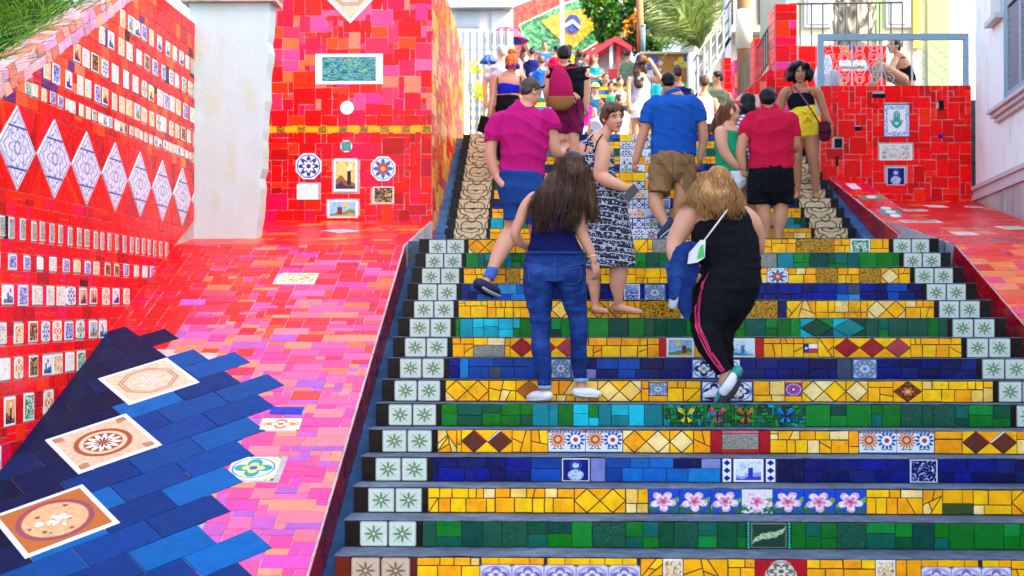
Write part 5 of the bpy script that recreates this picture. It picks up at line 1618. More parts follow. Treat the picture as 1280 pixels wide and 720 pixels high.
def tree(label, base, top, blobs, n, ls, cols, group=None):
    t = thing('leafy_tree', label, 'tree', base, group)
    b = MB(); base = Vector(base); top = Vector(top)
    b.tube([base, base.lerp(top, .5) + Vector((.08, 0, 0)), top], [.16, .12, .05], 10)
    for (c_, r) in blobs[:6]: b.tube([base.lerp(top, .55), (base.lerp(top, .7) + Vector(c_)) * .5, Vector(c_)], [.06, .04, .015], 6)
    b.build('trunk', 'bark', t, True)
    it = []
    tot = sum(r ** 2 for c_, r in blobs)
    for (c_, r) in blobs:
        subs = [Vector(c_) + rv() * r * random.uniform(.3, 1.0) for _ in range(int(9))]
        for i in range(int(n * r * r / tot)):
            s = pick(subs); p = s + rv() * r * .42 * random.random() ** .5
            d = (rv() + Vector((0, 0, -.3)))
            it.append((p, d, ls * random.uniform(.6, 1.3), ls * random.uniform(.35, .6)))
    leaves_mesh('crown', t, it, cols)
    return t
GR1 = cs('264e18 34601a 1c4214 4a7022 2c561a 587c28'); GR2 = cs('183a10 22461a 2c501a 122e0e')
def blobs_px(lst, Y): return [(tuple(P(x, y, Y + random.uniform(-.8, .8))), r / FPX * Y) for x, y, r in lst]
tree('broad green tree behind the flag mural', P(775, 110, 38), P(775, -10, 38), blobs_px([(752, 14, 18), (766, 26, 20), (782, 4, 24), (758, -12, 20), (800, 20, 20), (738, 2, 12), (752, 40, 10), (790, 40, 12)], 38), 9000, .22, GR1)
tree('dense dark tree with orange blossom behind the orange mural', P(808, 110, 36), P(806, 0, 36), blobs_px([(790, 50, 16), (812, 18, 22), (832, 38, 22), (845, 10, 24), (820, 56, 12), (806, -12, 22), (786, 22, 14), (862, 50, 14)], 36), 9000, .18, GR2 + GR1[:2])
it = [(P(*s, 35.4) + rv() * .22, rv(), .12, .08) for s in [(789, 33), (797, 27), (786, 41), (801, 22)] for _ in range(45)]
ob = thing('flowering_shrub', 'orange flowering branch in front of the dark tree', 'shrub', P(793, 64, 35.4))
leaves_mesh('blossoms', ob, it, cs('d8861c e0a030 c8761c')); b = MB(); b.tube([P(793, 64, 35.4), P(792, 32, 35.4)], .03, 6); b.build('stem', 'bark', ob)
tl = thing('trunk_post', 'bare brown trunk standing among the dark tree leaves', 'tree', P(800, 66, 33.5))
b = MB(); b.tube([P(801, 66, 33.5), P(800, 30, 33.5), P(799, -30, 33.5)], [.1, .1, .09], 10); b.build('trunk', 'wood_pole', tl, True)
tp = thing('painted_post', 'short teal painted post below the orange blossom', 'post', P(804, 66, 33))
b = MB(); b.tube([P(804, 66, 33), P(804, 33, 33)], .055, 10); b.build('shaft', 'teal_paint', tp, True)
b = MB(); b.tube([P(804, 33, 33), P(804, 31, 33)], .07, 10); b.build('cap', 'teal_paint', tp, True)
# palm
PM = thing('palm_tree', 'feathery pale green palm spreading over the grey metal stair', 'palm', P(877, 64, 27.5))
b = MB(); c_ = P(877, 70, 27.5); b.tube([c_ - Vector((0, 0, 1.6)), c_], [.17, .14], 12); b.build('trunk', 'bark', PM, True)
cr = P(877, 62, 27.5)
fr = [(800, -6), (812, -22), (826, -34), (838, -44), (852, -50), (866, -56), (882, -58), (898, -50), (914, -40), (806, 22), (818, 48), (828, 4), (842, -14), (858, -24), (890, -20), (834, 28), (848, 12)]
for i, (x, y) in enumerate(fr):
    tip = P(x, y, 27.5 + random.uniform(-.9, .9)); V = []; F = []; C = []
    mid = cr.lerp(tip, .5) + Vector((0, 0, .32))
    pt = lambda f: cr * (1 - f) ** 2 + mid * 2 * f * (1 - f) + tip * f * f
    pp = [pt(j / 12) for j in range(13)]
    bm_ = MB(); bm_.tube(pp, [.022 * (1 - j / 14) for j in range(13)], 5)
    n = 46
    for j in range(n):
        f = .12 + .88 * j / n; p0 = pt(f); d = (pt(min(1, f + .02)) - pt(f - .02)).normalized()
        for s in (-1, 1):
            sd = d.cross(Vector((0, -1, .2))).normalized() * s
            dr = (sd * .75 + d * .75 + Vector((random.gauss(0, .1), random.gauss(0, .25), random.gauss(-.12, .1)))).normalized()
            L = .62 * math.sin(min(1, f * 1.1) * math.pi * .86 + .25) * random.uniform(.8, 1.1)
            e = d.cross(dr).cross(dr).normalized() * .014
            k = len(bm_.v); bm_.v += [tuple(p0 - e), tuple(p0 + e), tuple(p0 + dr * L + Vector((0, 0, -.08 * L)))]; bm_.f.append((k, k + 1, k + 2))
    o = bm_.build('frond', 'leaf', PM)
    c3 = pick(cs('6a7a40 5e7034 788448 526430'))
    o.data.color_attributes.new('col', 'FLOAT_COLOR', 'POINT').data.foreach_set('color', [x for _ in bm_.v for x in (*vary(c3, .15), 1)])
# grasses above the left wall
def grass(label, x0, x1, y0, y1, n, zoff):
    t = thing('ornamental_grass', label, 'plant', (XW - .8, (y0 + y1) / 2, topz((y0 + y1) / 2) - .4))
    V = []; F = []; C = []
    for i in range(n):
        Y = random.uniform(y0, y1); X = random.uniform(x0, x1); z = topz(Y) - .35 + zoff
        p = Vector((X, Y, z)); L = random.uniform(.45, 1.0); a_ = random.uniform(0, 2 * math.pi); lean = random.uniform(.15, .6)
        d = Vector((math.cos(a_) * lean, math.sin(a_) * lean, 1)).normalized(); w = random.uniform(.006, .014)
        s = d.cross(Vector((math.cos(a_ + 1), math.sin(a_ + 1), 0))).normalized() * w
        k = len(V)
        for j in range(6):
            f = j / 5; q_ = p + d * L * f + Vector((math.cos(a_), math.sin(a_), 0)) * .35 * L * f * f - Vector((0, 0, .45 * L * f ** 2.5))
            ww = s * (1 - f * .9); V += [q_ - ww, q_ + ww]
        F += [(k + 2 * j, k + 2 * j + 1, k + 2 * j + 3, k + 2 * j + 2) for j in range(5)]
        c = vary(pick(cs('3e6c1c 527e26 2c5a16 6a8c34 225010 7c9a40')), .2); C += [x for _ in range(12) for x in (*c, 1)]
    o = mesh_obj('blades', V, F, 'leaf', t)
    o.data.color_attributes.new('col', 'FLOAT_COLOR', 'POINT').data.foreach_set('color', C)
    o['kind'] = 'stuff'
    b = MB(); b.box(x0 - .1, x1, y0 - .3, y1 + .3, topz(y0) - 1.2, topz(y0) - .30); b.build('soil', 'ground', t)
grass('tall arching green grass growing over the mosaic wall coping', XW - .8, XW - .19, 6.3, 9.4, 2200, .12)
sh = thing('leafy_bank', 'dense green shrub bank behind the arching grass', 'shrub', (XW - 2, 8.5, 2.5))
it = []
for i in range(9000):
    p = Vector((random.uniform(XW - 2.0, XW - .6), random.uniform(6.2, 10.6), 0)); p.z = random.uniform(2.0, 4.6) + .25 * (p.y - 7)
    it.append((p, rv() + Vector((0, 0, -.3)), random.uniform(.1, .2), random.uniform(.03, .06)))
leaves_mesh('foliage', sh, it, GR1 + cs('5a8a24 6e9a30'))
b = MB(); 
for i in range(9): x = XW - 1.9 + .1 * i; b.tube([(x, 6.9 + .4 * i, 1.2), (x + .1, 7 + .4 * i, 4.2)], .03, 5)
b.build('stems', 'bark', sh)
yp = thing('flowering_plant', 'yellow flowering plant against the pale fence', 'plant', P(600, 165, 21.5))
leaves_mesh('flowers', yp, [(P(603, 112, 21.5) + rv() * .14, rv(), .1, .07) for _ in range(60)] + [(P(595, 84, 21.5) + rv() * .1, rv(), .1, .06) for _ in range(30)], cs('e0d02a d0d840 e8e050'))
b = MB(); b.tube([P(601, 170, 21.5), P(602, 112, 21.5), P(595, 84, 21.5)], .012, 5); b.build('stem', 'bark', yp)
# ------------------------------------------------------------------ people
def skinmat(name, c):
    g = G(name); p = g.geo(); n = g.noise(p, 9, 3); n2 = g.noise(p, 120, 3)
    col = g.mix(g.gt(n, .55, .25) * .35, c, (c[0] * .95, c[1] * .72, c[2] * .66))
    M[name] = g.done(col, .48, bump=n2, bs=.08, bd=.003, sss=.12, spec=.4)
skinmat('skin_fair', S3('#cf9676')); skinmat('skin_tan', S3('#c08862')); skinmat('skin_brown', S3('#a86f4a')); skinmat('skin_deep', S3('#7c4a30'))
def cloth(name, c, rough=.85, weave=260, amt=.12, sheen=.1):
    g = G(name); p = g.geo()
    n = g.noise(p, 6, 4); w = g.noise(p, weave, 2)
    col = g.hsv(g.mix(0.0, c, c), .5, 1.0, n * amt * 2 + (1 - amt) + (w - .5) * .15)
    M[name] = g.done(col, rough, bump=w * .3 + g.noise(p, 22, 4, .6), bs=.28, bd=.012, sheen=0.0, spec=.12)
for nm, c in (('magenta_cotton', '#b01468'), ('blue_short_cotton', '#1b3f7c'), ('navy_cotton', '#10154a'), ('black_cotton', '#101016'), ('royal_shirt', '#1750a0'), ('khaki', '#8a6842'),
              ('red_cotton', '#bc1236'), ('black_short_cotton', '#0c0d12'), ('green_cotton', '#158a5e'), ('white_cotton', '#d8d8da'), ('yellow_cotton', '#e6c22c'), ('maroon_cotton', '#6e1440'),
              ('maroon_canvas', '#a0144c'), ('royal_blue_knit', '#1a22b4'), ('grey_cotton', '#a8a6b4'), ('olive_cotton', '#6e7c5e'), ('denim_jacket', '#1a3f88'), ('teal_cotton', '#1f8a94'), ('teal_dark', '#14506c'),
              ('light_denim', '#7aa0bc'), ('purple_knit', '#6a26a0'), ('maroon_leather', '#4c1226'), ('black_leather', '#141214'), ('sock_blue', '#3f66b0'), ('tan_leather', '#9a6a3c'), ('pale_pink_cotton', '#dcc4c4')):
    cloth(nm, S3(c))
cloth('black_legging', S3('#0b0b10'), .7, 300, .2)
plain('pink_stripe', S3('#e02a6a'), .6, 20, .1)
plain('shoe_white', S3('#d4d4da'), .6, 20, .12); plain('shoe_navy', S3('#141c44'), .7, 20, .2); plain('shoe_sole', S3('#c8c4b4'), .7, 30, .2); plain('sole_dark', S3('#2a2a2e'), .8, 30, .2); plain('shoe_teal', S3('#1f8a80'), .6, 20, .15)
plain('eye_white', S3('#d8d4cc'), .2, 5, .02); plain('eye_dark', S3('#22150e'), .15, 5, .05); plain('lip', S3('#a8505a'), .4, 20, .1); plain('brow', S3('#2a1a12'), .8, 20, .1)
plain('phone_black', S3('#18181c'), .3, 8, .1); plain('bracelet_silver', S3('#c8c4bc'), .3, 10, .1); plain('bag_green', S3('#3fb44a'), .6, 12, .2); plain('strap_white', S3('#d4d0c8'), .7, 20, .1); plain('clear_plastic', S3('#b8c0c8'), .12, 10, .1)
plain('purple_strap', S3('#6a2040'), .5, 10, .1); plain('straw', S3('#c8a860'), .8, 60, .3); plain('plastic_white', S3('#d8dade'), .4, 10, .08)
def denim():
    g = G('denim'); p = g.geo(); n = g.noise(p, 5, 4); w = g.noise(g.vscale(p, (1, 1, .25)), 300, 2); cr = g.noise(g.vscale(p, (6, 6, 26)), 1.0, 4, .6)
    c = g.ramp(n * .5 + w * .3 + cr * .3, [(.32, S3('#08163c')), (.55, S3('#12306e')), (.78, S3('#3560a4'))])
    M['denim'] = g.done(c, .85, bump=cr + w * .2, bs=.5, bd=.012, spec=.2)
denim()
def print_dress():
    g = G('print_dress'); p = g.geo(); x, y, z = g.xyz(p)
    zz = z * 19.0 + x * 2.5 + g.noise(p, 8, 2) * .8
    band = g.fr(zz)
    v1 = g.vor(g.vscale(p, (34, 34, 34)), 1.0); v2 = g.vor(g.vscale(p, (80, 80, 80)), 1.0)
    a = g.lt(v1, .42, .1) * g.gt(v1, .22, .08)
    a = g.mx(a, g.lt(v1, .14, .06))
    d = g.lt(v2, .34, .1)
    sel = g.gt(g.sin(zz * 3.1416), 0.0, .2)
    c = g.mix(sel, d, a)
    line = g.band(band, .5, .06, .05)
    f = g.mx(c, line)
    col = g.mix(f, S3('#14151f'), S3('#b4b8c8'))
    M['print_dress'] = g.done(col, .85, bump=g.noise(p, 14, 3), bs=.2, bd=.01)
print_dress()
def stripe_shirt():
    g = G('stripe_shirt'); x, y, z = g.xyz(g.geo()); c = g.mix(g.gt(g.fr(z * 22.0 + x * 6.0), .5, .1), S3('#d8dae4'), S3('#3f66b4')); M['stripe_shirt'] = g.done(c, .85)
stripe_shirt()
def floral():
    g = G('floral_cotton'); c = g.mix(g.lt(g.vor(g.geo(), 26), .3, .1), S3('#dccbd0'), S3('#b04a68')); M['floral_cotton'] = g.done(c, .85)
floral()
def hairmat(name, a, b_, c_):
    g = G(name); p = g.geo(); n = g.noise(g.vscale(p, (60, 60, 6)), 1.0, 4, .6); n2 = g.noise(p, 5, 2)
    M[name] = g.done(g.ramp(n * .6 + n2 * .4, [(.3, a), (.5, b_), (.72, c_)]), .42, bump=n, bs=.5, bd=.01, spec=.22)
hairmat('hair_brown', S3('#1c100a'), S3('#3c2416'), S3('#6e4a30')); hairmat('hair_blonde', S3('#6a4422'), S3('#a87440'), S3('#d8ae74')); hairmat('hair_black', S3('#040305'), S3('#0a080a'), S3('#1a1414'))
hairmat('hair_darkblond', S3('#3a2414'), S3('#5e3e24'), S3('#8e6a44')); hairmat('hair_orange', S3('#a8480c'), S3('#d06a14'), S3('#e89a40')); hairmat('hair_grey', S3('#4a4644'), S3('#8a8684'), S3('#b8b4b0')); hairmat('hair_auburn', S3('#2e1408'), S3('#6a3416'), S3('#a8683a'))
hairmat('hair_short_brown', S3('#1e1612'), S3('#3a2e28'), S3('#5c5048'))

BAKE = []
def cat_rom(a, n=4):
    a = [np.array(x, float) for x in a]
    if len(a) < 3:
        return [a[0] + (a[-1] - a[0]) * t / n for t in range(n + 1)]
    out = []
    for i in range(len(a) - 1):
        p0 = a[max(i - 1, 0)]; p1 = a[i]; p2 = a[i + 1]; p3 = a[min(i + 2, len(a) - 1)]
        for t in range(n):
            s = t / n
            out.append(.5 * ((2 * p1) + (-p0 + p2) * s + (2 * p0 - 5 * p1 + 4 * p2 - p3) * s * s + (-p0 + 3 * p1 - 3 * p2 + p3) * s ** 3))
    out.append(a[-1]); return out
def loft3(mb, pts, flat=(False, False), n=14, sub=4, wd=None):
    """pts: (x,y,z,r,asp) in world; closed tube with elliptical rings"""
    pts = cat_rom(pts, sub); m = len(pts); rings = []
    c = [Vector(p[:3]) for p in pts]
    prev = None
    axes = []
    for i in range(m):
        t = (c[min(i + 1, m - 1)] - c[max(i - 1, 0)]).normalized()
        ref = Vector((0, 1, 0)) if wd is None else wd
        w = t.cross(ref)
        if w.length < .25: w = prev if prev is not None else t.orthogonal()
        w = (w - t * w.dot(t)).normalized()
        if prev is not None and w.dot(prev) < 0: w = -w
        prev = w
        axes.append((t, w, t.cross(w).normalized()))
    def ring(ctr, w, d, r, asp): return [ctr + w * (r * math.cos(2 * math.pi * j / n)) + d * (r * asp * math.sin(2 * math.pi * j / n)) for j in range(n)]
    t, w, d = axes[0]; r = pts[0][3]; q = pts[0][4]
    if not flat[0]:
        for f, s in ((.95, .30), (.75, .66), (.4, .92)): rings.append(ring(c[0] - t * r * f * min(1, q + .2), w, d, r * s, q))
    for i in range(m): rings.append(ring(c[i], axes[i][1], axes[i][2], max(.002, pts[i][3]), pts[i][4]))
    t, w, d = axes[-1]; r = pts[-1][3]; q = pts[-1][4]
    if not flat[1]:
        for f, s in ((.4, .92), (.75, .66), (.95, .30)): rings.append(ring(c[-1] + t * r * f * min(1, q + .2), w, d, r * s, q))
    V = [v for rg in rings for v in rg]; k = len(rings)
    F = [(i * n + j, i * n + (j + 1) % n, (i + 1) * n + (j + 1) % n, (i + 1) * n + j) for i in range(k - 1) for j in range(n)]
    F += [tuple(range(n))[::-1], tuple(range((k - 1) * n, k * n))]
    mb.add(V, F)
def ellip(mb, ctr, R3, rad, nu=14, nv=9):
    V = []; F = []
    for i in range(nv + 1):
        th = math.pi * i / nv
        for j in range(nu):
            ph = 2 * math.pi * j / nu
            V.append(Vector(ctr) + R3 @ Vector((rad[0] * math.sin(th) * math.cos(ph), rad[1] * math.sin(th) * math.sin(ph), rad[2] * math.cos(th))))
    for i in range(nv):
        for j in range(nu): F.append((i * nu + j, (i + 1) * nu + j, (i + 1) * nu + (j + 1) % nu, i * nu + (j + 1) % nu))
    mb.add(V, F)

class Person:
    def __init__(s, label, Y, foot, vox=.008, skin='skin_fair', group=None, cat='person'):
        s.Y = Y; s.vox = vox; s.skin = skin; s.mb = MB(); s.k = Y / FPX
        s.root = thing('person', label, cat, foot if isinstance(foot, Vector) else P(foot[0], foot[1], Y), group)
        s.R = Matrix.Identity(3)
    def q(s, x, y, dy=0.0): return P(x, y, s.Y + dy)
    def L(s, pts, asp=1.0):
        out = []
        for p in pts:
            x, y, r = p[:3]; dy = p[3] if len(p) > 3 else 0.0; a = p[4] if len(p) > 4 else asp
            w = s.q(x, y, dy); out.append((w.x, w.y, w.z, r * s.k, a))
        return out
    def limb(s, pts, asp=1.0, flat=(False, False)): loft3(s.mb, s.L(pts, asp), flat)
    def garment(s, name, mat, lofts, amp=.006, fs=(17, 14, 20), vox=None, smooth=4, parent=None, label=None, warp=1.5):
        mb = MB()
        for l in lofts:
            pts, asp, flat = l if len(l) == 3 else (l[0], l[1], (False, True))
            loft3(mb, s.L(pts, asp), flat)
        return s.bake(name, mb, mat, vox or s.vox, smooth, amp, fs, parent, label, warp)
    def bake(s, name, mb, mat, vox, smooth=4, amp=0.0, fs=(14, 14, 20), parent=None, label=None, warp=1.5):
        o = mb.build(name, mat, parent or s.root, True)
        if label: o['label'] = label
        BAKE.append((o, vox, smooth, amp, fs, warp))
        return o
    def part(s, name, mb, mat, smooth=True, parent=None): return mb.build(name, mat, parent or s.root, smooth)
    # head: cx,cy centre pixel, h head height in px; yaw 0 = towards the camera, + = to the picture's right
    def head(s, cx, cy, h, yaw, pitch=0, roll=0, dy=0.0, face=True, neck=None, fem=False, mouth=True):
        s.hc = s.q(cx, cy, dy); s.hh = h * s.k
        s.R = Matrix.Rotation(math.radians(yaw), 3, 'Z') @ Matrix.Rotation(math.radians(pitch), 3, 'X') @ Matrix.Rotation(math.radians(roll), 3, 'Y')
        H = s.hh; R = s.R; mb = s.mb
        e = lambda c, r: ellip(mb, s.hp(c), R, tuple(x * H for x in r))
        e((0, .05, .13), (.325, .40, .37)); e((0, -.08, -.13), (.265, .27, .33)); e((0, -.20, -.40), (.115, .12, .09))
        e((0, -.27, .07), (.19, .075, .05)); e((.14, -.22, -.12), (.095, .10, .11)); e((-.14, -.22, -.12), (.095, .10, .11))
        e((0, -.305, -.275), (.085, .05, .055))
        for sx in (-1, 1): e((sx * .335, .03, -.04), (.03, .085, .125))
        a, b_ = s.hp((0, -.31, .04)), s.hp((0, -.405, -.13))
        loft3(mb, [(*a, .03 * H, 1), (*b_, .052 * H, .9)], n=10)
        e((.05, -.36, -.14), (.04, .045, .035)); e((-.05, -.36, -.14), (.04, .045, .035))
        if neck:
            n0 = s.hp((0, .09, -.22)); nr = .20 * H if not fem else .175 * H
            loft3(mb, [(*n0, nr, 1)] + [(*s.q(x, y, d), r * s.k, .9) for x, y, r, d in neck])
        if face:
            for sx in (-1, 1):
                m = MB(); ellip(m, s.hp((sx * .135, -.292, .005)), R, (.062 * H, .03 * H, .028 * H), 10, 6); ew = s.part('eye', m, 'eye_white')
                m = MB(); ellip(m, s.hp((sx * .135, -.312, .005)), R, (.026 * H, .014 * H, .026 * H), 8, 6); m.build('iris', 'eye_dark', ew, True)
                m = MB(); loft3(m, [(*s.hp((sx * .06, -.335, .075)), .012 * H, 1), (*s.hp((sx * .14, -.325, .10)), .016 * H, 1), (*s.hp((sx * .22, -.27, .075)), .009 * H, 1)], n=6, sub=2); s.part('eyebrow', m, 'brow')
                m = MB(); loft3(m, [(*s.hp((sx * .075, -.318, .022)), .007 * H, 1), (*s.hp((sx * .135, -.325, .036)), .011 * H, 1), (*s.hp((sx * .20, -.285, .018)), .006 * H, 1)], n=5, sub=2); s.part('eyelid', m, 'brow')
            if mouth:
                m = MB()
                ellip(m, s.hp((0, -.335, -.262)), R, (.095 * H, .024 * H, .016 * H), 10, 6); ellip(m, s.hp((0, -.332, -.290)), R, (.078 * H, .026 * H, .018 * H), 10, 6); s.part('lips', m, 'lip')
    def hp(s, c): return s.hc + s.R @ (Vector(c) * s.hh)
    def hair(s, mat, lobes, lofts=(), strands=(), vox=None, amp=.006, fs=(60, 60, 30), name='hair'):
        mb = MB()
        for c, r in lobes: ellip(mb, s.hp(c), s.R, tuple(x * s.hh for x in r))
        for pts, asp in lofts: loft3(mb, s.L(pts, asp))
        o = s.bake(name, mb, mat, vox or s.vox, 3, amp, fs)
        sb = MB()
        for (pts, asp, n, rad, wave) in strands:
            base = cat_rom(s.L(pts, asp), 4); m = len(base)
            for i in range(n):
                ph = random.uniform(0, 2 * math.pi); ra = random.uniform(.72, 1.06); w0 = random.uniform(0, 6.28); wv = random.uniform(.4, 1.4) * wave
                dph = random.gauss(0, .35); st = random.uniform(0, .35) if i % 3 else 0.0; en_ = random.uniform(.7, 1.08)
                pp = []
                for j in range(10):
                    f = st + (en_ - st) * j / 9
                    x = min(m - 1.001, f * (m - 1)); i0 = int(x); b_ = base[i0] + (base[i0 + 1] - base[i0]) * (x - i0)
                    over = max(0, f - 1.0) * .12
                    a_ = ph + dph * f
                    p = Vector(b_[:3]) + Vector((math.cos(a_) * b_[3] * ra * (1 + .1 * f), math.sin(a_) * b_[3] * b_[4] * ra, -over))
                    p += Vector((math.sin(w0 + f * 11), math.cos(w0 * 1.7 + f * 9), 0)) * wv * f
                    pp.append(p)
                sb.tube(pp, [rad * (1 - .6 * j / 9) * random.uniform(.8, 1.2) for j in range(10)], 4)
        if sb.v:
            so = sb.build('hair_strands', mat, o, True); so['kind'] = 'stuff'
        return o
    def hand(s, x, y, dy, tx, ty, tdy, side=1, curl=.5, sc=1.0, palm=(0, 1, 0)):
        a, b_ = s.q(x, y, dy), s.q(tx, ty, tdy); z = (b_ - a).normalized(); yv = Vector(palm); yv = (yv - z * yv.dot(z)).normalized(); xv = yv.cross(z) * side
        T = lambda c: a + xv * (c[0] * sc) + yv * (c[1] * sc) + z * (c[2] * sc)
        mb = s.mb
        def l2(pts, asp=1.0): loft3(mb, [(*T(p[:3]), p[3] * sc, asp) for p in pts], n=10, sub=3, wd=yv)
        l2([(0, 0, -.02, .024), (0, 0, .03, .034), (0, 0, .075, .040), (0, .004, .092, .036)], .42)
        for fx, ln in ((-.031, .062), (-.0105, .076), (.0105, .080), (.031, .072)):
            c = curl; p = [(fx * .95, 0, .080, .0095)]; ang = .2 + c * .5; yy, zz = 0.0, .088
            for seg, rr in ((.42, .0088), (.33, .0082), (.25, .007)):
                yy += math.sin(ang) * ln * seg; zz += math.cos(ang) * ln * seg; p.append((fx * 1.08, yy, zz, rr)); ang += c * .9
            l2(p)
        l2([(.022, .002, .022, .013), (.042, .012, .048, .0115), (.048, .022, .072, .010), (.046, .030, .09, .008)])
    def finish(s):
        o = s.bake('body', s.mb, s.skin, s.vox, 3, 0)
        s.body = o
        return o
BACK = 180

def shoe(pp, pts, mat, sole='shoe_sole', h=.35, name='shoe'):
    """pts: (x,y,r,dy) heel to toe, y at the sole"""
    mb = MB(); k = pp.k
    L = [(*(pp.q(x, y, d) + Vector((0, 0, r * k * .62))), r * k, .85) for x, y, r, d in pts]
    loft3(mb, L, n=12, wd=Vector((0, 0, 1)))
    o = pp.bake(name, mb, mat, .006, 2, .001)
    mb = MB(); L = [(*(pp.q(x, y, d) + Vector((0, 0, r * k * .12))), r * k * 1.06, .22) for x, y, r, d in pts]
    loft3(mb, L, n=12, wd=Vector((0, 0, 1))); mb.build('sole', sole, o, True)
    return o

# --- woman in jeans
p = Person('woman in blue jeans and navy tank top with long wavy brown hair climbing the steps', 8.42, (692, 500), .007)
p.head(715, 211, 41, BACK + 12, 14, 0, face=False, neck=[(705, 232, 9, 0), (697, 246, 12, .02)], fem=True)
p.limb([(697, 246, 14), (692, 262, 24), (692, 290, 24), (692, 315, 30)], .6)
p.limb([(668, 248, 9), (658, 258, 8.2), (650, 276, 7.2), (644, 292, 6.6), (650, 303, 6, .05), (661, 309, 4.6, .12)]); p.hand(660, 309, .12, 676, 312, .2, 1, .6, .92)
p.limb([(717, 245, 9), (727, 252, 9.5), (730, 268, 8.4), (726, 287, 7.8), (733, 304, 7.2), (739, 317, 5.6), (742, 326, 4.5)]); p.hand(742, 325, 0, 747, 344, .02, -1, .45, .95, (-.6, .6, 0))
p.limb([(692, 312, 27), (692, 322, 22)], .5); p.limb([(677, 330, 12), (675, 395, 10), (677, 450, 8), (682, 472, 6), (680, 490, 6)]); p.limb([(709, 330, 12), (722, 395, 9.5, .06), (724, 450, 7.5, .1), (726, 465, 6, .12), (727, 485, 6, .12)])
p.garment('tank_top', 'navy_cotton', [([(693, 247, 15), (691, 257, 24), (691, 270, 27), (691, 288, 27.5), (692, 304, 32), (694, 321, 37)], .62), ([(676, 243, 6), (673, 252, 8), (676, 262, 9)], .8), ([(712, 240, 6), (714, 250, 8), (711, 262, 9)], .8)], .005, (10, 10, 26))
jn = p.garment('jeans', 'denim', [([(693, 316, 36.5), (693, 326, 39), (693, 338, 40.5), (693, 353, 39.5)], .62, (True, True)), ([(676, 326, 15, -.02), (674, 340, 18.5, -.05), (674, 354, 17, -.03)], .85, (False, False)), ([(710, 326, 15, -.02), (712, 340, 18.5, -.05), (713, 354, 17, -.03)], .85, (False, False)),
    ([(673, 342, 20.5, .02), (673, 360, 20.4, .02), (674, 374, 18, .01), (675, 388, 15.5, 0), (676, 405, 13.5), (676, 425, 12.8), (678, 450, 12), (680, 470, 10, -.02), (681, 484, 9, -.02)], .95),
    ([(713, 342, 20.5, .02), (715, 360, 19.6, .03), (718, 374, 16.8, .05), (721, 388, 14.4, .06), (723, 405, 12.2, .06), (723, 425, 11.4, .06), (724, 450, 11.2, .1), (725, 466, 9.5, .11), (726, 476, 9, .11)], .95)], .0034, (10, 10, 26), warp=2.2, smooth=9)
mb = MB(); p.garment('waistband', 'denim', [([(693, 314.5, 37.3), (693, 319, 38.4)], .69, (True, True))], .001, vox=.006, smooth=1)
for (x, y, r, d) in ((681, 484, 9.6, -.02), (726, 475, 9.6, .11)): p.garment('cuff', 'light_denim', [([(x, y - 2.5, r, d), (x, y + 2, r, d)], .95, (True, True))], .0005, vox=.006, smooth=1)
shoe(p, [(684, 500, 8, -.04), (677, 501, 9, 0), (669, 501, 8.5, .06), (664, 501, 6.5, .1)], 'shoe_white')
shoe(p, [(722, 495, 7.5, .10), (730, 496, 8.5, .11), (740, 496.5, 8, .12), (746, 496.5, 6.5, .12)], 'shoe_white')
LH_ = [(712, 203, 20), (708, 222, 24), (703, 240, 27), (699, 258, 26), (697, 270, 20)]
p.hair('hair_brown', [((0, .06, .14), (.37, .42, .40)), ((0, .2, -.1), (.33, .3, .42))], [([(713, 212, 17, -.02), (708, 230, 21, -.05), (702, 244, 22, -.09), (698, 256, 15, -.11), (697, 264, 7, -.12)], .5), ([(728, 214, 9), (735, 238, 8, -.03), (739, 262, 7, -.05), (741, 276, 4, -.05)], .8), ([(697, 222, 10, -.05), (684, 240, 11, -.08), (676, 258, 9, -.1), (674, 268, 5, -.1)], .7)],
       [([(714, 196, 17, -.02), (709, 225, 24, -.05), (702, 250, 29, -.09), (697, 276, 26, -.11), (694, 290, 20, -.12)], .52, 420, .0022, .024), ([(728, 205, 9), (735, 235, 10, -.03), (740, 262, 9, -.05), (742, 280, 7, -.05)], .8, 110, .002, .014), ([(700, 212, 10, -.04), (684, 238, 13, -.08), (674, 258, 13, -.1), (668, 274, 11, -.1)], .7, 120, .002, .018)], amp=.009, fs=(55, 40, 14))
mb = MB(); w = p.q(740.5, 320, 0); mb.tube([w + Vector((.032 * math.cos(t * .5236), .026 * math.sin(t * .5236), .006 * math.cos(t * .5236))) for t in range(13)], .0045, 6); p.part('bracelet', mb, 'bracelet_silver')
p.finish()

# --- man in magenta tee
p = Person('man in magenta tee and blue shorts looking down while stepping up', 10.35, (650, 356), .008)
p.head(664, 116, 35, BACK - 58, 24, 0, face=True, neck=[(658, 128, 9.5, 0), (655, 140, 14, .0)])
p.limb([(655, 138, 13), (655, 150, 27), (655, 190, 25), (654, 222, 23)], .56)
p.limb([(619, 160, 8), (615, 176, 7.6), (613, 192, 7.6), (616, 207, 6.8), (622, 220, 6), (629, 231, 4.8, -.06)]); p.hand(629, 231, -.06, 636, 246, -.02, 1, .6, 1.0)
p.limb([(688, 156, 8), (690, 168, 8.4, .02), (693, 186, 8, .04), (698, 193, 7.4, .1), (702, 190, 6, .25)]); p.hand(702, 190, .25, 706, 180, .36, -1, .8, 1.0, (0, 0, 1))
p.limb([(643, 228, 13), (643, 250, 12), (642, 268, 11), (640, 287, 10.5, .04), (632, 303, 11.3, -.02), (624, 318, 10, -.08), (617, 333, 7.3, -.14), (611, 346, 6, -.18), (606, 356, 6, -.2)])
p.limb([(663, 228, 13), (667, 250, 12, .03), (670, 270, 12, .05), (672, 295, 10, .12), (674, 318, 10, .12), (675, 338, 6.5, .12), (675, 348, 6, .12)])
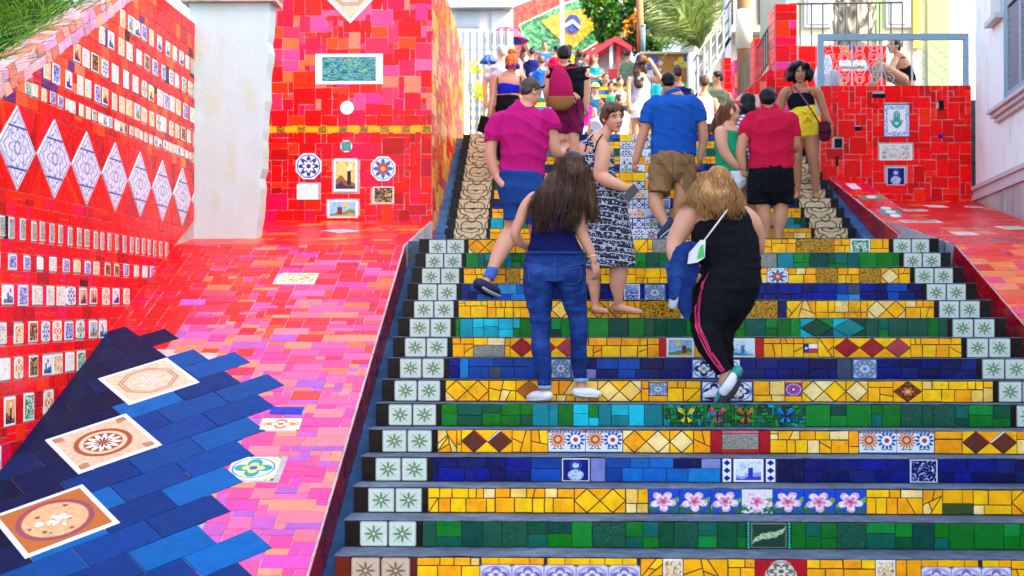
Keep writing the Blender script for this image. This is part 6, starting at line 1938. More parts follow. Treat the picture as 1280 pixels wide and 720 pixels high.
tee_m = p.garment('t_shirt', 'magenta_cotton', [([(656, 131, 14, .01), (655, 138, 24), (655, 148, 32), (655, 160, 34), (655, 172, 33), (655, 186, 31), (653, 204, 29), (652, 220, 29)], .58), ([(628, 148, 12), (620, 157, 12), (616, 168, 11.6), (615.5, 177, 11)], 1.0), ([(683, 146, 12.5), (689, 154, 12.4), (690, 164, 12)], 1.0)], .007, (13, 10, 17), warp=2.0)
shorts_b = p.garment('shorts', 'blue_short_cotton', [([(652, 214, 28.5), (652, 230, 31), (653, 243, 31)], .66, (True, False)), ([(641, 238, 18), (642, 256, 15.5), (642, 276, 14)], .95), ([(668, 238, 18), (669, 258, 16.5, .03), (670, 280, 15, .05)], .95)], .005, (12, 12, 18))
p.garment('sock', 'sock_blue', [([(616.5, 336, 8, -.14), (613, 342, 7.6, -.17), (610, 349, 7.4, -.19)], 1, (True, True))], .001, vox=.006)
sh_ = shoe(p, [(600, 361, 9, -.24), (607, 366, 10, -.2), (616, 370, 9.5, -.14), (624, 373, 7.5, -.08)], 'shoe_navy'); shoe(p, [(675, 356, 8, .08), (675, 356, 9, .16), (676, 356, 7, .26)], 'shoe_navy')
p.hair('hair_short_brown', [((0, .10, .17), (.345, .385, .36)), ((0, .22, -.02), (.29, .24, .24))], amp=.004, fs=(110, 110, 110))
mb = MB(); mb.tube([p.hp(c) for c in ((-.35, .1, .0), (-.36, -.08, .22), (-.2, -.26, .40), (0, -.29, .44), (.2, -.26, .40), (.36, -.08, .22), (.35, .1, .0))], .008, 6); sg = p.part('sunglasses', mb, 'phone_black')
for sx in (-1, 1):
    mb = MB(); ellip(mb, p.hp((sx * .16, -.27, .38)), p.R, (.035, .008, .022)); mb.build('lens', 'phone_black', sg, True)
p.finish()
bg = thing('plastic_bag', 'white and grey carrier bag hanging by the man in magenta', 'bag', p.q(692, 372, -.1))
mb = MB(); loft3(mb, p.L([(693, 345, 4), (691, 356, 10), (690, 368, 14), (690, 376, 12)], .4), (False, False)); o = mb.build('sack', 'plastic_white', bg, True); BAKE.append((o, .008, 2, .008, (40, 40, 30), 2))
mb = MB(); mb.tube([p.q(690, 346), p.q(693, 336), p.q(696, 346)], .006, 6); mb.build('handle', 'plastic_white', bg, True)

# --- woman in print dress
p = Person('woman in black and white print dress looking back over her shoulder', 9.72, (765, 391), .007, 'skin_fair')
p.head(766, 147, 38.5, 30, 6, -7, face=True, neck=[(755, 168, 8.5, .02), (747, 178, 12, .02)], fem=True)
p.limb([(746, 176, 13, .0), (745, 186, 22), (746, 200, 21), (750, 222, 17)], .62)
p.limb([(748, 178, 10, -.02), (753, 190, 10.5, -.06), (752, 206, 9.8, -.08), (751, 219, 9.2, -.08), (762, 227, 8.2, -.12), (774, 232, 6.6, -.14), (782, 235, 5.2, -.14)]); p.hand(781, 235, -.14, 798, 240, -.10, -1, .75, .92, (0, 1, .3))
p.limb([(732, 184, 9, .08), (727, 204, 8, .12), (728, 224, 7.5, .16), (738, 240, 6, .22)]); p.hand(738, 240, .22, 746, 248, .26, 1, .5, .9)
p.limb([(751, 220, 17), (758, 255, 21), (759, 270, 22)], .62); p.limb([(749, 270, 12, .05), (745, 300, 11, .05), (743, 325, 9.5, .05), (742, 345, 9, .05), (743, 362, 7, .04), (744, 379, 4.6, .04), (744, 386, 4.6, .03)]); p.limb([(744, 387, 4.4, .06), (750, 388, 4.8, 0), (758, 389, 3.8, -.06)])
p.limb([(770, 270, 14), (773, 300, 13), (773, 325, 12), (773, 345, 11.5), (772, 358, 9.8), (773, 373, 6, .0), (773, 382, 5.2, .02)]); p.limb([(770, 385, 5.2, .04), (780, 386.5, 5.2, -.02), (793, 389, 4.2, -.05), (800, 390, 3, -.06)])
p.garment('dress', 'print_dress', [([(745, 188, 20.5), (746, 200, 23.5), (749, 218, 20.5), (753, 232, 21), (758, 250, 25.5), (760, 275, 28), (762, 305, 30.5), (764, 334, 32)], .68, (False, True))], .006, (22, 16, 7), warp=1.6)
for (x0, x1) in ((732, 740), (744, 752)):
    mb = MB(); mb.tube([p.q(x0 - 1, 190, -.13), p.q((x0 + x1) / 2 - 1, 176, -.125), p.q(x1 + 1, 168.5, -.03), p.q(x1 + 3, 172, .06)], .006, 6); p.part('strap', mb, 'black_cotton')
for (pts_) in ([(743, 391, 4.8, .08), (750, 391, 5, 0), (760, 391.5, 4, -.08)], [(768, 391, 5, .05), (780, 391, 5.4, -.02), (795, 392, 5, -.06), (804, 392, 3.4, -.07)]):
    mb = MB(); loft3(mb, [(*p.q(x, y, d), r * p.k, .2) for x, y, r, d in pts_], n=10, wd=Vector((0, 0, 1))); o = p.part('sandal', mb, 'tan_leather')
    x, y, r, d = pts_[1]; x2, y2, r2, d2 = pts_[2]
    mb = MB(); mb.tube([p.q(x, y - 1, d - .035), p.q((x + x2) / 2, y - 7, (d + d2) / 2), p.q(x2 + 3, y2 - 3, d2)], .004, 5); mb.build('thong', 'black_leather', o, True)
p.hair('hair_darkblond', [((0, .05, .21), (.36, .40, .33)), ((-.02, .26, .0), (.30, .25, .28)), ((.0, .3, -.22), (.2, .16, .22)), ((.20, -.16, .28), (.17, .18, .13)), ((-.20, -.16, .28), (.17, .18, .13)), ((.30, -.0, .12), (.08, .2, .2)), ((-.30, -.0, .12), (.08, .2, .2))], amp=.004, fs=(90, 40, 40))
p.finish()
t = thing('wallet', 'dark grey wallet held out by the woman in the print dress', 'wallet', p.q(789, 240, -.2))
mb = MB(); mb.prism([p.q(779, 246, -.17), p.q(792, 229, -.17), p.q(799, 238, -.17), p.q(786, 253, -.17)], (0, .016, 0)); mb.build('cover', 'phone_black', t)
mb = MB(); mb.prism([p.q(780, 245.4, -.155), p.q(792, 230, -.155), p.q(799.6, 238.6, -.155), p.q(786.6, 253.4, -.155)], (0, .010, 0)); mb.build('pages', 'grey_cotton', t)

# --- woman in black with striped leggings
p = Person('woman in black sleeveless top and black leggings with pink side stripes', 8.45, (905, 498), .008)
p.head(897, 229, 40, BACK - 8, 12, 0, face=False, neck=[(900, 246, 10, 0), (902, 258, 15, .02)], fem=True)
p.limb([(902, 258, 17), (903, 275, 34), (905, 300, 38), (909, 332, 38)], .72)
p.limb([(876, 262, 14), (862, 270, 14.5), (852, 286, 13), (845, 300, 11.5), (843, 314, 10.5, -.03), (848, 328, 9, -.1), (856, 336, 6, -.14)]); p.hand(856, 336, -.14, 866, 344, -.14, 1, .9, 1.0, (0, 1, 0))
p.limb([(930, 268, 11), (940, 278, 11.5), (946, 295, 10, .05), (947, 309, 9.5, .1), (944, 316, 8.5, .25)]); p.hand(944, 316, .25, 938, 312, .4, -1, .7, 1.0)
p.limb([(909, 330, 34), (907, 360, 34)], .7); p.limb([(893, 360, 24, -.02), (884, 403, 16, -.07), (884, 420, 13, -.09), (897, 450, 9, -.1), (906, 462, 7, -.1), (905, 478, 7, -.08)]); p.limb([(922, 360, 21, .05), (903, 408, 14, .02), (904, 440, 9, .04), (909, 466, 7, .05), (906, 484, 7, .06)])
p.garment('top', 'black_cotton', [([(902, 255, 17), (903, 263, 28), (904, 276, 37), (904, 292, 41), (908, 312, 42), (911, 328, 42), (912, 340, 42)], .74), ([(884, 255, 8), (880, 266, 11), (882, 280, 12)], .9), ([(921, 256, 8), (926, 268, 11), (927, 282, 12)], .9)], .007, (14, 10, 14), warp=2)
lg = p.garment('leggings', 'black_legging', [([(910, 334, 41), (909, 350, 43), (905, 368, 40)], .78, (True, False)),
    ([(894, 362, 32, -.02), (888, 385, 28.5, -.05), (884, 403, 23, -.07), (883, 417, 19, -.09), (889, 434, 17, -.1), (897, 450, 13.5, -.1), (905, 466, 9.5, -.1)], .92),
    ([(923, 360, 27, .05), (912, 385, 25, .04), (902, 408, 20, .02), (901, 425, 17, .02), (905, 445, 13, .04), (909, 468, 9, .05), (909, 474, 8.5, .05)], .92)], .004, (12, 12, 24))
for off in (0, 3.2, 6.4):
    mb = MB()
    path = [(867, 338, -.22), (863, 356, -.22), (861.5, 376, -.20), (861.5, 394, -.19), (866.5, 412, -.19), (876, 430, -.19), (886, 446, -.185), (897, 460, -.16), (902, 466, -.15)]
    pts_ = cat_rom([tuple(p.q(x + off * .95, y - off * .15, d - .006 * off)) for x, y, d in path], 3)
    # ribbon hugging the outside of the leg
    for i in range(len(pts_) - 1):
        a, c = Vector(pts_[i]), Vector(pts_[i + 1]); w = Vector((.0052, -.002, .0012)); k = len(mb.v)
        mb.v += [tuple(a - w), tuple(a + w), tuple(c + w), tuple(c - w)]; mb.f.append((k, k + 1, k + 2, k + 3))
    o = mb.build('side_stripe', 'pink_stripe', lg, True); BAKE.append((o, 'wrap', lg, .0022, None, None))
hd = p.hair('hair_blonde', [((0, .06, .14), (.37, .42, .40)), ((0, .18, -.1), (.36, .3, .40))], [([(895, 226, 20, -.02), (893, 238, 24, -.05), (894, 248, 22, -.09), (899, 256, 13, -.11)], .55), ([(878, 234, 8), (868, 246, 8, -.02), (863, 254, 4, -.04)], .8), ([(912, 236, 9, -.04), (918, 252, 8, -.06), (914, 262, 5, -.09)], .8)],
       [([(895, 214, 17, -.02), (893, 236, 27, -.05), (894, 252, 28, -.09), (900, 274, 19, -.12)], .55, 420, .0022, .03), ([(880, 226, 9), (868, 244, 10, -.02), (857, 260, 11, -.04)], .8, 140, .002, .032), ([(910, 230, 10, -.04), (920, 250, 9, -.06), (916, 270, 10, -.09)], .8, 140, .002, .03)], amp=.010, fs=(50, 40, 18))
sh_ = shoe(p, [(921, 470, 8.5, -.12), (913, 484, 9.5, -.12), (905, 495, 9, -.10), (898, 504, 6.5, -.08)], 'shoe_teal', 'sole_dark')
mb = MB(); loft3(mb, p.L([(922, 472, 5, -.15), (917, 485, 6.2, -.15), (907, 497, 6, -.14), (898, 506, 4, -.12)], .5)); mb.build('outsole', 'sole_dark', sh_, True)
mb = MB(); loft3(mb, p.L([(918, 470, 6, -.15), (911, 481, 6.5, -.165), (904, 490, 6, -.15)], .6)); mb.build('upper', 'shoe_white', sh_, True)
shoe(p, [(918, 497, 7.5, .02), (906, 498, 8.5, .05), (893, 498, 8.5, .08), (884, 498, 6, .1)], 'shoe_white', 'sole_dark')
p.finish()
jk = thing('denim_jacket', 'blue denim jacket draped over the arm of the woman in black', 'jacket', p.q(850, 395, -.2))
mb = MB()
for l in ([(866, 304, 7, -.17), (856, 312, 12, -.2), (848, 330, 15, -.21), (845, 348, 14, -.2), (840, 362, 9, -.2)], [(860, 320, 10, -.2), (858, 345, 11, -.21), (857, 370, 10, -.2), (858, 390, 7, -.2), (859, 398, 4, -.2)], [(870, 306, 6, -.17), (866, 330, 8, -.2), (862, 356, 8, -.2)]): loft3(mb, p.L(l, .42))
o = mb.build('jacket_cloth', 'denim', jk, True); BAKE.append((o, .008, 3, .014, (22, 16, 7), 2.2))
mb = MB(); loft3(mb, p.L([(846, 352, 6, -.27), (843, 366, 6, -.27), (841, 372, 4.5, -.27)], .5)); mb.build('sleeve', 'denim', jk, True)
t = thing('shoulder_pouch', 'small white and green pouch on a thin white strap across the black top', 'bag', p.q(872, 330, -.25))
mb = MB(); mb.prism([p.q(860, 330, -.30), p.q(862, 316, -.30), p.q(876, 300, -.29), p.q(882, 300, -.29), p.q(881, 322, -.30), p.q(872, 328, -.30)], (0, .05, 0)); o = mb.build('pouch', 'strap_white', t)
mb = MB(); mb.prism([p.q(871, 324, -.303), p.q(875, 308, -.303), p.q(879, 305, -.303), p.q(880.5, 321, -.303)], (0, .004, 0)); mb.build('green_panel', 'bag_green', o)
mb = MB(); mb.tube([p.q(880, 301, -.28), p.q(893, 284, -.25), p.q(907, 265, -.19), p.q(914, 256, -.08)], .006, 6); mb.build('strap', 'strap_white', t, True)
t = thing('water_bottle', 'clear plastic bottle dangling below the denim jacket', 'bottle', p.q(841, 385, -.24))
mb = MB(); mb.tube([p.q(844, 364, -.24), p.q(843.6, 367, -.24), p.q(843, 371, -.24), p.q(840, 385, -.24), p.q(839.8, 386, -.24)], [.012, .013, .029, .030, .02], 12); mb.build('body', 'clear_plastic', t, True)
mb = MB(); mb.tube([p.q(844.3, 361, -.24), p.q(844, 364.2, -.24)], .013, 10); mb.build('cap', 'plastic_white', t, True)

# --- man in blue shirt
p = Person('man in royal blue shirt and khaki shorts walking up the middle of the steps', 14.2, (842, 292), .010, 'skin_tan')
p.head(835, 105, 26.5, BACK, 6, 0, face=False, neck=[(837, 113, 8, 0), (841, 121, 11, 0)])
p.limb([(842, 122, 14), (842, 150, 24), (842, 190, 24)], .6)
p.limb([(812, 140, 7), (808, 154, 6.6), (804, 168, 6.4), (801, 178, 5.8), (797, 192, 5), (795, 202, 3.8)]); p.hand(795, 201, 0, 792, 214, .02, 1, .6, 1.0, (.6, .6, 0))
p.limb([(873, 140, 7), (877, 154, 6.6), (879, 170, 6.4), (879, 180, 5.6), (876, 193, 4.8), (875, 200, 3.8)]); p.hand(875, 199, 0, 872, 210, .02, -1, .6, 1.0, (-.6, .6, 0))
p.limb([(842, 188, 21), (842, 205, 21)], .55); p.limb([(831, 205, 11), (825, 225, 12), (821, 240, 10), (819, 250, 9, -.05), (822, 262, 8.8, -.12), (829, 276, 6, -.2), (834, 285, 4.6, -.26)]); p.limb([(852, 205, 11), (853, 225, 11), (852, 240, 9), (849, 258, 8), (847, 275, 6.5), (846, 286, 4.6)])
shirt_b = p.garment('shirt', 'royal_shirt', [([(842, 117, 12), (842, 122, 20), (842, 131, 28.5), (842, 150, 29.5), (842, 172, 28.5), (842, 195, 28.5)], .62), ([(820, 128, 10.5), (812, 139, 11), (808, 155, 10.4)], 1.0), ([(864, 128, 10.5), (872, 139, 10.6), (876, 153, 9.4)], 1.0)], .007, (11, 9, 12), warp=2)
p.garment('collar', 'royal_shirt', [([(838, 112.5, 9.5), (840, 117.5, 11.5)], .9, (True, True))], .001, smooth=2)
shorts_k = p.garment('shorts', 'khaki', [([(842, 190, 27), (841, 202, 29), (841, 208, 28)], .66, (True, False)), ([(827, 210, 16.5), (825, 226, 15.6), (824, 243, 15, -.04)], .92), ([(857, 210, 15.5), (857, 228, 14), (857, 245, 12.8, .04)], .92)], .009, (13, 11, 14), warp=2.2)
shoe(p, [(838, 282, 5.5, -.28), (833, 290, 6.5, -.3), (826, 297, 5.5, -.3)], 'shoe_navy', 'shoe_sole'); shoe(p, [(846, 291, 6, -.03), (846, 291, 6.5, .06), (847, 291, 5, .16)], 'shoe_navy')
p.hair('hair_black', [((0, .09, .20), (.355, .40, .34)), ((0, .25, -.0), (.29, .2, .2))], amp=.003, fs=(90, 90, 90))
p.finish()

# --- man in red tee
p = Person('stocky man in red tee and black shorts holding hands', 13.0, (964, 304), .010, 'skin_tan')
p.head(960, 126, 28, BACK - 10, 8, 0, face=False, neck=[(962, 136, 9, 0), (963, 145, 12, 0)])
p.limb([(963, 145, 13), (964, 165, 23), (964, 208, 22)], .62)
p.limb([(934, 160, 8), (929, 174, 7.2), (926, 189, 6.8), (927, 202, 5.8), (929, 209, 4.4)]); p.hand(929, 208, 0, 930, 220, .02, 1, .8, .95, (.5, .5, 0))
p.limb([(990, 160, 8), (993, 174, 7, .02), (994, 184, 6.4, .06), (990, 188, 5.6, .2)]); p.hand(990, 188, .2, 984, 186, .32, -1, .6, .95)
p.limb([(955, 208, 12), (952, 228, 12), (953, 245, 10), (954, 260, 9), (956, 274, 8.8), (957, 290, 5.8), (957, 302, 5)]); p.limb([(973, 208, 12), (976, 228, 12), (975, 245, 10), (976, 260, 9.2), (975, 274, 9), (973, 290, 6), (973, 302, 5)])
tee_r = p.garment('t_shirt', 'red_cotton', [([(962, 137, 12), (963, 143, 22), (964, 153, 29.5), (964, 172, 29), (964, 192, 28.5), (964, 212, 29)], .68), ([(940, 149, 10.5), (933, 160, 10.5), (930, 172, 9.5)], .9), ([(987, 149, 10.5), (991, 160, 10), (993, 171, 8.8)], .9)], .008, (12, 9, 12), warp=2)
p.garment('shorts', 'black_short_cotton', [([(964, 208, 28), (964, 222, 29.5), (964, 232, 29.5)], .7, (True, False)), ([(950, 228, 17), (950, 242, 16.5), (949, 256, 16)], .92), ([(977, 228, 17), (977, 242, 16), (977, 255, 15.5)], .92)], .007, (12, 11, 12), warp=2)
for x in (956, 974): shoe(p, [(x, 308, 6, -.06), (x, 308, 7, .06), (x + 1, 308, 5.5, .18)], 'shoe_navy')
p.hair('hair_black', [((0, .08, .19), (.39, .43, .38)), ((0, .25, .0), (.34, .25, .26))], amp=.012, fs=(85, 85, 85))
p.finish()

# --- woman in green tank top
p = Person('woman in green tank top in profile holding hands with the man in red', 13.15, (920, 306), .010, 'skin_fair')
p.head(915, 142, 27, 88, 8, 0, face=True, neck=[(911, 153, 6.5, 0), (909, 161, 10, 0)], fem=True)
p.limb([(909, 160, 12), (911, 172, 17), (914, 195, 18), (915, 215, 19)], .8)
p.limb([(901, 165, 8, -.12), (902, 178, 7.2, -.14), (907, 192, 6.4, -.14), (915, 202, 5.4, -.14), (922, 208, 4.2, -.13)]); p.hand(921, 207.5, -.13, 931, 214, -.1, -1, .7, .9, (0, 1, .4))
p.limb([(914, 205, 13), (916, 220, 9), (918, 240, 8.5), (921, 260, 7), (921, 285, 5.5), (921, 303, 4.4)]); p.limb([(920, 205, 12, .05), (926, 220, 9, .1), (926, 245, 8, .12), (926, 275, 6, .12), (926, 303, 4.4, .12)])
p.garment('tank_top', 'green_cotton', [([(909, 158, 9), (910, 166, 16), (912, 178, 19.5), (914, 195, 20.5), (915, 216, 21.5)], .8)], .006, (14, 12, 14))
p.garment('shorts', 'white_cotton', [([(915, 212, 20.5), (917, 220, 21)], .8, (True, False)), ([(917, 218, 13, -.03), (918, 229, 12.5, -.03)], .95), ([(925, 218, 12, .1), (926, 229, 11.5, .1)], .95)], .005, (14, 14, 14))
for x, d in ((921, 0), (926, .12)): shoe(p, [(x - 4, 308, 5, d), (x + 4, 308, 5.5, d), (x + 12, 308, 4.5, d)], 'shoe_white')
p.hair('hair_auburn', [((0, .10, .17), (.37, .40, .385)), ((0, .3, -.15), (.30, .24, .4))], [([(906, 140, 10), (901, 152, 9.5), (897, 160, 7), (895, 166, 4)], .8)], [([(908, 134, 11), (902, 150, 11), (896, 162, 9), (894, 170, 6)], .8, 80, .004, .02)], amp=.012, fs=(60, 60, 26))
p.finish()

# --- woman in striped shirt behind them
p = Person('black haired woman in blue and white striped shirt behind the couple', 13.75, (936, 290), .012, 'skin_tan')
p.head(934, 130, 26, BACK + 10, 5, 0, face=False, neck=[(934, 140, 6.5, 0), (935, 148, 11, 0)], fem=True)
p.limb([(935, 148, 12), (935, 165, 17), (935, 200, 17)], .7); p.limb([(920, 155, 6.5), (917, 175, 6), (919, 195, 5)]); p.hand(919, 195, 0, 920, 205, 0, 1, .5, .9); p.limb([(950, 155, 6.5), (953, 178, 6), (950, 196, 5)]); p.hand(950, 196, 0, 949, 206, 0, -1, .5, .9)
p.limb([(932, 198, 12), (930, 225, 9), (930, 260, 7.5), (930, 294, 5)]); p.limb([(938, 198, 12), (941, 225, 9), (941, 260, 7.5), (941, 294, 5)])
p.garment('shirt', 'stripe_shirt', [([(935, 144, 10), (935, 152, 18), (935, 175, 18.5), (935, 205, 19)], .7), ([(922, 152, 8), (918, 165, 7.5)], 1), ([(948, 152, 8), (952, 165, 7.5)], 1)], .005)
p.garment('skirt', 'teal_dark', [([(935, 202, 18), (935, 225, 20), (935, 250, 21)], .7, (True, True))], .006)
for x in (930, 941): shoe(p, [(x, 299, 5.5, -.06), (x, 299, 6, .06), (x, 299, 5, .16)], 'shoe_navy')
p.hair('hair_black', [((0, .08, .16), (.39, .42, .40)), ((0, .25, -.2), (.34, .25, .4))], [([(934, 134, 11), (933, 146, 12), (933, 158, 8)], .5)], amp=.006)
p.finish()

# --- woman with yellow shorts
p = Person('woman in black camisole and yellow shorts with a maroon shoulder bag facing down the stairs', 15.15, (1008, 248), .008, 'skin_brown')
p.head(1000, 91.5, 25.5, -6, 4, 3, face=True, neck=[(1001, 104, 4.8, .0), (1001, 109, 7.5, .02)], fem=True)
p.limb([(1001, 109, 10, .02), (1001, 114, 19, .02), (1001, 124, 16.5), (1003, 136, 14), (1005, 150, 14.5)], .5)
p.limb([(984, 113, 5.5), (979.5, 118, 5.8), (977, 130, 5, .02), (975, 142, 4.6, .04), (976, 154, 4, -.02), (979, 164, 3.2, -.08)]); p.hand(979, 164, -.08, 981, 173, -.1, 1, .5, .88)
p.limb([(1018, 113, 5.5), (1023, 118, 5.8), (1027, 130, 5), (1031, 141, 4.6), (1036, 153, 4), (1039, 162, 3.2)]); p.hand(1038.5, 161, 0, 1041, 172, -.02, 1, .5, .88, (-.7, .5, 0))
p.limb([(998, 150, 9, .02), (996, 165, 9.5, .02), (996, 180, 8.2, .02), (996, 195, 6.6, 0), (996, 208, 6.4, .02), (997, 224, 4.8, .02), (997, 240, 3.4, .02), (997, 244, 3.4, 0)]); p.limb([(997, 245, 3.3, .04), (996, 246, 3.7, -.04), (995, 247, 2.8, -.11)])
p.limb([(1012, 150, 9), (1014, 165, 10.5), (1015, 180, 9.8), (1016, 195, 7.8, -.02), (1018, 208, 7.4), (1019, 224, 5.4), (1019.5, 239, 3.6), (1020, 243, 3.6)]); p.limb([(1019, 244.5, 3.4, .03), (1021, 246, 3.8, -.05), (1024, 247.5, 2.8, -.12)])
p.garment('camisole', 'black_cotton', [([(1001, 117, 15.5), (1001, 126, 17.4), (1003, 137, 16)], .62, (True, True))], .003)
for sx in (-1, 1):
    mb = MB(); mb.tube([p.q(1001 + sx * 10, 118.5, -.10), p.q(1001 + sx * 11.5, 110.5, -.035), p.q(1001 + sx * 10, 111, .06)], .006, 6); p.part('strap', mb, 'black_cotton')
ys = p.garment('shorts', 'yellow_cotton', [([(1003, 134, 16.4), (1004, 142, 18.5), (1005, 152, 20.5), (1005, 158, 21)], .66, (True, False)), ([(995, 154, 11.5), (994.5, 171, 11.5)], .95), ([(1015, 154, 12), (1015.5, 171, 12)], .95)], .006, (22, 20, 14), vox=.009)
mb = MB(); c_ = p.q(1009, 143, -.16)
for a_ in (.6, 2.5, 4.2, 5.3): mb.tube([c_, c_ + Vector((math.cos(a_) * .05, -.02, math.sin(a_) * .05)), c_ + Vector((math.cos(a_) * .09, 0, math.sin(a_) * .10 - .02))], [.008, .018, .006], 6)
mb.build('bow', 'yellow_cotton', ys, True)
for pts_ in ([(997, 249, 3.8, .05), (996, 249.5, 4.2, -.04), (995, 250, 3.4, -.13)], [(1019, 248, 3.8, .05), (1021, 249, 4.3, -.05), (1024.5, 250, 3.4, -.14)]):
    mb = MB(); loft3(mb, [(*p.q(x, y, d), r * p.k, .2) for x, y, r, d in pts_], n=10, wd=Vector((0, 0, 1))); o = p.part('sandal', mb, 'black_leather')
    mb = MB()
    for i in (0, 1):
        x, y, r, d = pts_[i]; mb.tube([p.q(x - r * .9, y - 1, d), p.q(x, y - (9 if i == 0 else 6), d - .02), p.q(x + r * .9, y - 1, d)], .006, 5)
    mb.build('straps', 'tan_leather', o, True)
p.hair('hair_black', [((0, .10, .26), (.46, .44, .40)), ((-.42, .06, .02), (.22, .30, .42)), ((.44, .06, .0), (.22, .30, .42)), ((-.32, -.14, .30), (.20, .2, .2)), ((.24, -.16, .36), (.28, .2, .16)), ((0, .3, -.1), (.46, .28, .42)), ((-.46, .06, -.22), (.18, .24, .22)), ((.48, .06, -.2), (.18, .24, .22))], amp=.012, fs=(50, 50, 50), strands=[([(1000, 80, 12), (999, 90, 16.5, .03), (999, 101, 17.5, .05)], .5, 70, .004, .02)])
p.finish()
t = thing('shoulder_bag', 'maroon leather shoulder bag at the hip of the woman in yellow shorts', 'bag', p.q(1031, 176, -.15))
mb = MB(); loft3(mb, p.L([(1030, 155, 7, -.17), (1031, 162, 8.2, -.17), (1031, 169, 8.2, -.17), (1031, 173, 7, -.17)], .42)); o = mb.build('pouch', 'maroon_leather', t, True); BAKE.append((o, .008, 2, .002, (20, 20, 20), 1))
mb = MB(); mb.prism([p.q(1023, 153, -.215), p.q(1038, 153, -.215), p.q(1038, 163, -.228), p.q(1031, 165, -.23), p.q(1023, 163, -.228)], (0, .012, 0)); mb.build('flap', 'maroon_leather', o)
mb = MB(); mb.tube([p.q(1025, 155, -.16), p.q(1017, 142, -.19), p.q(1008, 128, -.185), p.q(998, 114, -.15), p.q(993, 108.5, -.05), p.q(991, 110, .05)], .010, 6); mb.build('strap', 'purple_strap', t, True)

# --- man with backpack
p = Person('man in black tee and maroon shorts carrying a backpack', 15.5, (711, 206), .011, 'skin_fair')
p.head(705, 71, 25.5, BACK, 8, 0, face=False, neck=[(706, 80, 6.5, 0), (708, 87, 10, 0)])
p.limb([(708, 87, 13), (709, 105, 19), (710, 126, 18)], .62)
p.limb([(688, 92, 6.5), (685, 104, 5.8), (684, 116, 5.4), (686, 127, 4.6, .1)]); p.hand(686, 127, .1, 688, 134, .2, 1, .6)
p.limb([(731, 92, 6.5), (733, 104, 5.8), (733, 116, 5.2), (732, 128, 4.4), (731, 135, 3.6)]); p.hand(731, 134, 0, 730, 144, .02, -1, .6, 1, (-.6, .6, 0))
p.limb([(706, 124, 14), (702, 145, 10), (702, 165, 7.5), (702, 182, 6.6), (702, 200, 4.5)]); p.limb([(714, 124, 14), (718, 145, 10), (717, 165, 7.5), (717, 182, 6.6), (716, 200, 4.5)])
p.garment('t_shirt', 'black_cotton', [([(707, 81, 9), (708, 86, 17), (709, 93, 23), (710, 108, 22), (710, 127, 20.5)], .62), ([(691, 90, 8), (687, 101, 7.5)], .95), ([(727, 90, 8), (732, 101, 7.5)], .95)], .006)
p.garment('shorts', 'maroon_cotton', [([(710, 124, 20), (710, 136, 21), (710, 144, 21)], .68, (True, False)), ([(701, 142, 12), (701, 168, 11)], .95), ([(719, 142, 12), (719, 168, 11)], .95)], .008, (14, 12, 12))
for x in (702, 716): shoe(p, [(x, 205, 5, -.06), (x, 205, 5.5, .06), (x, 205, 4.5, .16)], 'shoe_navy')
p.hair('hair_black', [((0, .09, .18), (.37, .41, .37)), ((0, .25, .0), (.3, .22, .24))], amp=.005)
p.finish()
t = thing('backpack', 'magenta canvas drawstring backpack with tan base', 'backpack', p.q(700, 128, -.25))
mb = MB(); loft3(mb, p.L([(699, 83, 5, -.22), (699, 90, 9.5, -.24), (700, 102, 14, -.26), (701, 116, 15.5, -.26), (701, 125, 14.5, -.25)], .5)); o = mb.build('sack', 'maroon_canvas', t, True); BAKE.append((o, .010, 3, .003, (16, 16, 9), 2))
mb = MB(); loft3(mb, p.L([(701, 120.5, 16.8, -.258), (701, 127, 15.6, -.25)], .54), (True, False)); mb.build('base_panel', 'tan_leather', o, True)
for xs in ((694, 688), (706, 722)):
    mb = MB(); mb.tube([p.q(xs[0], 86, -.2), p.q(xs[1], 84, -.06), p.q(xs[1] + (1 if xs[1] > 700 else -1), 96, .12)], .014, 6); mb.build('shoulder_strap', 'maroon_canvas', t, True)
mb = MB(); mb.tube([p.q(714, 112, -.2), p.q(720, 126, -.2), p.q(722, 140, -.2)], .008, 5); mb.build('webbing', 'black_leather', t, True)

# --- woman with orange bun
p = Person('woman with orange hair bun and purple headband in royal blue crop top', 15.4, (636, 206), .011, 'skin_fair')
p.head(640, 80, 24, BACK, 6, 0, face=False, neck=[(638, 90, 5.2, 0), (637, 95, 8, 0)], fem=True)
p.limb([(637, 95, 10), (637, 104, 15.5), (636, 118, 13.5), (635, 128, 15), (635, 150, 16)], .6)
p.limb([(621, 97, 5), (617.5, 104, 4.8), (616, 118, 4.2), (614, 132, 3.8), (612, 143, 3)]); p.hand(612, 142, 0, 611, 152, 0, 1, .8, .9)
p.limb([(653, 97, 5), (656, 104, 4.8), (657, 118, 4.2), (656, 134, 3.8), (654, 146, 3)]); p.hand(654, 145, 0, 654, 155, 0, -1, .6, .9)
p.garment('crop_top', 'royal_blue_knit', [([(637, 105, 15.2), (636, 112, 15.2), (636, 118, 14.6)], .66, (True, True))], .003)
for x in (622, 650):
    mb = MB(); mb.tube([p.q(x, 106, -.06), p.q(x + (1 if x > 640 else 0), 97, -.05), p.q(x, 94, .02)], .006, 6); p.part('strap', mb, 'black_cotton')
p.garment('trousers', 'black_cotton', [([(635, 119, 13.8), (635, 132, 16.5), (635, 140, 16.5)], .7, (True, False)), ([(628, 138, 9.5), (628, 170, 8), (628, 202, 6)], .95), ([(643, 138, 9.5), (643, 170, 8), (643, 202, 6)], .95)], .004)
for x in (628, 643): shoe(p, [(x, 205, 4.5, -.06), (x, 205, 5, .06), (x, 205, 4, .14)], 'shoe_navy')
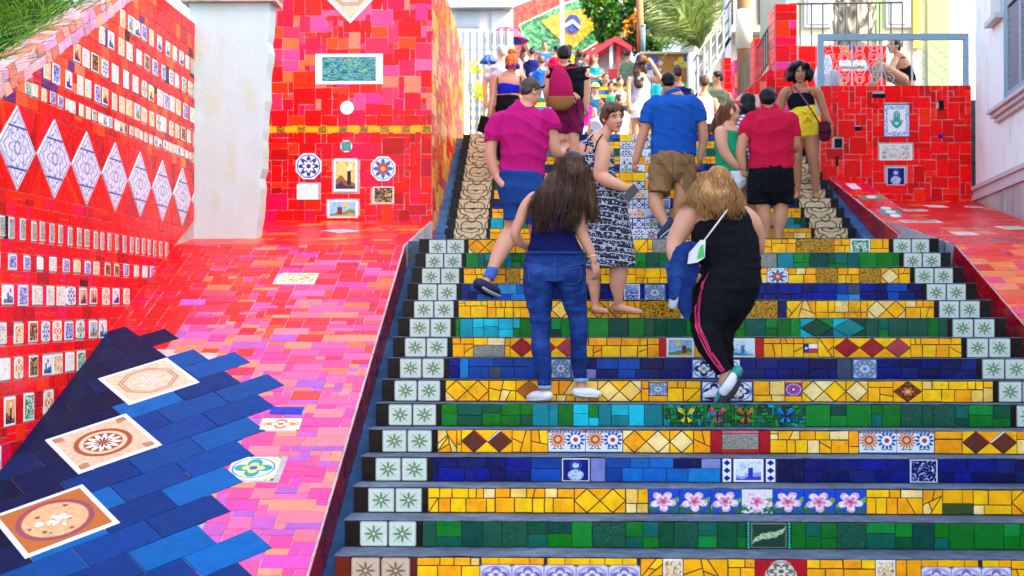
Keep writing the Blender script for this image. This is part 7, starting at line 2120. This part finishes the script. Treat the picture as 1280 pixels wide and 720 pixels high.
p.hair('hair_orange', [((0, .07, .16), (.37, .41, .38)), ((0, .22, -.08), (.30, .25, .28)), ((0, .12, .60), (.24, .24, .20))], amp=.010, fs=(70, 70, 40))
p.garment('headband', 'purple_knit', [([(640.5, 80.5, 10), (640.5, 86, 9.6)], 1.15, (True, True))], .002, smooth=2)
p.finish()
t = thing('clutch_bag', 'black leather clutch carried by the woman with the orange bun', 'bag', p.q(604, 167, -.02))
mb = MB(); mb.prism([p.q(596, 163, -.04), p.q(601, 144, -.04), p.q(613, 148, -.04), p.q(609, 168, -.04)], (0, .06, 0)); o = mb.build('body', 'black_leather', t)
mb = MB(); mb.prism([p.q(598, 155, -.05), p.q(601, 143.6, -.05), p.q(613.4, 147.6, -.05), p.q(611, 158, -.05)], (0, .012, 0)); mb.build('flap', 'black_leather', o)

# ------------------------------------------------------------------ people further up
def crowd(label, px, head_y, Y, shirt, legs, skin, hair, yaw=BACK, wid=1.0, kind='stand', long=False, female=False, legkind='shorts', H=1.7, hat=None, arms=None):
    s = FPX / Y                          # px per metre
    hh = .235 * s; x = px; y0 = head_y
    Y_ = lambda m: y0 + m * s            # metres below the crown
    foot = Y_(H) if kind == 'stand' else Y_(.92)
    p = Person(label, Y, (px, foot), .016 if Y < 23 else .022, skin, 'people on the upper steps')
    p.head(x, y0 + hh * .5, hh, yaw, 5, 0, face=(abs(yaw) < 120 and Y < 23), neck=[(x, Y_(.26), .058 * s, 0), (x, Y_(.33), .10 * s, 0)], fem=female)
    w = wid * (.19 if not female else .165) * s
    W_ = lambda a: a * w
    p.limb([(x, Y_(.33), W_(.6)), (x, Y_(.45), W_(.9)), (x, Y_(.72), W_(.8)), (x, Y_(.85), W_(.85))], .62)
    A = arms or (((-1, ((.40, 1.08), (.62, 1.25), (.84, 1.2)))), ((1, ((.40, 1.08), (.62, 1.25), (.84, 1.2)))))
    for sx, pth in A:
        pts = [(x + sx * W_(q[1]), Y_(q[0]), .05 * s * (1 - .15 * i), q[2] if len(q) > 2 else 0) for i, q in enumerate(pth)]
        p.limb(pts); a, c = pts[-2], pts[-1]
        p.hand(c[0], c[1], c[3], c[0] + (c[0] - a[0]) * .4, c[1] + (c[1] - a[1]) * .4, c[3] + (c[3] - a[3]) * .4, sx, .5, 1.0, (-sx * .5, .6, .1))
    p.garment('shirt', shirt, [([(x, Y_(.30), W_(.5)), (x, Y_(.36), W_(.95)), (x, Y_(.55), W_(1.0)), (x, Y_(.80), W_(.98))], .64)] + ([([(x + sx * W_(.9), Y_(.40), W_(.34)), (x + sx * W_(1.15), Y_(.54), W_(.32))], 1) for sx in (-1, 1)] if not female else []), .008)
    if kind == 'stand':
        hem = 1.18 if legkind == 'shorts' else (1.05 if legkind == 'skirt' else 1.60)
        for sx in (-1, 1): p.limb([(x + sx * .09 * s, Y_(.95), .085 * s), (x + sx * .09 * s, Y_(1.22), .062 * s), (x + sx * .09 * s, Y_(1.62), .042 * s)])
        if legkind == 'skirt': p.garment('skirt', legs, [([(x, Y_(.76), W_(.9)), (x, Y_(.9), W_(1.08)), (x, Y_(hem), W_(1.15))], .68, (True, True))], .008)
        else: p.garment('trousers' if legkind != 'shorts' else 'shorts', legs, [([(x, Y_(.78), W_(.95)), (x, Y_(.92), W_(1.0))], .68, (True, False))] + [([(x + sx * .09 * s, Y_(.9), .095 * s), (x + sx * .09 * s, Y_(hem), .08 * s)], .95) for sx in (-1, 1)], .006)
        for sx in (-1, 1): shoe(p, [(x + sx * .09 * s, Y_(H), .045 * s, -.05), (x + sx * .09 * s, Y_(H), .048 * s, .06), (x + sx * .09 * s, Y_(H), .04 * s, .15)], 'shoe_navy' if sx else 'shoe_white')
    else:                                 # sitting, knees towards the camera
        for sx in (-1, 1):
            p.limb([(x + sx * .09 * s, Y_(.86), .085 * s, 0), (x + sx * .12 * s, Y_(.84), .075 * s, -.42), (x + sx * .12 * s, Y_(1.05), .055 * s, -.46), (x + sx * .12 * s, Y_(1.26), .042 * s, -.44)])
            shoe(p, [(x + sx * .12 * s, Y_(1.31), .045 * s, -.40), (x + sx * .12 * s, Y_(1.31), .048 * s, -.5), (x + sx * .12 * s, Y_(1.31), .04 * s, -.6)], 'shoe_navy')
        p.garment('trousers', legs, [([(x, Y_(.74), W_(.9)), (x, Y_(.86), W_(1.0))], .8, (True, False))] + [([(x + sx * .09 * s, Y_(.86), .10 * s, 0), (x + sx * .12 * s, Y_(.84), .09 * s, -.44), (x + sx * .12 * s, Y_(.98), .075 * s, -.46)], .95) for sx in (-1, 1)], .006)
    lob = [((0, .09, .17), (.38, .41, .38)), ((0, .25, -.02), (.32, .24, .26))]
    lf = []
    if long: lf = [([(x, y0 + hh * .4, .10 * s, .03), (x - .02 * s, Y_(.30), .12 * s, -.02), (x - .03 * s, Y_(.50), .08 * s, -.08)], .5)]
    p.hair(hair, lob, lf, amp=.008)
    if hat:
        mb = MB(); c_ = p.hp((0, .05, .22)); ellip(mb, c_, p.R, (.62 * p.hh, .66 * p.hh, .05 * p.hh)); ellip(mb, p.hp((0, .06, .34)), p.R, (.39 * p.hh, .42 * p.hh, .30 * p.hh)); p.part('hat', mb, hat)
    p.finish(); return p
up = ((-1, ((.40, 1.05), (.60, 1.2, -.05), (.82, 1.15, -.1))), (1, ((.40, 1.05), (.44, 2.0, -.05), (.18, 1.2, -.1))))
crowd('woman in white skirt with very long dark hair raising one hand to her head', 801, 68, 20.3, 'grey_cotton', 'white_cotton', 'skin_tan', 'hair_brown', BACK + 20, 1.0, female=True, long=True, legkind='skirt', H=1.66, arms=up)
crowd('grey haired man in pale grey shirt by the slat fence', 627, 57, 19.4, 'grey_cotton', 'khaki', 'skin_fair', 'hair_grey', BACK, 1.1, H=1.74)
crowd('woman in white floral camisole and black trousers next to the man in olive', 880, 95, 20.4, 'floral_cotton', 'black_cotton', 'skin_tan', 'hair_brown', BACK, 1.0, female=True, legkind='long', H=1.6, long=False, arms=((-1, ((.40, 1.0), (.46, 1.9, -.1), (.45, 2.7, -.2))), (1, ((.40, 1.05), (.60, 1.25), (.70, .9, .2)))))
crowd('man in olive tee bending his head towards the woman in the floral camisole', 896, 89, 21.2, 'olive_cotton', 'light_denim', 'skin_tan', 'hair_black', -70, 1.0, H=1.74, arms=((-1, ((.40, 1.0), (.62, 1.1, -.1), (.60, .2, -.3))), (1, ((.40, 1.05), (.62, 1.2), (.70, .6, -.3)))))
crowd('curly haired person in navy tee hidden behind the man in the blue shirt', 847, 82, 19.0, 'navy_cotton', 'navy_cotton', 'skin_brown', 'hair_brown', BACK, 1.0, H=1.66, legkind='long')
crowd('man in charcoal tee and dark shorts standing at the top of the steps', 665, 60, 33.0, 'navy_cotton', 'black_cotton', 'skin_brown', 'hair_black', BACK, 1.05, H=1.75)
crowd('man in blue tee and dark cap standing below the flag mural', 681, 53, 34.0, 'royal_shirt', 'grey_cotton', 'skin_brown', 'hair_black', 10, 1.0, H=1.75)
crowd('man in royal blue tee and pale denim shorts climbing the upper flight', 677, 70, 27.5, 'royal_shirt', 'light_denim', 'skin_tan', 'hair_darkblond', BACK, 1.05, H=1.75)
crowd('person in red shirt below the white pole', 695, 57, 33.0, 'red_cotton', 'white_cotton', 'skin_tan', 'hair_black', BACK + 30, 1.0, H=1.7)
crowd('long haired woman in blue dress below the flag mural', 724, 62, 33.0, 'teal_dark', 'royal_shirt', 'skin_tan', 'hair_brown', BACK, 1.0, female=True, long=True, legkind='skirt', H=1.62)
crowd('person in black top standing beside the woman in teal', 733, 67, 31.0, 'black_cotton', 'black_cotton', 'skin_tan', 'hair_black', 20, .95, H=1.6, legkind='long')
crowd('woman in teal top with folded arms near the red roofed stall', 744, 67, 30.0, 'teal_cotton', 'black_cotton', 'skin_tan', 'hair_brown', -30, 1.0, female=True, legkind='long', H=1.62, arms=((-1, ((.40, 1.0), (.62, 1.2, -.1), (.56, -.4, -.25))), (1, ((.40, 1.0), (.62, 1.2, -.1), (.54, -.4, -.25)))))
crowd('seated man in straw hat and dark teal shirt on the upper flight', 744, 105, 26.0, 'teal_dark', 'blue_short_cotton', 'skin_tan', 'hair_brown', 20, 1.0, 'sit', hat='straw')
crowd('seated man in green shirt with bowed head on the upper flight', 764, 102, 26.3, 'green_cotton', 'black_cotton', 'skin_brown', 'hair_black', -20, .95, 'sit')
crowd('seated woman in pale top at the end of the upper flight', 775, 96, 27.0, 'pale_pink_cotton', 'maroon_cotton', 'skin_tan', 'hair_brown', 10, .9, 'sit', female=True)
crowd('seated man in grey tee low on the upper flight near the print dress', 754, 123, 21.6, 'grey_cotton', 'yellow_cotton', 'skin_brown', 'hair_black', -40, 1.0, 'sit')
crowd('seated child in white tee beside the woman in the white skirt', 775, 118, 22.0, 'white_cotton', 'light_denim', 'skin_tan', 'hair_brown', 30, .85, 'sit')
crowd('woman in black top behind the grey haired man', 640, 55, 27.0, 'black_cotton', 'light_denim', 'skin_tan', 'hair_brown', 10, .95, female=True, H=1.62)
crowd('woman in white top and denim shorts on the upper street', 655, 57, 36.0, 'white_cotton', 'light_denim', 'skin_tan', 'hair_brown', BACK, 1.0, female=True, long=True, H=1.62)
crowd('man in yellow tee on the upper street', 712, 56, 37.0, 'yellow_cotton', 'khaki', 'skin_brown', 'hair_black', BACK, 1.0, H=1.72)
crowd('woman in red dress on the upper street', 753, 60, 36.0, 'red_cotton', 'red_cotton', 'skin_tan', 'hair_brown', 20, 1.0, female=True, legkind='skirt', H=1.6)
crowd('man in olive shirt and khaki shorts on the upper street', 785, 62, 32.0, 'olive_cotton', 'khaki', 'skin_tan', 'hair_brown', BACK - 30, 1.0, H=1.72)
crowd('seated woman in magenta top on the lowest of the far steps', 733, 112, 25.0, 'magenta_cotton', 'light_denim', 'skin_brown', 'hair_black', 0, .9, 'sit', female=True, long=True)
crowd('seated man in white tee high on the far steps', 757, 92, 28.2, 'white_cotton', 'blue_short_cotton', 'skin_tan', 'hair_black', 10, 1.0, 'sit')
crowd('man in teal tee standing on the second landing', 822, 84, 23.4, 'teal_cotton', 'khaki', 'skin_tan', 'hair_black', BACK, 1.0, H=1.7)
# --- woman seated on the terrace
p = Person('woman in black seated on the terrace floor behind the scrolled railing', 17.0, (1120, 104), .010, 'skin_tan')
p.head(1117, 58, 20, -62, -8, 0, face=True, neck=[(1121, 67, 4.2, 0), (1124, 73, 7, 0)], fem=True)
p.limb([(1124, 73, 8), (1127, 82, 12), (1130, 95, 12), (1131, 103, 13)], .8)
p.limb([(1119, 75, 4.6, -.12), (1114, 84, 4.2, -.2), (1106, 87, 3.8, -.25), (1100, 79, 3.4, -.2)]); p.hand(1100, 79, -.2, 1097, 72, -.15, 1, .5, .9)
p.limb([(1129, 76, 4.6, .1), (1124, 90, 4.2, .05), (1110, 94, 3.6, -.1)]); p.hand(1110, 94, -.1, 1102, 92, -.15, -1, .5, .9)
p.limb([(1128, 100, 8, -.1), (1112, 90, 7, -.2), (1098, 82, 6, -.24), (1095, 92, 5, -.22), (1092, 104, 3.6, -.18)]); p.limb([(1126, 101, 8, .12), (1110, 94, 7, .05), (1098, 88, 6, 0), (1094, 98, 4.6, 0), (1090, 105, 3.6, 0)])
p.limb([(1094, 105, 3, -.18), (1088, 106, 3, -.2), (1083, 107, 2.4, -.22)])
p.garment('top', 'black_cotton', [([(1126, 78, 10), (1129, 88, 13), (1132, 104, 14)], .8)], .005)
p.hair('hair_black', [((0, .10, .17), (.37, .41, .38)), ((0, .34, .0), (.26, .22, .3))], amp=.006)
p.finish()
t = thing('cloth_bundle', 'white sheet bundle leaning on the terrace behind the railing post', 'bundle', P(1033, 104, 17.2))
mb = MB(); loft3(mb, [(*P(x, y, 17.2), r * 17.2 / FPX, .6) for x, y, r in ((1034, 72, 6), (1032, 80, 10), (1030, 92, 12), (1031, 104, 13))]); o = mb.build('sheet', 'white_cotton', t, True); BAKE.append((o, .02, 3, .02, (9, 9, 6), 2))
mb = MB(); loft3(mb, [(*P(x, y, 17.0), r * 17 / FPX, .8) for x, y, r in ((1043, 92, 5), (1044, 100, 6), (1044, 105, 6))]); mb.build('rolled_mat', 'grey_cotton', t, True)

# ------------------------------------------------------------------ bake the figures: one skin per body or garment, with cloth folds
def folds(co, fs, warp, seed):
    r = np.random.default_rng(seed); d = np.zeros(len(co)); fs = np.array(fs, float)
    hairy = max(fs) >= 35
    if not hairy: fs = fs * 2.4
    for i in range(4):
        k = r.normal(0, 1, 3); k /= np.linalg.norm(k); k = k * np.array(fs) * r.uniform(.6, 1.5)
        m = r.normal(0, 1, 3) * np.array(fs) * .35
        ph = co @ k + warp * np.sin(co @ m + r.uniform(0, 6)) + r.uniform(0, 6)
        d += (np.sin(ph) if hairy else (1.0 - 2.2 * np.abs(np.sin(ph * .5)) ** .7)) / (1 + .35 * i)
    return d / 2.4
mods = [b_ for b_ in BAKE if b_[1] != 'wrap']
for (o, vox, smooth, amp, fs, warp) in mods:
    md = o.modifiers.new('skin', 'REMESH'); md.mode = 'VOXEL'; md.voxel_size = vox; md.use_smooth_shade = True
    ms = o.modifiers.new('smooth', 'SMOOTH'); ms.factor = .5; ms.iterations = smooth
dg = bpy.context.evaluated_depsgraph_get()
for i, (o, vox, smooth, amp, fs, warp) in enumerate(mods):
    me = bpy.data.meshes.new_from_object(o.evaluated_get(dg))
    me.name = o.name; o.modifiers.clear(); old = o.data; o.data = me; bpy.data.meshes.remove(old)
    n = len(me.vertices)
    if amp and n:
        co = np.empty(n * 3); me.vertices.foreach_get('co', co); co = co.reshape(-1, 3)
        nm = np.empty(n * 3); me.vertices.foreach_get('normal', nm); nm = nm.reshape(-1, 3)
        hr_ = max(fs) >= 35
        co = co + nm * ((folds(co, fs, warp, i) + (0 if hr_ else .25)) * amp * (1.0 if hr_ else 1.7))[:, None]
        me.vertices.foreach_set('co', co.ravel()); me.update()
    me.polygons.foreach_set('use_smooth', [True] * len(me.polygons))
# stripes lie on the finished cloth
from mathutils.bvhtree import BVHTree
for (o, _, target, off, _a, _b) in [b_ for b_ in BAKE if b_[1] == 'wrap']:
    tm = target.data; bv = BVHTree.FromPolygons([target.matrix_basis @ v.co if False else v.co for v in tm.vertices], [tuple(q.vertices) for q in tm.polygons])
    for v in o.data.vertices:
        loc, nrm, idx, dist = bv.find_nearest(v.co)
        if loc is not None: v.co = loc + nrm * off
    o.data.update()

# seams, hems and pockets stitched onto the finished cloth
for nm, c in (('seam_denim', '#2a4880'), ('seam_magenta', '#7c0c46'), ('seam_blue', '#0e3470'), ('seam_khaki', '#5c4326'), ('seam_red', '#840a22'), ('seam_navy', '#0e264e')): plain(nm, S3(c), .85, 20, .1)  # non-denim seams darker than their cloth: ridge shading put into the colour
def seams(target, mat, paths, w=.0022):
    tm = target.data; bv = BVHTree.FromPolygons([v.co for v in tm.vertices], [tuple(q.vertices) for q in tm.polygons])
    for (name, path) in paths:
        V = []; F = []; run = []
        pts = cat_rom([(x, y) for x, y in path], 8) if len(path) > 2 else [np.array(path[0]) + (np.array(path[1]) - np.array(path[0])) * t / 14 for t in range(15)]
        prev = None
        for k in range(len(pts)):
            d = ray(pts[k][0], pts[k][1]).normalized(); loc, nrm, idx, dist = bv.ray_cast(CAM, d)
            if loc is None: prev = None; continue
            a = pts[max(k - 1, 0)]; c = pts[min(k + 1, len(pts) - 1)]; t = (ray(*c) - ray(*a)).normalized(); sd = d.cross(t).normalized() * w
            up_ = nrm * .0016 if nrm.dot(d) < 0 else -nrm * .0016
            V += [tuple(loc + up_ - sd), tuple(loc + up_ * 2.2), tuple(loc + up_ + sd)]; n_ = len(V)
            if prev is not None: F += [(n_ - 6, n_ - 5, n_ - 2, n_ - 3), (n_ - 5, n_ - 4, n_ - 1, n_ - 2)]
            prev = k
        if F: mesh_obj(name, V, F, mat, target, True)
seams(jn, 'seam_denim', [('yoke_seam', [(656, 329), (674, 333), (693, 338), (712, 333), (730, 329)]), ('back_seam', [(693, 323), (693, 354)]),
    ('pocket_seam', [(661, 334), (684, 338)]), ('pocket_seam', [(661, 334), (662, 350), (672, 355), (683, 351), (684, 338)]), ('pocket_seam', [(702, 338), (726, 334)]), ('pocket_seam', [(702, 338), (703, 351), (714, 355), (725, 350), (726, 334)])])
seams(tee_m, 'seam_magenta', [('collar', [(645, 133), (656, 137), (668, 132)]), ('hem', [(625, 216), (652, 218), (681, 215)]), ('sleeve_hem', [(607, 173), (615, 175), (625, 174)]), ('sleeve_hem', [(681, 161), (690, 162), (700, 160)])], .003)
seams(shirt_b, 'seam_blue', [('yoke_seam', [(820, 131), (842, 134), (866, 131)]), ('pleat', [(842, 134), (842, 164)]), ('hem', [(816, 191), (842, 192), (869, 191)]), ('sleeve_hem', [(799, 152), (808, 153), (817, 152)]), ('sleeve_hem', [(868, 151), (876, 151), (884, 150)])], .004)
seams(shorts_k, 'seam_khaki', [('back_seam', [(841, 198), (841, 224)]), ('pocket_flap', [(818, 204), (834, 206)]), ('pocket_flap', [(850, 206), (866, 204)]), ('hem', [(811, 239), (824, 240), (838, 239)]), ('hem', [(846, 241), (857, 242), (868, 241)])], .005)
seams(tee_r, 'seam_red', [('collar', [(951, 140), (962, 143), (974, 140)]), ('hem', [(937, 208), (964, 209), (991, 208)]), ('sleeve_hem', [(922, 169), (930, 170), (939, 169)])], .004)
seams(shorts_b, 'seam_navy', [('hem', [(629, 272), (642, 273), (655, 272)]), ('back_seam', [(653, 222), (653, 240)])], .003)
